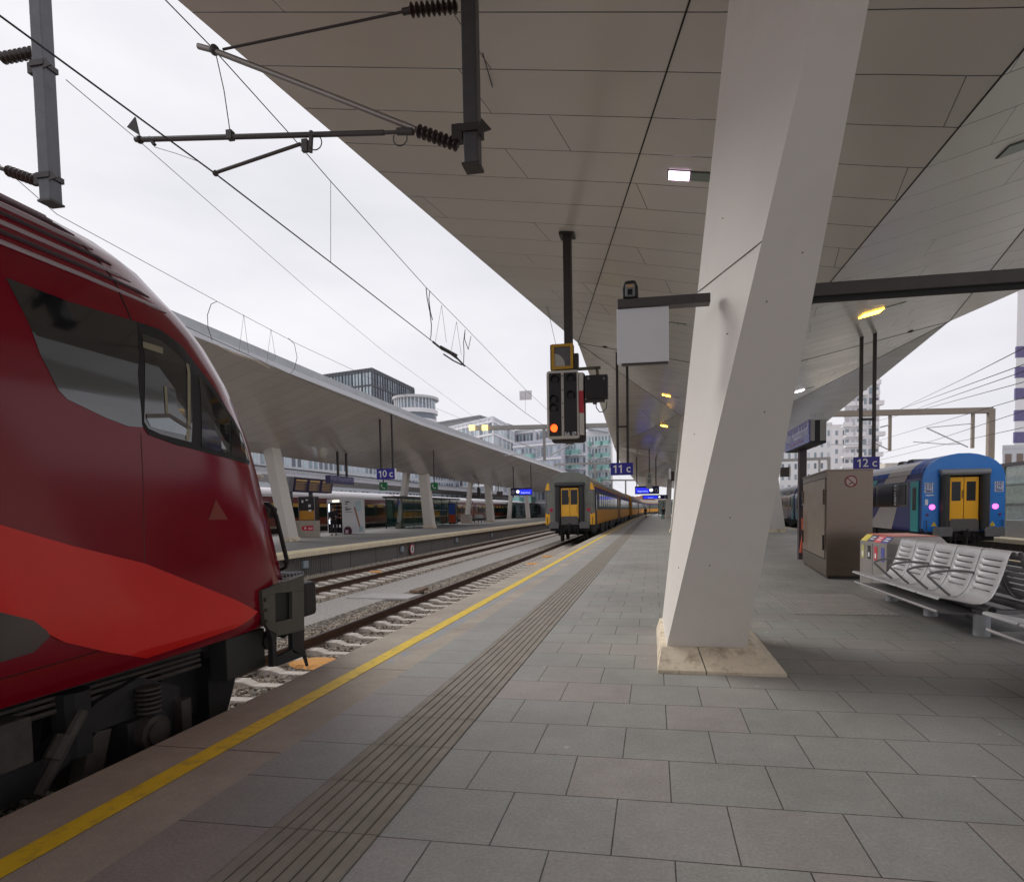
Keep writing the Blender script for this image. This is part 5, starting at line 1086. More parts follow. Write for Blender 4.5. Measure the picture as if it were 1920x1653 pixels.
def siglamp(px, py, lit=False):
    c = qs(px, py); c.y = YS - .108; d = thing; m = MB(); seg = 14; vs = []; fs = []
    for i in range(seg + 1):
        an = R(-40 + 260 * i / seg); 
        for rr, yy in ((.07, 0), (.072, -.04 - .05 * max(0, math.sin(an)))): vs.append((c.x + math.cos(an) * rr, c.y + yy, c.z + math.sin(an) * rr))
    for i in range(seg): fs.append((2 * i, 2 * i + 1, 2 * i + 3, 2 * i + 2))
    m.add(vs, fs); h = m.build('lamp_hood', M('hood_red', s2l(150, 26, 26), .5) if lit else M('hood_black', s2l(22, 22, 23), .8), sg, solid=.006)
    k = MB(); k.disc((c.x, c.y, c.z), (0, -1, 0), (.07 if lit else .052), 22, .012)
    k.build('lamp_lens', M('lamp_signal', (1, .10, .012, 1), .4, emit=1.5) if lit else M('lens_black', s2l(16, 17, 19), .35, spec=.4), h)
for px, py in ((1042, 714), (1072, 712), (1040, 751), (1040, 767), (1072, 743)): siglamp(px, py)
siglamp(1041, 804, True)
m = MB()
for py in (707, 733, 758, 784): m.disc((mid, YS - .10, qs(1050, py).z), (0, -1, 0), .012, 8, .008)
m.build('bolt', DARK, sg)
text('Sch', .095, (mid + .082, YS - .112, b + .075), SIGNW, sg, bold=.001, sx=.72); text('1679', .095, (r - .088, YS - .112, b + .075), SIGNW, sg, bold=.001, sx=.45)
m = MB(); m.box(r + .01, r + .085, YS - .09, YS + .055, b + .06, t - .05); m.build('side_box', SWH, sg); m = MB(); m.box(r + .008, r + .088, YS - .093, YS + .05, qs(1050, 777).z, qs(1050, 736).z); m.build('red_stripe', M('stripe_red', s2l(176, 40, 56), .5), sg)
l2, r2, t2, b2 = qs(1033, 755).x, qs(1076, 755).x, qs(1050, 646).z, qs(1050, 693).z
m = MB(); m.box(l2, r2, YS - .02, YS + .14, b2, t2); m.build('top_box', M('box_bronze', s2l(96, 78, 40), .6), sg, bevel=.006)
fr_ = MB(); w_ = .05; YB = M('signal_yellow', s2l(184, 140, 30), .5, var=.08)
lx = l2 + .03
fr_.box(lx, r2, YS - .05, YS - .02, b2, b2 + w_); fr_.box(lx, r2, YS - .05, YS - .02, t2 - w_, t2); fr_.box(lx, lx + w_, YS - .05, YS - .02, b2 + w_, t2 - w_); fr_.box(r2 - w_, r2, YS - .05, YS - .02, b2 + w_, t2 - w_); fr_.build('display_frame', YB, sg)
m = MB(); m.box(lx + w_, r2 - w_, YS - .025, YS - .021, b2 + w_, t2 - w_); m.build('display_face', M('display_grey', s2l(86, 84, 88), .35), sg)
m = MB(); pts = [(lx + w_, b2 + w_)] + [(lx + w_ + .2 * math.sin(R(an)) , b2 + w_ + .24 * math.cos(R(an))) for an in range(0, 91, 10)]; m.prism(pts, 'y', YS - .030, YS - .026); m.build('display_disc', M('display_pale', s2l(170, 166, 160), .4), sg)
m = MB(); p_ = qs(1082, 680); m.box(r2 + .01, r2 + .09, YS, YS + .12, qs(1080, 692).z, qs(1080, 662).z); m.build('side_bracket', DARK, sg)
# black box on an arm right of the signal
bx = thing('signal_box', 'square black box on a short arm right of the hanging signal', 'signal box', qs(1118, 757))
m = MB(); m.bar(qs(1084, 692), qs(1126, 689), .05, .05); m.bar(qs(1119, 690), qs(1121, 706), .05, .05); m.build('arm', M('arm_olive', s2l(86, 82, 66), .6), bx)
x0_, x1_, z1_, z0_ = qs(1099, 755).x, qs(1140, 755).x, qs(1100, 705).z, qs(1100, 749).z; m = MB(); m.box(x0_, x1_, YS - .08, YS + .1, z0_, z1_); m.build('housing', M('box_black', s2l(34, 30, 34), .6), bx, bevel=.01)
m = MB(); 
for px in (1104, 1133): m.disc((qs(px, 710).x, YS - .08, qs(px, 711).z), (0, -1, 0), .022, 10, .006)
m.build('screw', M('screw_grey', s2l(120, 118, 118), .5), bx)
m = MB(); m.box(qs(1095, 755).x, qs(1134, 755).x, YS - .03, YS + .08, z0_ - .05, z0_); m.box(qs(1112, 755).x, qs(1119, 755).x, YS - .05, YS + .04, z0_ - .09, z0_ - .05); m.build('tray', DARK, bx)
m = MB(); c = qs(1127, 757); m.tube([qs(1117, 752), qs(1118, 764), qs(1124, 772), qs(1131, 772), qs(1137, 764), qs(1138, 752)], .010, 6); m.build('cable', M('cable_grey', s2l(96, 92, 94), .6), bx)

# ------------------------------------------------------------------ arm with blank panel and camera left of the big column, beam on its right
YA = 5.4
def qa(px, py, Y=YA): return P(px, py, Y=Y)
BAR = M('beam_dark', s2l(84, 78, 78), .45, metal=.3, var=.08, scale=4)
ar = thing('sign_arm', 'dark steel arm with a blank white panel, left of the large column', 'sign arm', qa(1235, 570))
a, b = qa(1158, 574), qa(1318, 566); m = MB(); m.box(a.x, b.x + .06, YA - .05, YA + .07, a.z - .035, a.z + .045); m.build('arm', BAR, ar, bevel=.006)
m = MB()
for px in (1265, 1297): m.disc((qa(px, 0).x, YA - .051, a.z + .005), (0, -1, 0), .006, 8, .004)
m.build('bolt', BLACK, ar)
x0_, x1_, z0_ = qa(1157, 620).x, qa(1254, 620).x, qa(1200, 681).z
m = MB(); m.box(x0_, x1_, YA - .03, YA + .03, z0_, a.z - .037); m.build('panel', M('panel_blank', s2l(234, 236, 240), .45, var=.02), ar, bevel=.004)
m = MB(); m.box(x0_ + .04, x1_ - .004, YA - .022, YA + .034, z0_ - .014, z0_ - .001); m.build('panel_edge', DARK, ar)
cm_ = thing('security_camera', 'black domed security camera sitting on the dark arm above the blank white panel', 'camera', qa(1182, 562))
c = qa(1182, 548); m = MB(); m.prism([(c.x - .066, a.z + .046), (c.x - .07, c.z + .02), (c.x - .05, c.z + .085), (c.x + .045, c.z + .088), (c.x + .068, c.z + .03), (c.x + .07, a.z + .046)], 'y', YA - .06, YA + .14); m.build('housing', BLACK, cm_, bevel=.02)
m = MB(); m.box(c.x - .04, c.x + .042, YA - .085, YA - .055, a.z + .05, c.z + .045); m.build('front_bracket', M('cam_grey', s2l(120, 124, 128), .4), cm_, bevel=.008); m = MB(); m.box(c.x - .03, c.x + .03, YA - .09, YA - .086, c.z + .012, c.z + .035); m.build('lens_window', M('cam_amber', s2l(190, 150, 110), .3), cm_)
m = MB(); m.box(c.x - .02, c.x + .02, YA - .095, YA - .086, c.z - .05, c.z - .005); m.build('lens', GLASS, cm_)
bb = thing('support_beam', 'dark steel beam running from the large column to the right edge of the photo', 'beam', qa(1700, 540, 5.3))
a, b = qa(1500, 550, 5.3), qa(1920, 528, 5.3); m = MB(); m.box(a.x - .1, 5.5, 5.24, 5.36, a.z - .05, a.z + .055); m.build('beam', BAR, bb, bevel=.006); m = MB(); m.box(a.x - .1, 5.5, 5.27, 5.33, a.z - .082, a.z - .05); m.build('cable_tray', BLACK, bb)

# ------------------------------------------------------------------ hanging platform sector signs
def sector(px0, px1, py0, py1, Y, poles, txt, label, topz=None, edge=False, dark=None, th=.09):
    a, b = P(px0, py0, Y=Y), P(px1, py1, Y=Y); s_ = thing('sector_sign', label, 'sign', ((a.x + b.x) / 2, Y, b.z))
    m = MB(); m.box(a.x, b.x, Y - th / 2, Y + th / 2, b.z, a.z); m.build('board', BLUE, s_, bevel=.006)
    if edge: m = MB(); m.box(b.x + .002, b.x + .05, Y - th / 2 - .004, Y + th / 2, b.z, a.z); m.build('board_edge', SIGNW, s_)
    h = (a.z - b.z); w_ = b.x - a.x
    n1, n2 = txt.split(' '); zc_ = (a.z + b.z) / 2; hc = h * .64; yy = Y - th / 2 - .004
    for k_, ch in enumerate(n1):
        cx = a.x + w_ * (.19 + .24 * k_)
        if ch == '1':
            m = MB(); t_ = hc * .15; m.prism([(cx + t_ * .2, zc_ - hc / 2), (cx + t_ * 1.3, zc_ - hc / 2), (cx + t_ * 1.3, zc_ + hc / 2), (cx + t_ * .3, zc_ + hc / 2), (cx - t_ * 1.5, zc_ + hc * .30), (cx - t_ * .9, zc_ + hc * .19), (cx + t_ * .2, zc_ + hc * .30)], 'y', yy - .003, yy + .003); m.build('lettering', SIGNW, s_)
        else: text(ch, hc * 1.42, (cx + w_ * .02, yy, zc_), SIGNW, s_, bold=hc * .012)
    text(n2, hc * 1.42, (a.x + w_ * .80, yy, zc_), SIGNW, s_, bold=hc * .012)
    pl = []
    for px, pyt in poles:
        c = P(px, pyt, Y=Y); m = MB(); zt_ = topz(c.x, Y) if topz else c.z; m.box(c.x - .045, c.x + .045, Y - .04, Y + .04, a.z, zt_ + .03); m.build('pole', dark or DARK, s_); pl.append(c.x)
    return s_, a, b, pl
s11, a, b, pl = sector(1145, 1187, 868, 890, 21.5, ((1157, 700), (1176, 700)), '11 c', 'blue 11 c sign hanging on two long dark poles above the grey coach', soffit_z)
m = MB(); zc = P(1165, 800, Y=21.5).z; m.box(pl[0], pl[1], 21.46, 21.54, zc - .03, zc + .03); m.build('cross_bar', DARK, s11)
s12, a, b, pl = sector(1600.5, 1648.5, 857, 879.5, 19.5, ((1615, 686), (1640, 682)), '12 c', 'blue 12 c sign hanging on two poles behind the steel cabinet', soffit_z)
m = MB(); zc = P(1625, 786, Y=19.5).z; m.box(pl[0], pl[1], 19.46, 19.54, zc - .03, zc + .03); m.build('cross_bar', DARK, s12)
sz10 = lambda x, y: soffit_z(x, y, TRI10)
s10, a, b, pl = sector(706.5, 741, 879, 898, 29, ((713, 810), (735, 808)), '10 c', 'blue 10 c sign hanging on two poles over platform 10', sz10, edge=True)
def phone(px, py, Y, label, pole=None):
    a = P(px, py, Y=Y); s_ = .26; t_ = thing('phone_sign', label, 'sign', (a.x, Y, a.z - s_), 'green emergency phone signs'); m = MB(); m.box(a.x - s_, a.x + s_, Y - .04, Y + .04, a.z - s_, a.z + s_); m.build('board', M('sign_green', s2l(20, 120, 70), .4), t_)
    m = MB(); m.tube([(a.x - .1, Y - .05, a.z + .12), (a.x - .12, Y - .05, a.z), (a.x - .02, Y - .05, a.z - .12), (a.x + .12, Y - .05, a.z - .13)], [.05, .02, .02, .05], 8); m.build('receiver_symbol', SIGNW, t_)
    m = MB(); zt_ = pole if pole else sz10(a.x, Y) + .03; m.box(a.x - .03, a.x + .03, Y - .03, Y + .03, a.z + s_, zt_); m.build('pole', DARK, t_)
phone(719, 911.5, 36, 'small green phone sign hanging just below the 10 c sign', P(719, 899, Y=36).z); phone(814.5, 911.5, 40, 'small green phone sign on a long pole right of the second pair of columns')
# platform 10 name board, parallel to the tracks
X0 = -17.6; a, b = P(619, 890, X=X0), P(664, 908, X=X0)
nb = thing('name_board', 'dark blue station name board hanging over platform 10 above the vending machine', 'name board', (X0, (a.y + b.y) / 2, P(619, 906, X=X0).z))
z1_, z0_ = P(640, 892.5, X=X0).z, P(640, 907, X=X0).z; m = MB(); m.box(X0 - .3, X0, a.y, b.y, z0_, z1_); m.build('board', NAVY, nb, bevel=.01)
text('Wien Hauptbahnhof', .40, (X0 + .004, (a.y + b.y) / 2, z1_ - (z1_ - z0_) * .35), M('text_pale', s2l(150, 150, 190), .5), nb, '+x', sx=.8)
for px in (634, 650): c = P(px, 880, X=X0 - .1); m = MB(); m.box(c.x - .06, c.x + .04, c.y - .06, c.y + .06, z1_, sz10(c.x, c.y) + .05); m.build('pole', DARK, nb)
# blue train displays
def display(px0, px1, py0, py1, Y, label, mirror=False, tz=None, poles=()):
    a, b = P(px0, py0, Y=Y), P(px1, py1, Y=Y); t_ = thing('train_display', label, 'train display', ((a.x + b.x) / 2, Y, b.z), 'blue train displays'); w_ = b.x - a.x; h = a.z - b.z
    m = MB(); m.box(a.x, b.x, Y - .12, Y + .12, b.z, a.z); m.build('housing', M('display_navy', s2l(24, 22, 84), .4), t_, bevel=.01)
    f = (lambda u: a.x + w_ * (1 - u)) if mirror else (lambda u: a.x + w_ * u)
    m = MB(); m.box(f(.40), f(.97), Y - .128, Y - .121, b.z + h * .12, a.z - h * .2); m.build('screen', M('screen_blue', (.02, .03, .75, 1), .4, emit=.55), t_)
    m = MB(); m.disc((f(.33), Y - .125, (a.z + b.z) / 2), (0, -1, 0), h * .23, 20, .01); m.build('clock_face', M('clock_white', (.9, .92, 1, 1), .4, emit=.7), t_)
    text('Regionalzug', h * .26, (f(.68), Y - .131, b.z + h * .36), M('screen_text', (.5, .6, 1, 1), .4, emit=.7), t_)
    m = MB(); cx = f(.11); cz = (a.z + b.z) / 2 - h * .05; m.tube([(cx - h * .16, Y - .125, cz + h * .05), (cx - h * .16, Y - .125, cz - h * .18), (cx + h * .16, Y - .125, cz - h * .18), (cx + h * .16, Y - .125, cz + h * .05), (cx, Y - .125, cz + h * .25), (cx - h * .16, Y - .125, cz + h * .05)], h * .035, 6); m.build('symbol', SIGNW, t_)
    for px in poles: c = P(px, py0, Y=Y); m = MB(); m.box(c.x - .05, c.x + .05, Y - .05, Y + .05, a.z, (tz or soffit_z)(c.x, Y) + .05); m.build('pole', DARK, t_)
display(958, 998.5, 915, 928, 62, 'blue train display over platform 10 left of the grey coach end', False, sz10, (963, 996))
display(1190.5, 1236, 911.5, 925.5, 62, 'blue train display over the near platform above the distant people, nearer of two', True, None, (1194, 1230))
display(1205, 1252, 928, 935, 84, 'dark blue train display just below the nearer one over the near platform', True, None, ())
YZ = 52; t_ = thing('stop_number_board', 'narrow pale board with two 0 signs hanging in front of the blue display', 'sign', P(1217, 916, Y=YZ)); a, b = P(1212, 887, Y=YZ), P(1223, 916, Y=YZ)
m = MB(); m.box(a.x, b.x, YZ - .03, YZ + .03, b.z, a.z); m.build('board', M('board_pale', s2l(176, 176, 168), .5), t_)
for py in (893, 902.5): text('0', .42, ((a.x + b.x) / 2, YZ - .04, P(1217, py, Y=YZ).z), M('text_black', s2l(40, 36, 40), .6), t_, bold=.006)
m = MB(); cx = (a.x + b.x) / 2; m.box(cx - .04, cx + .04, YZ - .03, YZ + .03, a.z, soffit_z(cx, YZ) + .05); m.build('pole', DARK, t_)
# ------------------------------------------------------------------ name board on a post, right
XB = 3.95; a, b = P(1517, 786, X=XB), P(1472.5, 846, X=XB); yn, yf = a.y, b.y
nbr = thing('name_board', 'double sided blue station name board on a dark post right of the large column', 'name board', (4.2, 17.96, 0))
z1_, z0_ = a.z, P(1517, 828.5, X=XB).z; NAVR = M('name_blue', s2l(96, 96, 158), .2, var=.05, coat=.3)
m = MB(); m.box(XB, XB + .015, yn, yf, z0_, z1_); m.box(XB + .015, XB + .03, yn - .01, yn + .02, z0_, z1_, 1); m.build('blue_face', [NAVR, BLUE], nbr)
m = MB(); m.box(XB + .03, XB + .14, yn, yf, z0_ + .03, z1_ - .01); m.build('front_case', M('case_grey', s2l(150, 150, 148), .45), nbr)
m = MB(); m.box(XB + .14, XB + .27, yn + .01, yf, z0_ + .03, z1_ - .02); m.build('middle_gap', BLACK, nbr); m = MB(); m.box(XB + .27, XB + .42, yn, yf, z0_ + .03, z1_ - .01); m.build('back_case', M('case_grey', s2l(150, 150, 148), .45), nbr)
m = MB(); m.box(XB + .02, XB + .42, yn, yf, z0_ - .03, z0_ + .03); m.build('bottom_rail', BLACK, nbr)
text('Wien Hauptbahnhof', .42, (XB - .004, (yn + yf) / 2, z0_ + (z1_ - z0_) * .58), M('name_text', s2l(206, 208, 226), .5), nbr, '-x', sx=.75)
text('Vienna Main Station', .2, (XB - .004, (yn + yf) / 2, z0_ + (z1_ - z0_) * .2), M('name_text2', s2l(176, 160, 190), .5), nbr, '-x')
m = MB(); m.box(4.11, 4.31, 17.86, 18.06, 0, z0_); m.build('post', M('post_purple', s2l(70, 60, 66), .45, metal=.2), nbr)
m = MB()
for i in range(7): x_ = XB + .06 + i * .05; m.box(x_ - .004, x_ + .004, yn + .05, yn + .06, z1_, z1_ + .14)
m.build('bird_spikes', GALV, nbr)
sgn = thing('info_plate', 'small dark blue pictogram plate on the post of the right name board', 'sign', (4.2, 17.8, 1.3)); a, b = P(1501.5, 929, Y=17.84), P(1514, 950, Y=17.84)
m = MB(); m.box(a.x, b.x, 17.82, 17.85, b.z, a.z); m.build('plate', M('plate_navy', s2l(34, 34, 64), .4), sgn, bevel=.01); m = MB(); cx = (a.x + b.x) / 2; m.ball((cx - .04, 17.815, a.z - .07), .03, 6); m.box(cx - .03, cx + .06, 17.812, 17.819, a.z - .15, a.z - .09); m.box(cx - .07, cx + .07, 17.812, 17.819, b.z + .05, b.z + .07); m.box(cx - .06, cx + .06, 17.812, 17.819, b.z + .09, b.z + .1); m.build('pictogram', SIGNW, sgn)
hr = thing('handrail', 'orange brown leaning rail standing at the foot of the name board post', 'rail', (4.15, 17.6, 0)); m = MB(); m.tube([P(1505, 971, Y=17.7), P(1506, 1000, Y=17.7), P(1501, 1036, Y=17.7)], .035, 8); m.build('bar', M('rail_orange', s2l(188, 84, 52), .45), hr)
cl_ = thing('wall_clock', 'dark edge-on hanging screen right of the large column above the far blue train', 'screen', P(1474, 884, Y=30)); a, b = P(1465, 876, Y=30), P(1480, 893, Y=30); m = MB(); m.box(a.x, b.x, 30, 30.3, b.z, a.z); m.build('housing', M('screen_dark', s2l(52, 42, 40), .4), cl_); m = MB(); m.box(b.x, b.x + .06, 30, 30.3, b.z, a.z + .05); m.build('frame', M('frame_pale', s2l(190, 184, 170), .5), cl_)
lb = thing('column_speaker', 'small dark box with a white plate on the left side of the far white column', 'speaker', P(1258, 890, Y=37)); a, b = P(1254, 878, Y=37), P(1258, 898, Y=37); m = MB(); m.box(a.x, b.x, 36.9, 37, b.z, a.z); m.build('plate', SIGNW, lb); m = MB(); a, b = P(1258, 884, Y=37.1), P(1264, 901, Y=37.1); m.box(a.x, b.x, 37, 37.4, b.z, a.z); m.build('box', M('box_brown', s2l(56, 40, 38), .5), lb)

# ------------------------------------------------------------------ steel cabinet
cb = thing('steel_cabinet', 'tall brushed steel cabinet with a no smoking sticker beside the name board post', 'cabinet', (4.0, 14.5, 0))
x0_, x1_, y0_, y1_, hh = 3.55, P(1636, 1000, Y=13.07).x, 13.07, 16.5, P(1549, 881, Y=13.07).z
def skew(v): return Vector((v.x + (v.y - 13.07) * .10, v.y, v.z))
m = MB(); m.box(x0_, x1_, y0_, y1_, .06, hh - .02); m.xf(skew).build('body', STAIN, cb, bevel=.006); m = MB(); m.box(x0_ + .03, x1_ - .03, y0_ + .03, y1_ - .03, 0, .06); m.xf(skew).build('foot', DARK, cb)
m = MB(); m.box(x0_ - .02, x1_ + .01, y0_ - .01, y1_ + .02, hh - .02, hh + .01); m.xf(skew).build('top_cap', STAIN, cb)
m = MB(); m.box(x0_ - .015, x0_ - .002, y0_ + .15, y1_ - .12, .42, hh - .17); m.xf(skew).build('door', M('door_stainless', s2l(150, 138, 126), .4, metal=.8, var=.12, scale=2, dirt=s2l(124, 84, 64), dscale=.6), cb, bevel=.004)
m = MB(); m.box(x0_ - .006, x0_ - .001, y0_ + .12, y1_ - .09, .39, .42); m.box(x0_ - .006, x0_ - .001, y0_ + .1, y1_ - .1, hh - .17, hh - .15); m.xf(skew).build('door_gap', JD, cb)
for yy, z_ in ((y0_ + .2, .75), (y0_ + .2, hh - .55), (y1_ - .2, .75), (y1_ - .2, hh - .5)): m = MB(); m.box(x0_ - .05, x0_ - .015, yy - .02, yy + .02, z_ - .16, z_ + .16); m.xf(skew).build('hinge', DARK if z_ < 1 else STAIN, cb, bevel=.004)
c = P(1596, 902, Y=13.06); st_ = thing('no_smoking_sign', 'round red and white no smoking sticker on the steel cabinet', 'sticker', (c.x, 13.06, c.z - .12))
m = MB(); m.disc((c.x, 13.063, c.z), (0, -1, 0), .125, 32, .004); m.build('disc', M('sticker_pale', s2l(196, 180, 174), .4), st_)
RR = M('sticker_red', s2l(140, 24, 34), .4); m = MB(); m.tube([(c.x + .11 * math.cos(R(k * 10)), 13.056, c.z + .11 * math.sin(R(k * 10))) for k in range(37)], .011, 6, caps=False); m.bar((c.x - .08, 13.056, c.z + .08), (c.x + .08, 13.056, c.z - .08), .018, .006, up=(0, 1, 0)); m.build('ring_and_bar', RR, st_)
m = MB(); m.bar((c.x - .03, 13.0575, c.z - .05), (c.x + .03, 13.0575, c.z - .015), .014, .004, up=(0, 1, 0)); m.ball((c.x - .03, 13.058, c.z - .055), .014, 6, sc=(1, .2, 1)); m.build('cigarette', JD, st_)

# ------------------------------------------------------------------ recycling bin
bn = thing('recycling_bin', 'steel four part recycling bin with coloured labels behind the bench', 'waste bin', (4.2, 11.2, 0))
x0_, x1_, y0_, y1_, hh = 3.83, 4.78, 10.62, 11.9, .99; BS = M('bin_steel', s2l(168, 162, 158), .4, metal=.55, var=.06, scale=3)
m = MB(); m.box(x0_, x1_, y0_, y1_, .0, hh - .13); m.build('body', BS, bn, bevel=.005)
m = MB(); m.hexa([(x0_, y0_, hh - .13), (x1_, y0_, hh - .13), (x1_, y1_, hh - .13), (x0_, y1_, hh - .13)], [(x0_ + .13, y0_ + .02, hh), (x1_ - .12, y0_ + .02, hh), (x1_ - .12, y1_ - .02, hh), (x0_ + .13, y1_ - .02, hh)]); m.build('lid', BS, bn, bevel=.004)
m = MB(); m.box(x0_ + .15, x1_ - .15, y0_ + .05, y1_ - .05, hh, hh + .012); m.build('top_tray', M('tray_orange', s2l(206, 96, 54), .35), bn)
m = MB(); m.box(x0_ - .003, x0_ - .0005, (y0_ + y1_) / 2 - .004, (y0_ + y1_) / 2 + .004, .0, hh - .14); m.build('door_gap', JD, bn)
LC = [M('label_blue', s2l(90, 92, 168), .45), M('label_red', s2l(200, 70, 84), .45), M('label_black', s2l(56, 54, 56), .45), M('label_yellow', s2l(190, 184, 120), .45)]
LT = [M('tag_blue', s2l(110, 112, 160), .45), M('tag_red', s2l(226, 110, 120), .45), M('tag_grey', s2l(104, 104, 120), .45), M('tag_yellow', s2l(236, 214, 110), .45)]
d_ = (y1_ - y0_) / 4
for i in range(4):
    ya, yb = y0_ + d_ * i, y0_ + d_ * (i + 1); m = MB(); m.box(x0_ - .006, x0_ - .001, ya + .09, yb - .09, .56, .80); l_ = m.build('side_label', LC[i], bn)
    m = MB(); m.box(x0_ - .009, x0_ - .0065, ya + .13, yb - .13, .60, .68); m.build('pictogram', SIGNW if i else LT[0], l_)
    def on(y, t, o=.004): return (x0_ + .13 * t - o, y, hh - .13 + .13 * t + o)
    m = MB(); m.add([on(ya + .01, .08), on(yb - .01, .08), on(yb - .01, .95), on(ya + .01, .95)], [(0, 1, 2, 3)]); l_ = m.build('lid_label', LT[i], bn)
    if i < 3: 
        m = MB(); 
        for t0 in (.35, .6): m.add([on(ya + .07, t0, .006), on(yb - .07, t0, .006), on(yb - .07, t0 + .12, .006), on(ya + .07, t0 + .12, .006)], [(0, 1, 2, 3)])
        m.build('wording', SIGNW, l_)

# ------------------------------------------------------------------ double steel bench
SEAT = M('bench_steel', s2l(190, 189, 192), .42, metal=.2, var=.08, scale=4, bump=.04, bscale=60); SEATD = M('bench_edge', s2l(142, 140, 143), .42, metal=.3)
PROF = [(3.215, .425), (3.222, .443), (3.25, .447), (3.36, .425), (3.48, .398), (3.58, .378), (3.66, .378), (3.72, .40), (3.765, .445), (3.80, .505), (3.83, .575), (3.855, .645), (3.88, .715), (3.90, .785), (3.92, .855), (3.937, .92), (3.957, .962), (3.985, .975), (4.01, .955), (4.02, .925)]
def make_bench(y0, label):
    th = thing('bench', label, 'bench', (4.0, y0 + 1.55, 0), 'back to back steel benches')
    CX = 4.005; n = 5; pw = .6
    for side in (1, -1):
        for k in range(n):
            ya = y0 + k * pw + .012; yb = y0 + (k + 1) * pw - .012
            ys = [ya, ya + .07, ya + .10, (ya + yb) / 2 - .01, (ya + yb) / 2 + .01, yb - .10, yb - .07, yb] if False else [ya, ya + .02, ya + .10, yb - .10, yb - .02, yb]
            pf = []
            for (p_, q2) in zip(PROF, PROF[1:]):
                pf.append(p_)
            pf.append(PROF[-1])
            # add a narrow row for each slot in the back
            rows = []; slots = set()
            for i, p_ in enumerate(pf):
                rows.append(p_)
                if 9 <= i <= 14:
                    q2 = pf[i + 1]; rows[-1] = (inter(p_[0], q2[0], 0), inter(p_[1], q2[1], 0)); slots.add(len(rows) - 1); rows.append((inter(p_[0], q2[0], .2), inter(p_[1], q2[1], .2)))
            vs = []; fs = []
            for (x, z) in rows:
                for y_ in ys:
                    e = .010 if y_ in (ys[0], ys[-1]) else 0
                    vs.append(((x if side == 1 else 2 * CX - x + .02), y_, z + e * .6))
            W = len(ys)
            for i in range(len(rows) - 1):
                for j in range(W - 1):
                    if i in slots and j == 2: continue
                    fs.append((i * W + j, i * W + j + 1, (i + 1) * W + j + 1, (i + 1) * W + j))
            m = MB(); m.add(vs, fs); o = m.build('seat_shell', SEAT, th, smooth=True, solid=.006, recalc=True)
        for k in range(1, n):
            y_ = y0 + k * pw; f = (lambda x: x) if side == 1 else (lambda x: 2 * CX - x + .02)
            m = MB(); m.tube([(f(x), y_, z) for x, z in ((3.60, .40), (3.55, .44), (3.36, .625), (3.345, .645), (3.36, .66), (3.45, .69), (3.60, .705), (3.74, .70), (3.88, .68))], .016, 8); m.build('armrest', SEATD, th, smooth=True)
            m = MB(); m.tube([(f(x), y_, z - .012) for x, z in PROF[3:-2]], .012, 6); m.build('seat_joint', SEATD, th, smooth=True)
    m = MB(); m.cyl((3.77, y0 + .0, .315), (3.77, y0 + n * pw, .315), .05, 18); m.cyl((4.26, y0 + .0, .315), (4.26, y0 + n * pw, .315), .05, 18); m.build('support_tube', SEATD, th, smooth=True)
    m = MB(); m.cyl((3.77, y0 - .003, .315), (3.77, y0 - .001, .315), .043, 18); m.build('tube_mouth', BLACK, th)
    m = MB(); m.add([(3.245, y0 + .12, .285), (3.245, y0 + n * pw - .02, .285), (3.26, y0 + .12, .268), (3.26, y0 + n * pw - .02, .268)], [(0, 1, 3, 2)]); m.box(3.245, 3.26, y0 + .12, y0 + n * pw - .02, .27, .29); m.build('shelf_lip', M('lip_bright', s2l(214, 210, 210), .3, metal=.5), th)
    m = MB(); m.box(3.26, 4.1, y0 + .12, y0 + n * pw - .04, .252, .262); m.build('lower_shelf', M('shelf_steel', s2l(128, 126, 126), .45, metal=.4), th)
    for yy in (.16, 1.44, 2.78):
        for xx in (3.745, 4.28): m = MB(); m.cyl((xx, y0 + yy, 0), (xx, y0 + yy, .25), .086, 24); m.build('leg', M('leg_grey', s2l(176, 180, 184), .5, metal=.2, var=.08, scale=6), th, smooth=True)
        m = MB(); m.box(3.66, 4.4, y0 + yy - .05, y0 + yy + .05, .264, .30); m.build('cross_bracket', SEATD, th)
    return th
b1 = make_bench(7.36, 'perforated steel bench with five seats per side and looped armrests, on the right'); copy_tree(b1, (4.0, 3.46 + 1.55, 0), None, 'second steel bench, only its front lip showing at the right edge')
# ------------------------------------------------------------------ platform 10 furniture
Z0 = PZ10
# tilted display boards, parallel to the tracks, on two posts
XD = -21.0; ds = thing('display_boards', 'three tilted orange lit departure screens in a row on posts on platform 10', 'display boards', (XD, 35, Z0))
ya, yb = P(540, 905, X=XD).y, P(622, 912, X=XD).y; zt_, zb = P(540, 893.5, X=XD).z, P(540, 921, X=XD).z
def tl(x, z): return x + (z - zb) * .18
def slab(y0, y1, z0, z1, x0, x1): 
    m = MB(); m.hexa([(tl(x0, z0), y0, z0), (tl(x1, z0), y0, z0), (tl(x1, z0), y1, z0), (tl(x0, z0), y1, z0)], [(tl(x0, z1), y0, z1), (tl(x1, z1), y0, z1), (tl(x1, z1), y1, z1), (tl(x0, z1), y1, z1)]); return m
dy = (yb - ya - .5) / 3
slab(ya, ya + .45, zb, zt_, XD - .4, XD - .02).build('end_cap', M('cap_grey', s2l(140, 140, 150), .4), ds)
OR_ = M('screen_orange', (.55, .34, .12, 1), .4, emit=.12); SCR = M('screen_dull', s2l(104, 92, 100), .3, var=.1)
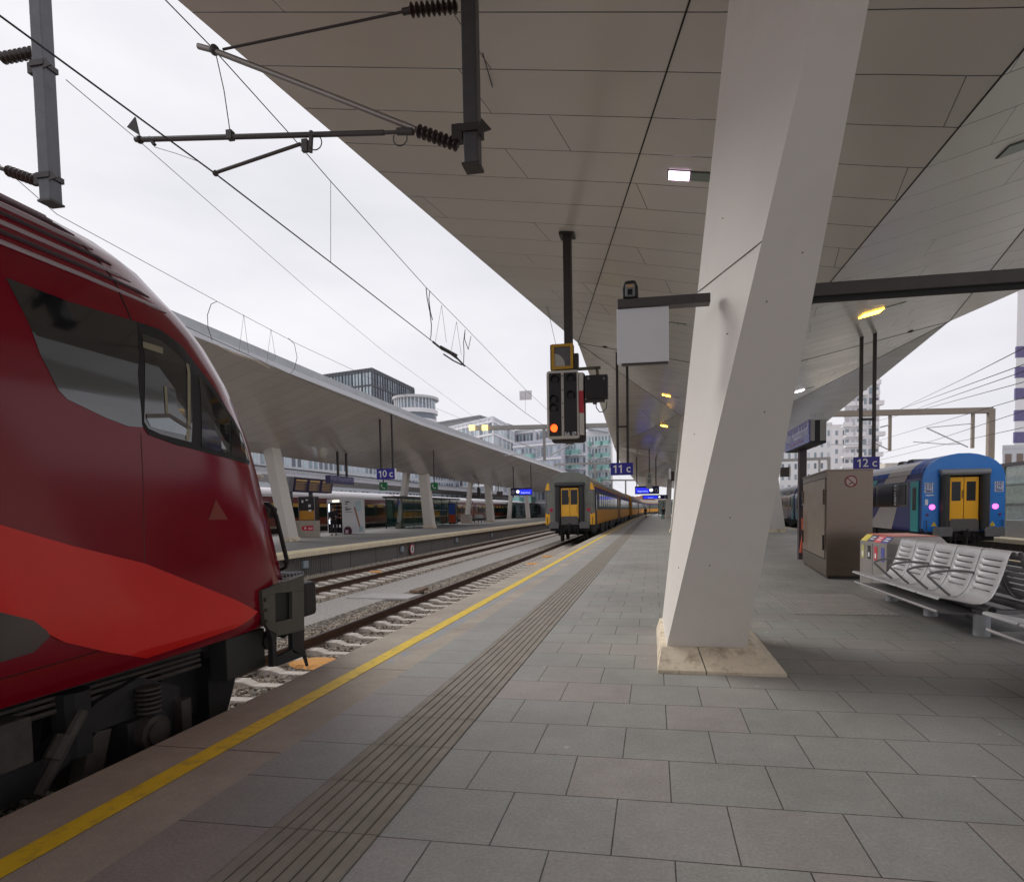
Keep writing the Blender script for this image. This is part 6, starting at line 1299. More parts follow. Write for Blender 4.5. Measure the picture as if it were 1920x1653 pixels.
for k in range(3):
    y0_ = ya + .5 + k * dy; fr_ = slab(y0_, y0_ + dy - .03, zb, zt_, XD - .4, XD).build('screen_frame', M('frame_navy', s2l(48, 42, 90), .4), ds)
    slab(y0_ + .12, y0_ + dy - .15, zb + .1, zt_ - .08, XD, XD + .006).build('screen', SCR, ds)
    m = slab(y0_ + .14, y0_ + dy - .17, zt_ - .2, zt_ - .13, XD + .006, XD + .009)
    for j in range(5): m2 = slab(y0_ + .14, y0_ + dy - .3 - .15 * (j % 2), zt_ - .32 - .1 * j, zt_ - .30 - .1 * j, XD + .006, XD + .009); m.v += []; m.add(m2.v, m2.f)
    m.build('timetable_lines', OR_, ds)
for px in (547, 585): c = P(px, 1000, X=XD - .2); m = MB(); m.box(XD - .3, XD - .1, c.y - .08, c.y + .08, Z0, zb); m.build('post', M('post_slate', s2l(84, 84, 92), .5), ds)
# poster case
YP = 32.4; a, b = P(559, 931, Y=YP), P(592, 1006, Y=YP); pc = thing('poster_case', 'glass information case with an orange poster and a red arrow sticker, on platform 10', 'poster case', ((a.x + b.x) / 2, YP, Z0))
zb_, zt_, zm = Z0, a.z, P(560, 976, Y=YP).z
m = MB(); m.box(a.x - .28, b.x, YP, YP + .5, zb_, zm); m.build('base', M('case_beige', s2l(178, 168, 154), .5), pc, bevel=.01)
m = MB(); m.box(a.x, b.x, YP + .02, YP + .45, zm, zt_); m.build('cabinet', M('case_black', s2l(30, 26, 28), .3), pc)
m = MB(); m.box(a.x + .04, b.x - .04, YP + .005, YP + .018, zm + .04, zm + (zt_ - zm) * .42); m.build('poster', M('poster_orange', s2l(196, 136, 34), .4, var=.35, scale=4, stretch=(6, 1, 1)), pc)
for (u, v, w_, h_) in ((.25, .8, .12, .16), (.52, .86, .16, .08), (.68, .62, .16, .16), (.7, .42, .18, .12)): m = MB(); cx, cz = inter(a.x, b.x, u), inter(zm, zt_, v); m.box(cx - w_ / 2, cx + w_ / 2, YP + .001, YP + .0045, cz - h_ / 2, cz + h_ / 2); m.build('notice', SIGNW, pc)
for x_ in (a.x, b.x - .03): m = MB(); m.box(x_, x_ + .03, YP - .01, YP, zm, zt_); m.build('frame_bar', GALV, pc)
c = P(577, 990, Y=YP); m = MB(); m.prism([(c.x - .42, c.z), (c.x - .3, c.z - .13), (c.x + .36, c.z - .15), (c.x + .36, c.z + .17), (c.x - .3, c.z + .13)], 'y', YP - .008, YP - .001); ar_ = m.build('arrow_sticker', M('arrow_red', s2l(204, 44, 64), .5), pc)
m = MB(); m.box(c.x - .2, c.x - .1, YP - .012, YP - .009, c.z - .05, c.z + .07); m.box(c.x + .04, c.x + .32, YP - .012, YP - .009, c.z + .01, c.z + .04); m.box(c.x + .04, c.x + .3, YP - .012, YP - .009, c.z - .06, c.z - .03); m.build('wording', SIGNW, ar_)
# vending machine, turned 40 degrees
cv = P(644, 1001, Z=Z0); cv = Vector((cv.x, cv.y, Z0)); ht = P(644, 935, Y=cv.y).z
vm = thing('vending_machine', 'tall vending kiosk with a dark product front and a white advertising side on platform 10', 'vending machine', cv)
AN = R(-30); ux = Vector((math.cos(AN + R(0)), -math.sin(AN) * 0, 0))
fd = Vector((-1.32, .32, 0)); sd = Vector((1.05, .75, 0))   # front edge and side edge directions from the near corner
def vbox(u0, u1, v0, v1, z0, z1): 
    g_ = lambda u, v, z: cv + fd * u + sd * v + Vector((0, 0, z - Z0)); m = MB(); m.hexa([g_(u0, v0, z0), g_(u1, v0, z0), g_(u1, v1, z0), g_(u0, v1, z0)], [g_(u0, v0, z1), g_(u1, v0, z1), g_(u1, v1, z1), g_(u0, v1, z1)]); return m
vbox(0, 1, 0, 1.1, Z0 + .05, ht).build('body', M('kiosk_white', s2l(222, 222, 224), .4, var=.02), vm)
vbox(.05, .92, -.02, -.002, Z0 + .08, ht - .25).build('front_glass', M('kiosk_dark', s2l(26, 22, 26), .12), vm)
vbox(.80, .86, -.04, -.021, Z0 + .7, ht - .32).build('light_strip', M('strip_white', (.8, .88, 1, 1), .4, emit=1.1), vm)
vbox(.2, .62, -.03, -.004, ht - .19, ht - .08).build('lit_header', M('header_warm', (1, .93, .72, 1), .4, emit=.9), vm)
rg = random.Random(5)
for r_ in range(4):
    for k in range(6):
        u = .08 + k * .11; z_ = Z0 + 1.05 + r_ * .27; vbox(u, u + .06, -.026, -.021, z_, z_ + .15).build('drink_bottle', M('prod_%d' % (k % 3), s2l(*[(150, 120, 60), (120, 60, 50), (90, 100, 110)][k % 3]), .4), vm)
for u in (.12, .35, .58): vbox(u, u + .1, -.03, -.021, Z0 + .45, Z0 + .65).build('notice', SIGNW, vm)
def vside(pts, nm, mat, off=-.006):
    m = MB(); g_ = lambda v, z: cv + sd * v + fd * off + Vector((0, 0, z - Z0)); P_ = [g_(v, z) for v, z in pts]; m.add(P_ + [p_ - fd * .006 for p_ in P_], [tuple(range(len(pts))), tuple(range(2 * len(pts) - 1, len(pts) - 1, -1))]); return m.build(nm, mat, vm)
H = ht - Z0
for (z_, w_, h_) in ((.93, .22, .03), (.87, .12, .03), (.77, .12, .02), (.73, .3, .025), (.69, .2, .02), (.63, .34, .012)): vside([(.12, Z0 + H * z_ - H * h_), (.12 + w_, Z0 + H * z_ - H * h_), (.12 + w_, Z0 + H * z_), (.12, Z0 + H * z_)], 'wording', M('wording_dark', s2l(74, 66, 74), .6))
vside([(.55, Z0 + H * .75), (.62, Z0 + H * .78), (.86, Z0 + H * .2), (.80, Z0 + H * .17)], 'drawn_stick', M('stick_brown', s2l(170, 120, 100), .5)); vside([(.78, Z0 + H * .05), (.98, Z0 + H * .08), (.98, Z0 + H * .22), (.80, Z0 + H * .2)], 'drawn_cup', M('cup_blue', s2l(170, 196, 204), .5)); vside([(.55, Z0 + H * .9), (.9, Z0 + H * .96), (.95, Z0 + H * .7), (.75, Z0 + H * .62)], 'drawn_splash', M('splash_blue', s2l(196, 216, 222), .5))
# rucksack on the ground by the machine
rp = P(654, 1001, Z=Z0); rs = thing('rucksack', 'dark red rucksack with a pale patch standing on the ground by the vending machine', 'rucksack', (rp.x, rp.y - .1, Z0))
m = MB(); m.prism([(rp.x - .22, Z0), (rp.x + .22, Z0), (rp.x + .24, Z0 + .3), (rp.x + .14, Z0 + .5), (rp.x - .12, Z0 + .5), (rp.x - .23, Z0 + .3)], 'y', rp.y - .25, rp.y + .02); m.build('bag', M('bag_dark', s2l(70, 30, 50), .7), rs, bevel=.04); m = MB(); m.box(rp.x - .1, rp.x + .12, rp.y - .265, rp.y - .25, Z0 + .06, Z0 + .3); m.build('pocket', M('bag_pink', s2l(206, 170, 186), .6), rs, bevel=.006)
m = MB(); m.tube([(rp.x - .06, rp.y - .1, Z0 + .49), (rp.x - .04, rp.y - .1, Z0 + .56), (rp.x + .04, rp.y - .1, Z0 + .56), (rp.x + .06, rp.y - .1, Z0 + .49)], .012, 6); m.build('handle', BLACK, rs)
# glass shelter
def shelter(px0, px1, X, label, z_top_px=(815, 918)):
    ya, yb = P(px0, 985, X=X).y, P(px1, 980, X=X).y; zt_ = 2.75; xd = 1.5; th = thing('glass_shelter', label, 'shelter', (X - xd / 2, (ya + yb) / 2, Z0), 'glass waiting shelters of platform 10')
    m = MB(); m.box(X - xd - .2, X + .25, ya - .2, yb + .2, zt_, zt_ + .16); m.build('roof', DGREY, th); 
    GL = M('shelter_glass', s2l(120, 160, 150), .05, var=.02, trans=.9, spec=.5)
    k = 6
    for i in range(k + 1):
        y_ = inter(ya, yb, i / k)
        for x_ in (X, X - xd): m = MB(); m.box(x_ - .03, x_ + .03, y_ - .03, y_ + .03, Z0, zt_); m.build('post', DARK, th)
    for i in range(k):
        y0_, y1_ = inter(ya, yb, i / k) + .04, inter(ya, yb, (i + 1) / k) - .04
        if i != 2: m = MB(); m.box(X - .006, X + .006, y0_, y1_, Z0 + .15, zt_ - .1); g_ = m.build('glass_pane', GL, th); 
        m = MB()
        for z_ in (Z0 + .95, Z0 + 1.55):
            yy = y0_
            while yy < y1_ - .05: m.box(X + .007, X + .009, yy, yy + .05, z_, z_ + .05); yy += .14
        m.build('dot_strip', SIGNW, th)
        m = MB(); m.box(X - xd - .006, X - xd + .006, y0_, y1_, Z0 + .15, zt_ - .1); m.build('glass_pane', GL, th)
    m = MB(); m.box(X - xd + .15, X - xd + .6, ya + .5, yb - .5, Z0 + .42, Z0 + .48); m.box(X - xd + .12, X - xd + .18, ya + .5, yb - .5, Z0 + .48, Z0 + .9); m.build('seat_row', M('seat_green', s2l(46, 92, 92), .5), th); return ya, yb
ya, yb = shelter(755, 858, -21.4, 'glass waiting shelter with green seats between the column pairs of platform 10')
shelter(968, 1012, -24, 'farther glass waiting shelter under the blue train display of platform 10')
c = P(848, 980, X=-20.9); ad = thing('advert_panel', 'blue and orange advertising panel at the right end of the nearer glass shelter', 'advert panel', (c.x, c.y, Z0)); m = MB(); m.box(-21.3, -20.5, c.y, c.y + .2, Z0 + .1, 2.4); m.build('case', DGREY, ad); m = MB(); m.box(-21.24, -20.56, c.y - .012, c.y - .002, Z0 + .25, 1.2); m.build('lower_picture', M('ad_orange', s2l(222, 92, 56), .4, var=.25, scale=3), ad); m = MB(); m.box(-21.24, -20.56, c.y - .012, c.y - .002, 1.2, 2.3); m.build('upper_picture', M('ad_blue', s2l(70, 110, 196), .4, var=.4, scale=3), ad)
m = MB(); c = P(805, 925, X=-21.3); m.box(-21.7, -21.36, c.y - .3, c.y + .6, 2.2, 2.6); tag(m.build('shelter_screen', M('screen_blue', (.02, .03, .75, 1), .4, emit=.55)), 'small blue lit screen inside the nearer glass shelter', 'screen')
# bin and mesh benches
c = P(872, 981, X=-22.2); wb = thing('waste_bin', 'square beige waste bin left of the mesh benches of platform 10', 'waste bin', (c.x, c.y, Z0)); m = MB(); m.box(-22.6, -21.6, c.y - .5, c.y + .9, Z0, 1.05); m.build('body', M('bin_beige', s2l(176, 164, 154), .5), wb, bevel=.03); m = MB(); m.box(-22.65, -21.55, c.y - .55, c.y + .95, 1.05, 1.12); m.build('lid', M('bin_lid', s2l(150, 144, 138), .5), wb, bevel=.01)
for k, (px, lab) in enumerate(((883, 'dark mesh bench right beside the beige bin of platform 10'), (903, 'dark mesh bench against the fourth column of platform 10'))):
    c = P(px, 976, X=-21.9); bn = thing('mesh_bench', lab, 'bench', (-22.2, c.y, Z0), 'mesh benches of platform 10'); y0_, y1_ = c.y - 1.3, c.y + 2.2
    m = MB(); m.box(-22.3, -21.75, y0_, y1_, Z0 + .42, Z0 + .46); m.build('seat', M('mesh_dark', s2l(70, 72, 74), .5), bn); m = MB(); m.hexa([(-22.35, y0_, Z0 + .5), (-22.31, y0_, Z0 + .5), (-22.31, y1_, Z0 + .5), (-22.35, y1_, Z0 + .5)], [(-22.5, y0_, Z0 + .95), (-22.46, y0_, Z0 + .95), (-22.46, y1_, Z0 + .95), (-22.5, y1_, Z0 + .95)]); m.build('backrest', M('mesh_grey', s2l(122, 128, 126), .5), bn)
    for yy in (y0_ + .3, (y0_ + y1_) / 2, y1_ - .3): m = MB(); m.box(-22.1, -22.0, yy - .04, yy + .04, Z0, Z0 + .42); m.build('leg', DARK, bn)
for px, py, Y, lab in ((863, 864, 60, 'small dark security camera under the platform 10 canopy'),):
    c = P(px, py, Y=Y); m = MB(); m.box(c.x - .15, c.x + .3, Y - .1, Y + .1, c.z - .12, c.z + .06); m.tube([(c.x, Y, c.z), (c.x - .2, Y, c.z + .9)], .03, 6); tag(m.build('security_camera', DARK), lab, 'camera')
c = P(898, 925, Y=64); m = MB(); m.box(c.x - .18, c.x + .18, 63.9, 64.1, P(898, 932, Y=64).z, P(898, 914, Y=64).z); m.box(c.x - .03, c.x + .03, 63.95, 64.05, c.z, sz10(c.x, 64)); tag(m.build('hanging_speaker', DARK), 'dark box hanging on a rod between the fourth pair of platform 10 columns', 'speaker')
c = P(937, 926, Y=70); m = MB(); m.box(c.x - .36, c.x + .36, 69.9, 70.1, P(937, 929, Y=70).z, P(937, 921, Y=70).z); m.box(c.x - .2, c.x - .14, 69.95, 70.05, c.z, sz10(c.x, 70)); m.box(c.x + .14, c.x + .2, 69.95, 70.05, c.z, sz10(c.x, 70)); tag(m.build('hanging_sign', M('sign_brown', s2l(96, 84, 84), .5)), 'small brown grey sign hanging on two rods left of the blue train display', 'sign')

# ------------------------------------------------------------------ people
SKIN = M('skin', s2l(206, 160, 136), .55, var=.05)
def skin_mesh(name, pts, edges, mat, parent, sub=1, root=0):
    me = bpy.data.meshes.new(name); base = BASE[parent]; me.from_pydata([tuple(Vector(p_[:3]) - base) for p_ in pts], edges, []); me.materials.append(mat)
    o = bpy.data.objects.new(name, me); COL.objects.link(o); o.parent = parent; BASE[o] = base
    md = o.modifiers.new('skin', 'SKIN'); md.use_smooth_shade = True
    for i, p_ in enumerate(pts):
        r_ = p_[3]; me.skin_vertices[0].data[i].radius = (r_, r_ if len(p_) < 5 else p_[4]) if me.skin_vertices else (r_, r_)
    me.skin_vertices[0].data[root].use_root = True
    s_ = o.modifiers.new('sub', 'SUBSURF'); s_.levels = sub; s_.render_levels = sub; return o
def person(x, y, z, h, yaw, label, coat, trousers, hair, pose='stand'):
    k = h / 1.75; th = thing('person', label, 'person', (x, y, z)); c, s = math.cos(yaw), math.sin(yaw)
    def T(px, py, pz): return (x + (px * c - py * s) * k, y + (px * s + py * c) * k, z + pz * k)
    def V(px, py, pz, r, r2=None): return T(px, py, pz) + ((r * k,) if r2 is None else (r * k, r2 * k))
    arm = {'stand': [((.24, .02, 1.15), (.25, -.06, .92), (.24, -.1, .80)), ((-.24, .02, 1.15), (-.25, -.06, .92), (-.24, -.1, .80))],
           'reach': [((.24, -.06, 1.18), (.2, -.32, 1.12), (.14, -.46, 1.16)), ((-.24, -.02, 1.15), (-.23, -.2, .98), (-.16, -.36, 1.02))]}[pose]
    st = .12 if pose == 'stand' else .05
    B = [V(0, 0, .95, .13, .11), V(0, .01, 1.15, .13, .10), V(0, 0, 1.38, .15, .10), V(0, 0, 1.47, .065), V(0, -.01, 1.54, .055), V(0, -.01, 1.62, .085, .095), V(0, 0, 1.70, .07, .08),
         V(.19, 0, 1.40, .06), V(*arm[0][0], .045), V(*arm[0][1], .035), V(*arm[0][2], .028), V(-.19, 0, 1.40, .06), V(*arm[1][0], .045), V(*arm[1][1], .035), V(*arm[1][2], .028),
         V(.1, 0, .88, .085), V(.11, -st, .5, .058), V(.11, st, .09, .04), V(.12, st - .13, .035, .035), V(-.1, 0, .88, .085), V(-.11, st * .3, .5, .058), V(-.11, -st * .6, .09, .04), V(-.12, -st * .6 - .13, .035, .035)]
    E = [(0, 1), (1, 2), (2, 3), (3, 4), (4, 5), (5, 6), (2, 7), (7, 8), (8, 9), (9, 10), (2, 11), (11, 12), (12, 13), (13, 14), (0, 15), (15, 16), (16, 17), (17, 18), (0, 19), (19, 20), (20, 21), (21, 22)]
    skin_mesh('body', B, E, SKIN, th, 1)
    C_ = [V(0, 0, .84, .175, .14), V(0, 0, 1.1, .16, .13), V(0, 0, 1.38, .175, .13), V(0, 0, 1.47, .09), V(.19, 0, 1.40, .085), V(*arm[0][0], .066), V(*arm[0][1], .05), V(-.19, 0, 1.40, .085), V(*arm[1][0], .066), V(*arm[1][1], .05)]
    skin_mesh('jacket', C_, [(0, 1), (1, 2), (2, 3), (2, 4), (4, 5), (5, 6), (2, 7), (7, 8), (8, 9)], coat, th, 1)
    D_ = [V(0, 0, .93, .15, .13), V(.1, 0, .84, .105), V(.11, -st, .5, .078), V(.11, st, .1, .062), V(-.1, 0, .84, .105), V(-.11, st * .3, .5, .078), V(-.11, -st * .6, .1, .062)]
    skin_mesh('trousers', D_, [(0, 1), (1, 2), (2, 3), (0, 4), (4, 5), (5, 6)], trousers, th, 1)
    m = MB(); q_ = Vector(T(0, .02, 1.665)); m.ball(q_, .112 * k, 8, sc=(.95, 1.05, .95)); m.build('hair', hair, th, smooth=True)
    m = MB(); 
    for sx, off in ((.12, st), (-.12, -st * .6)): q_ = Vector(T(sx, off - .07, .04)); m.ball(q_, .085 * k, 6, sc=(.6 + .4 * abs(s), .6 + .7 * abs(c), .5))
    m.build('shoes', M('shoe_dark', s2l(36, 32, 34), .6), th, smooth=True)
    m = MB()
    for sx in (-.03, .03): m.ball(T(sx, -.10, 1.64), .010 * k, 5)
    m.build('eyes', BLACK, th); m = MB(); m.ball(T(0, -.112, 1.61), .016 * k, 5); m.build('nose', SKIN, th)
    return th
NAVYC = M('coat_black', s2l(34, 34, 42), .8, var=.1); HAIRB = M('hair_brown', s2l(84, 62, 48), .7)
pv = P(626, 1003, Z=Z0); person(pv.x, pv.y, Z0, 1.85, R(25), 'person in dark clothes standing in front of the vending machine on platform 10', NAVYC, M('trousers_black', s2l(36, 36, 44), .8), HAIRB, 'reach')
pp_ = P(1210.5, 970, Z=0); person(pp_.x, pp_.y, 0, 1.78, R(170), 'distant person in dark clothes walking on the near platform beside the yellow train', M('coat_maroon', s2l(58, 36, 46), .8), NAVYC, HAIRB)
pp_ = P(1244, 968, Y=88); pp_.z = 0; person(pp_.x, 88, 0, 1.8, R(0), 'distant person in black near the waiting room at the left of the far column', NAVYC, NAVYC, HAIRB)
c = P(1243, 967, Y=86); m = MB(); m.box(c.x - .25, c.x + .2, 86, 86.3, 0, .62); tag(m.build('suitcase', M('case_mint', s2l(150, 176, 166), .5), bevel=.03), 'pale green suitcase standing before the distant person in black', 'suitcase')
c = P(1240, 960, Y=112); wr = thing('waiting_room', 'small dark framed glass waiting room far down the near platform', 'waiting room', (c.x, 112, 0)); m = MB(); m.box(c.x - .6, c.x + 2.2, 112, 118, 2.9, 3.1); m.build('roof', DARK, wr)
for i in range(4): m = MB(); x_ = c.x - .55 + i * .9; m.box(x_, x_ + .08, 112, 112.08, 0, 2.9); m.build('post', DARK, wr); 
m = MB(); m.box(c.x - .5, c.x + 2.1, 112.1, 112.12, .4, 2.8); m.build('glass_wall', M('wait_glass', s2l(150, 168, 164), .1), wr)

# ------------------------------------------------------------------ right edge beyond the blue train
kerb(15.2, 17.5, 15.4, z=-.02, mat=M('edge_cream', s2l(206, 190, 158), .8), y0=10, y1=80)
nbw = thing('noise_barrier', 'tall glass noise barrier with grey rails behind the blue coach end', 'fence', (16.2, 30, 0)); xb = 16.3; zt_ = P(1900, 869, X=xb).z
m = MB(); m.box(xb - .06, xb + .06, 12, 95, zt_ - .12, zt_ + .06); m.build('top_rail', DGREY, nbw)
for py in (908, 945): z_ = P(1900, py, X=xb).z; m = MB(); m.box(xb - .04, xb + .04, 12, 95, z_ - .035, z_ + .035); m.build('rail', M('rail_mid', s2l(120, 122, 124), .5), nbw)
z_ = P(1900, 975, X=xb).z; m = MB(); m.box(xb - .2, xb + .2, 12, 95, -.02, z_); m.build('base_wall', M('base_grey', s2l(150, 150, 150), .7, var=.1), nbw)
y_ = 13.0
while y_ < 94:
    m = MB(); m.box(xb - .012, xb + .012, y_ + .06, y_ + 2.94, z_ + .02, zt_ - .14); m.build('glass_pane', M('barrier_glass', s2l(196, 206, 198), .06, var=.1, trans=.65), nbw); m = MB(); m.box(xb - .06, xb + .06, y_ - .04, y_ + .04, z_, zt_ - .12); m.build('post', DGREY, nbw); y_ += 3.0
# ------------------------------------------------------------------ buildings
WN = [M('bwin_a', s2l(146, 158, 168), .12, var=.2, scale=.2), M('bwin_b', s2l(190, 202, 210), .12, var=.2, scale=.2), M('bwin_c', s2l(112, 120, 130), .15, var=.2, scale=.2)]
def win_mesh(w, h, mat): 
    m = MB(); m.box(-w / 2, w / 2, -.06, .02, 0, h); return m
PROTO = {}
def facade(th, o, u, n_u, z0, z1, n_z, wf=.7, hf=.62, mats=WN, seed=1, skip=None, name='window', cnt=None, depth=.08):
    """windows on one facade: o is the left foot, u the vector along it; each window a part, the rest past 100 in one"""
    rg = random.Random(seed); L_ = u.length; d = u.normalized(); du = L_ / n_u; dz = (z1 - z0) / n_z; nrm = Vector((d.y, -d.x, 0)); ang = math.atan2(d.y, d.x)
    rest = MB(); 
    for j in range(n_z):
        for i in range(n_u):
            if skip and skip(i, j): continue
            mt = rg.choice(mats); c = o + d * (du * (i + .5)); z_ = z0 + dz * (j + (1 - hf) / 2)
            if cnt[0] < 100:
                key = (round(du * wf, 2), round(dz * hf, 2), mt.name)
                if key not in PROTO:
                    m = win_mesh(du * wf, dz * hf, mt); me = bpy.data.meshes.new('window'); me.from_pydata([tuple(v) for v in m.v], [], m.f); me.materials.append(mt); PROTO[key] = me
                w_ = bpy.data.objects.new(name, PROTO[key]); COL.objects.link(w_); w_.parent = th; w_.location = Vector((c.x, c.y, z_)) - BASE[th]; w_.rotation_euler = (0, 0, ang); cnt[0] += 1
            else:
                a = c - d * (du * wf / 2) + nrm * .06; b = c + d * (du * wf / 2) + nrm * .06; h_ = dz * hf; k = mats.index(mt)
                a2, b2 = a - nrm * .1, b - nrm * .1
                rest.hexa([(a.x, a.y, z_), (b.x, b.y, z_), (b2.x, b2.y, z_), (a2.x, a2.y, z_)], [(a.x, a.y, z_ + h_), (b.x, b.y, z_ + h_), (b2.x, b2.y, z_ + h_), (a2.x, a2.y, z_ + h_)], k)
    if rest.v: o_ = rest.build('window_rows', list(mats), th); o_['kind'] = 'stuff'
def block(name, label, A, B, dep, z1, z0=-1, wall=None, roofc=None):
    """A,B: left and right foot of the front; dep: depth vector"""
    A, B = Vector((A.x, A.y, 0)), Vector((B.x, B.y, 0)); th = thing(name, label, 'building', (inter(A, B, .5).x, inter(A, B, .5).y, z0)); C_, D_ = B + dep, A + dep
    m = MB(); m.hexa([v + Vector((0, 0, z0)) for v in (A, B, C_, D_)], [v + Vector((0, 0, z1)) for v in (A, B, C_, D_)]); m.build('wall', wall, th)
    m = MB(); e = .3; ctr = (A + B + C_ + D_) / 4
    f = lambda v: ctr + (v - ctr) * 1.01
    m.hexa([f(v) + Vector((0, 0, z1)) for v in (A, B, C_, D_)], [f(v) + Vector((0, 0, z1 + .5)) for v in (A, B, C_, D_)]); m.build('roof', roofc or wall, th); return th, A, B, C_, D_
def bands(th, A, B, zs, h, mat, name='floor_band', off=.25):
    d = (B - A).normalized(); n = Vector((d.y, -d.x, 0)) * off
    for z_ in zs: m = MB(); m.hexa([v + Vector((0, 0, z_)) for v in (A + n, B + n, B, A)], [v + Vector((0, 0, z_ + h)) for v in (A + n, B + n, B, A)]); m.build(name, mat, th)
def fins(th, A, B, n, z0, z1, mat, w=.18, off=.3, name='facade_fin'):
    d = (B - A).normalized(); nn = Vector((d.y, -d.x, 0)) * off
    for i in range(n + 1): c = inter(A, B, i / n); m = MB(); m.hexa([v + Vector((0, 0, z0)) for v in (c + nn - d * w / 2, c + nn + d * w / 2, c + d * w / 2, c - d * w / 2)], [v + Vector((0, 0, z1)) for v in (c + nn - d * w / 2, c + nn + d * w / 2, c + d * w / 2, c - d * w / 2)]); m.build(name, mat, th)
W1 = M('bw_darkgrey', s2l(96, 98, 104), .6, var=.06); W2 = M('bw_white', s2l(226, 224, 226), .6, var=.03); W3 = M('bw_palegrey', s2l(196, 198, 204), .6, var=.04); W4 = M('bw_lilac', s2l(186, 186, 198), .6, var=.05)
# B1: dark grid block
Y_ = 190.; A = P(560, 705, Y=Y_ + 30); B = P(697, 692, Y=Y_); h = P(697, 692, Y=Y_).z; C2 = P(740, 709, Y=Y_ + 30)
th, a_, b_, c_, d_ = block('office_building', 'dark grid fronted office block above the platform 10 canopy', Vector((A.x, Y_ + 12, 0)), Vector((B.x, Y_, 0)), Vector((0, 0, 0)) + Vector((C2.x - B.x + 6, 34, 0)), h, wall=W1)
cn = [0]; n0 = 12; zlo = h - 24
facade(th, a_, b_ - a_, 11, zlo, h - .6, 5, .82, .86, mats=[WN[1], WN[0], WN[1]], seed=2, cnt=cn); facade(th, b_, c_ - b_, 9, zlo, h - .6, 5, .78, .8, mats=[WN[2], WN[0], WN[2]], seed=3, cnt=cn)
fins(th, a_, b_, 33, zlo, h, W1, .16, .35); fins(th, b_, c_, 18, zlo, h, W1, .2, .4); bands(th, a_, b_, [zlo + (h - .6 - zlo) / 5 * k - .2 for k in range(1, 6)], .5, W1); bands(th, b_, c_, [zlo + (h - .6 - zlo) / 5 * k - .2 for k in range(1, 6)], .5, W1)
# B2: round tower
Y_ = 170.; L_, R_ = P(742, 760, Y=Y_), P(818, 760, Y=Y_); cx = (L_.x + R_.x) / 2; r_ = (R_.x - L_.x) / 2; zt_ = P(780, 748, Y=Y_).z
th = thing('round_building', 'white round tower with flat disc roof beside the dark grid block', 'building', (cx, Y_, -1)); m = MB(); m.cyl((cx, Y_, -1), (cx, Y_, zt_ - 3.6), r_ * .93, 48); m.build('wall', W2, th, smooth=True)
m = MB(); m.cyl((cx, Y_, zt_ - 3.6), (cx, Y_, zt_ - .5), r_ * .9, 48); m.build('top_glazing', WN[0], th, smooth=True); m = MB(); m.cyl((cx, Y_, zt_ - .5), (cx, Y_, zt_ + .2), r_ * 1.06, 48); m.build('roof', M('roof_disc', s2l(190, 190, 190), .6), th)
for k in range(1, 4): m = MB(); z_ = zt_ - .4 - 3.3 * k; m.cyl((cx, Y_, z_ - 1.0), (cx, Y_, z_ + .2), r_ * 1.0, 48); m.build('balcony_ring', W2, th, smooth=True); m = MB(); m.cyl((cx, Y_, z_ - 2.6), (cx, Y_, z_ - 1.0), r_ * .94, 48); m.build('window_band', WN[2], th, smooth=True)
for i in range(16):
    an = R(-170 + i * 10); m = MB(); m.box(-.1, .1, -.1, .1, zt_ - 3.6, zt_ - .5); m.xf(lambda v: Vector((cx + r_ * .97 * math.cos(an) + v.x, Y_ + r_ * .97 * math.sin(an) + v.y, v.z))).build('pier', W2, th)
# B2b: low roof right of the tower
A, B = P(812, 785, Y=160), P(900, 806, Y=150); block('low_building', 'low grey roofed building right of the round tower', Vector((A.x, 160, 0)), Vector((B.x, 150, 0)), Vector((4, 20, 0)), P(830, 790, Y=155).z, wall=M('bw_slate', s2l(120, 120, 124), .6))
# B3: white grid block with corner
Y_ = 140.; A, B, C2 = P(835, 801, Y=Y_ + 18), P(924, 784, Y=Y_), P(953, 793, Y=Y_ + 20); h = B.z
th, a_, b_, c_, d_ = block('apartment_building', 'white gridded corner block left of the grey gantry', Vector((A.x, Y_ + 16, 0)), Vector((B.x, Y_, 0)), Vector((C2.x - B.x + 1.5, 20, 0)), h, wall=W3); cn = [0]; zlo = h - 19
facade(th, a_, b_ - a_, 12, zlo, h - .7, 6, .62, .78, seed=4, cnt=cn, mats=[WN[0], WN[1], WN[2]]); facade(th, b_, c_ - b_, 5, zlo, h - .7, 6, .6, .75, seed=5, cnt=cn, mats=[WN[0], WN[1], WN[2]])
for aa, bb in ((a_, b_), (b_, c_)): bands(th, aa, bb, [zlo + (h - .7 - zlo) / 6 * k - .25 for k in range(0, 7)], .45, W2)
fins(th, a_, b_, 12, zlo, h, W2, .25, .2); fins(th, b_, c_, 5, zlo, h, W2, .25, .2)
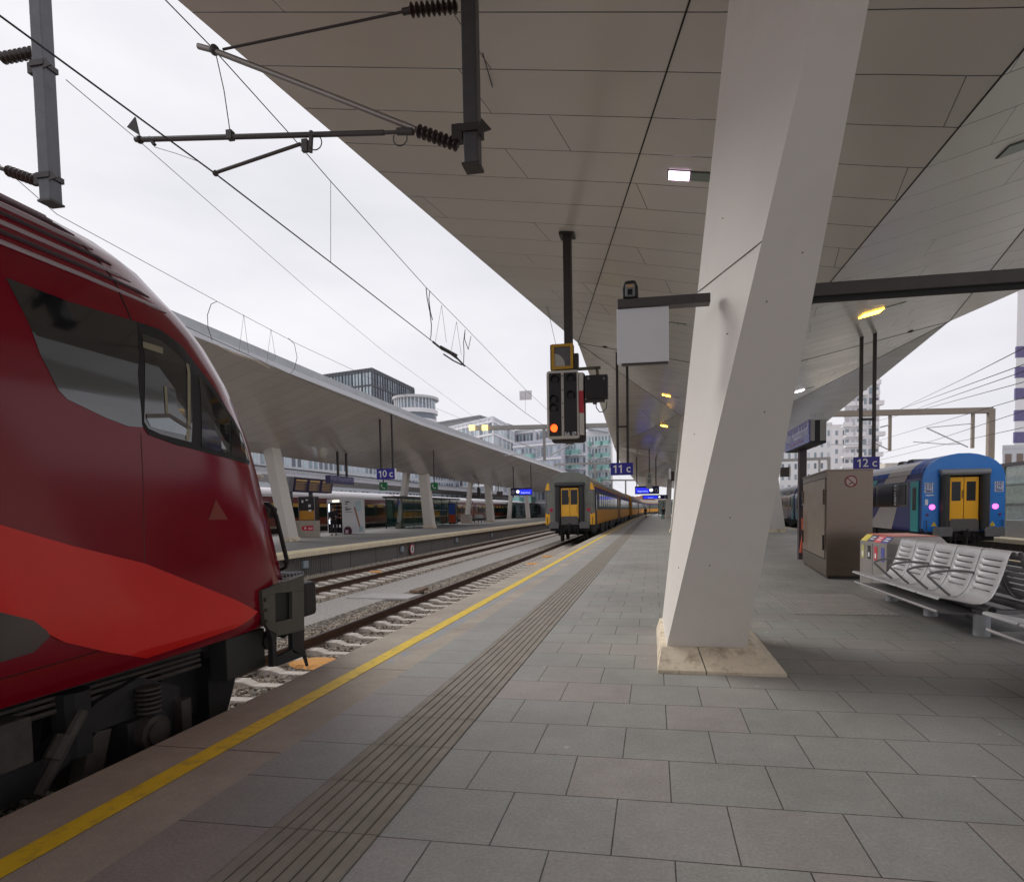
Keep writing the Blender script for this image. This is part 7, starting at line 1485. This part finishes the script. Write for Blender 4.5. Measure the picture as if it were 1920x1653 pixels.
# B4: pale blocks in the middle
def mid(label, pA, pB, Y_, dY, dep, floors, nu, wall, fl=3.1, glass=None, seed=7, balc=(), zfl=0):
    A, B = P(*pA, Y=Y_ + dY), P(*pB, Y=Y_); h = (A.z + B.z) / 2
    th, a_, b_, c_, d_ = block('apartment_building', label, Vector((A.x, Y_ + dY, 0)), Vector((B.x, Y_, 0)), dep, h, wall=wall); cn = [0]; zlo = h - floors * fl
    facade(th, a_, b_ - a_, nu, zlo, h - .5, floors, .58, .62, seed=seed, cnt=cn, mats=[WN[0], WN[1], WN[2]]); bands(th, a_, b_, [zlo + fl * k * (h - .5 - zlo) / (floors * fl) - .2 for k in range(floors + 1)], .32, W2)
    d = (b_ - a_).normalized(); n = Vector((d.y, -d.x, 0))
    for (u0, u1) in balc:
        for k in range(floors):
            z_ = zlo + (h - .5 - zlo) / floors * k; A1, B1 = inter(a_, b_, u0), inter(a_, b_, u1); m = MB(); m.hexa([v + Vector((0, 0, z_ + .15)) for v in (A1 + n * 1.4, B1 + n * 1.4, B1, A1)], [v + Vector((0, 0, z_ + 1.25)) for v in (A1 + n * 1.4, B1 + n * 1.4, B1, A1)]); m.build('balcony', GREENG, th)
            m = MB(); m.hexa([v + Vector((0, 0, z_ - .02)) for v in (A1 + n * 1.5, B1 + n * 1.5, B1, A1)], [v + Vector((0, 0, z_ + .14)) for v in (A1 + n * 1.5, B1 + n * 1.5, B1, A1)]); m.build('balcony_slab', W2, th)
    return th
mid('pale block just behind the gantry with grey stair tower', (948, 812), (1000, 806), 165, 6, Vector((-2, 18, 0)), 7, 8, W3, seed=8)
mid('plain light grey block behind the signal lamp', (992, 801), (1030, 806), 175, 4, Vector((-1, 18, 0)), 7, 4, M('bw_plain', s2l(212, 212, 218), .6), seed=18)
mid('low lilac grey block with green balconies left of the grey coach roof', (962, 833), (1052, 826), 120, 5, Vector((-1, 16, 0)), 6, 12, W4, seed=9, balc=((.05, .2), (.3, .45)))
mid('tall apartment block with green glass balconies behind the signal, left half', (1046, 826), (1098, 822), 130, 3, Vector((-1.5, 18, 0)), 8, 9, W3, seed=10, balc=((.02, .2), (.28, .46), (.6, .78)))
mid('tallest apartment block with green glass balconies, right of the signal', (1096, 803), (1146, 818), 150, 3, Vector((-1, 20, 0)), 10, 8, W2, seed=11, balc=((.1, .26), (.5, .66), (.78, .92)))
m = MB(); A, B = P(1096, 801, Y=149), P(1140, 810, Y=149); m.hexa([(A.x, 149, A.z), (B.x, 149, B.z), (B.x, 160, B.z), (A.x, 160, A.z)], [(A.x, 149, A.z + 1), (B.x, 149, B.z + 1), (B.x, 160, B.z + 1), (A.x, 160, A.z + 1)])
tag(m.build('roof_slab', W3), 'flat overhanging roof slab on the tallest apartment block', 'roof slab')
# long building behind platform 10
A, B = P(480, 838, Y=95), P(1010, 880, Y=150); th, a_, b_, c_, d_ = block('long_building', 'long grey white building seen in the gap between the two left canopies', Vector((-62, 70, 0)), Vector((-45, 190, 0)), Vector((-18, 0, 0)), 12.5, wall=W3)
cn = [0]; facade(th, a_, b_ - a_, 90, 3, 12, 3, .6, .78, seed=12, cnt=cn, mats=[WN[2], WN[0], WN[1]])
# right: white balcony tower
Y_ = 150.; A, B = P(1584, 700, Y=Y_), P(1650, 700, Y=Y_); h = P(1620, 700, Y=Y_).z
th, a_, b_, c_, d_ = block('balcony_tower', 'white residential tower with jagged balconies behind the 12 c sign', A, B, Vector((A.x / 150 * 14, 14, 0)), h, wall=W2); cn = [0]; fl = 13; zlo = 0; 
facade(th, a_, b_ - a_, 6, 1, h - .5, fl, .6, .6, seed=13, cnt=cn, mats=[WN[2], WN[0], W3]); rg = random.Random(9)
for k in range(fl):
    z_ = 1 + (h - 1.5) / fl * k
    for u in (rg.uniform(-.12, 0), rg.uniform(.25, .4), rg.uniform(.68, .85)):
        u1 = u + rg.uniform(.2, .34); A1, B1 = inter(a_, b_, u), inter(a_, b_, u1); m = MB(); m.box(A1.x, B1.x, Y_ - 1.6, Y_ + .1, z_, z_ + .2); m.box(A1.x, B1.x, Y_ - 1.6, Y_ - 1.52, z_ + .2, z_ + 1.0); m.build('balcony', W2, th)
        m = MB(); m.box(A1.x + .2, B1.x - .2, Y_ - 1.5, Y_ - .3, z_ + .2, z_ + 1.5); m.build('balcony_shadow', W3, th) if False else None
for (lab, pA, pB, Y_, fl, nu) in (('white apartment block behind the post of the right name board', (1462, 800), (1560, 800), 120, 8, 8), ('low white block under the gantry left of the balcony tower', (1548, 800), (1590, 800), 170, 9, 3)):
    A, B = P(*pA, Y=Y_), P(*pB, Y=Y_); th, a_, b_, c_, d_ = block('apartment_building', lab, A, B, Vector((A.x / Y_ * 16, 16, 0)), A.z, wall=W2); cn = [0]; facade(th, a_, b_ - a_, nu, 0, A.z - .5, fl, .34, .5, seed=Y_, cnt=cn, mats=[WN[2], WN[0], W3])
# far right tower with dark bands and the small grid house
Y_ = 110.; A, B = P(1906, 640, Y=Y_), P(1990, 640, Y=Y_); th, a_, b_, c_, d_ = block('office_tower', 'white tower with dark purple window bands cut by the right edge of the photo', A, B, Vector((A.x / 110 * 14, 14, 0)), A.z + 12, wall=W2)
for k, py in enumerate((660, 698, 738, 779, 820)): z_ = P(1906, py, Y=Y_).z; m = MB(); m.box(a_.x - .03, b_.x, Y_ - .06, Y_ + .3, z_ - .9, z_ + .9); m.build('window_band', M('band_purple', s2l(96, 88, 130), .3), th)
Y_ = 95.; A, B = P(1880, 841, Y=Y_), P(1990, 841, Y=Y_); th, a_, b_, c_, d_ = block('grid_house', 'small pale house with brown windows behind the noise barrier at the right edge', A, B, Vector((A.x / 95 * 12, 12, 0)), A.z, wall=W3); cn = [0]; facade(th, a_, b_ - a_, 5, 0, A.z - .3, 4, .55, .6, seed=20, cnt=cn, mats=[M('win_brown', s2l(120, 104, 96), .3)] * 1)
# pale roof behind the blue train, far hills of houses at the vanishing point
A, B = P(1660, 868, Y=75), P(1750, 866, Y=75); m = MB(); m.box(A.x, B.x + 6, 75, 95, 0, A.z); tag(m.build('low_hall', M('hall_beige', s2l(196, 188, 176), .7)), 'low beige hall roof just above the blue coach roof', 'building')
rg = random.Random(21)
for k in range(9):
    px = 1168 + k * 9; Y_ = 330 + rg.uniform(-30, 30); w_ = rg.uniform(8, 14); A = P(px, 938 - rg.uniform(0, 5), Y=Y_); cm = [M('house_rose', s2l(214, 174, 158), .7), M('house_cream', s2l(214, 190, 156), .7), M('house_white', s2l(222, 214, 206), .7)][k % 3]
    m = MB(); m.box(A.x - w_ / 2, A.x + w_ / 2, Y_, Y_ + 10, -1, A.z); hs_ = thing('distant_house', ('rose', 'cream', 'white')[k % 3] + ' distant house under the 11 c sign, number %s from the left' % ['one', 'two', 'three', 'four', 'five', 'six', 'seven', 'eight', 'nine'][k], 'house', (A.x, Y_, -1), 'distant houses at the end of the tracks'); m.build('wall', cm, hs_)
    m = MB(); m.prism([(A.x - w_ / 2 - .4, A.z), (A.x + w_ / 2 + .4, A.z), (A.x, A.z + 1.8)], 'y', Y_ - .3, Y_ + 10.3); m.build('roof', M('roof_tile', s2l(176, 132, 116), .8), hs_)
    for i in range(3): m = MB(); x_ = A.x - w_ / 3 + i * w_ / 3; m.box(x_ - .6, x_ + .6, Y_ - .05, Y_ + .05, A.z - 4, A.z - 2.2); m.build('window', WN[2], hs_)
def hill(name, Y_, h, col, seed, x0=-900, x1=1200):
    rg = random.Random(seed); m = MB(); n = 60; vs = []
    for i in range(n + 1): x_ = inter(x0, x1, i / n); t = h * (.6 + .4 * math.sin(i * .7 + seed) + rg.uniform(-.12, .12)); vs += [(x_, Y_, -1), (x_, Y_ + 40, max(1, t)), (x_, Y_ + 160, -1)]
    m.add(vs, [(3 * i + j, 3 * i + 3 + j, 3 * i + 4 + j, 3 * i + 1 + j) for i in range(n) for j in (0, 1)]); struct(m, name, M('hill_' + str(seed), col, .9, var=.25, scale=.05), smooth=True)
hill('hills', 900, 14, s2l(118, 126, 112), 3)
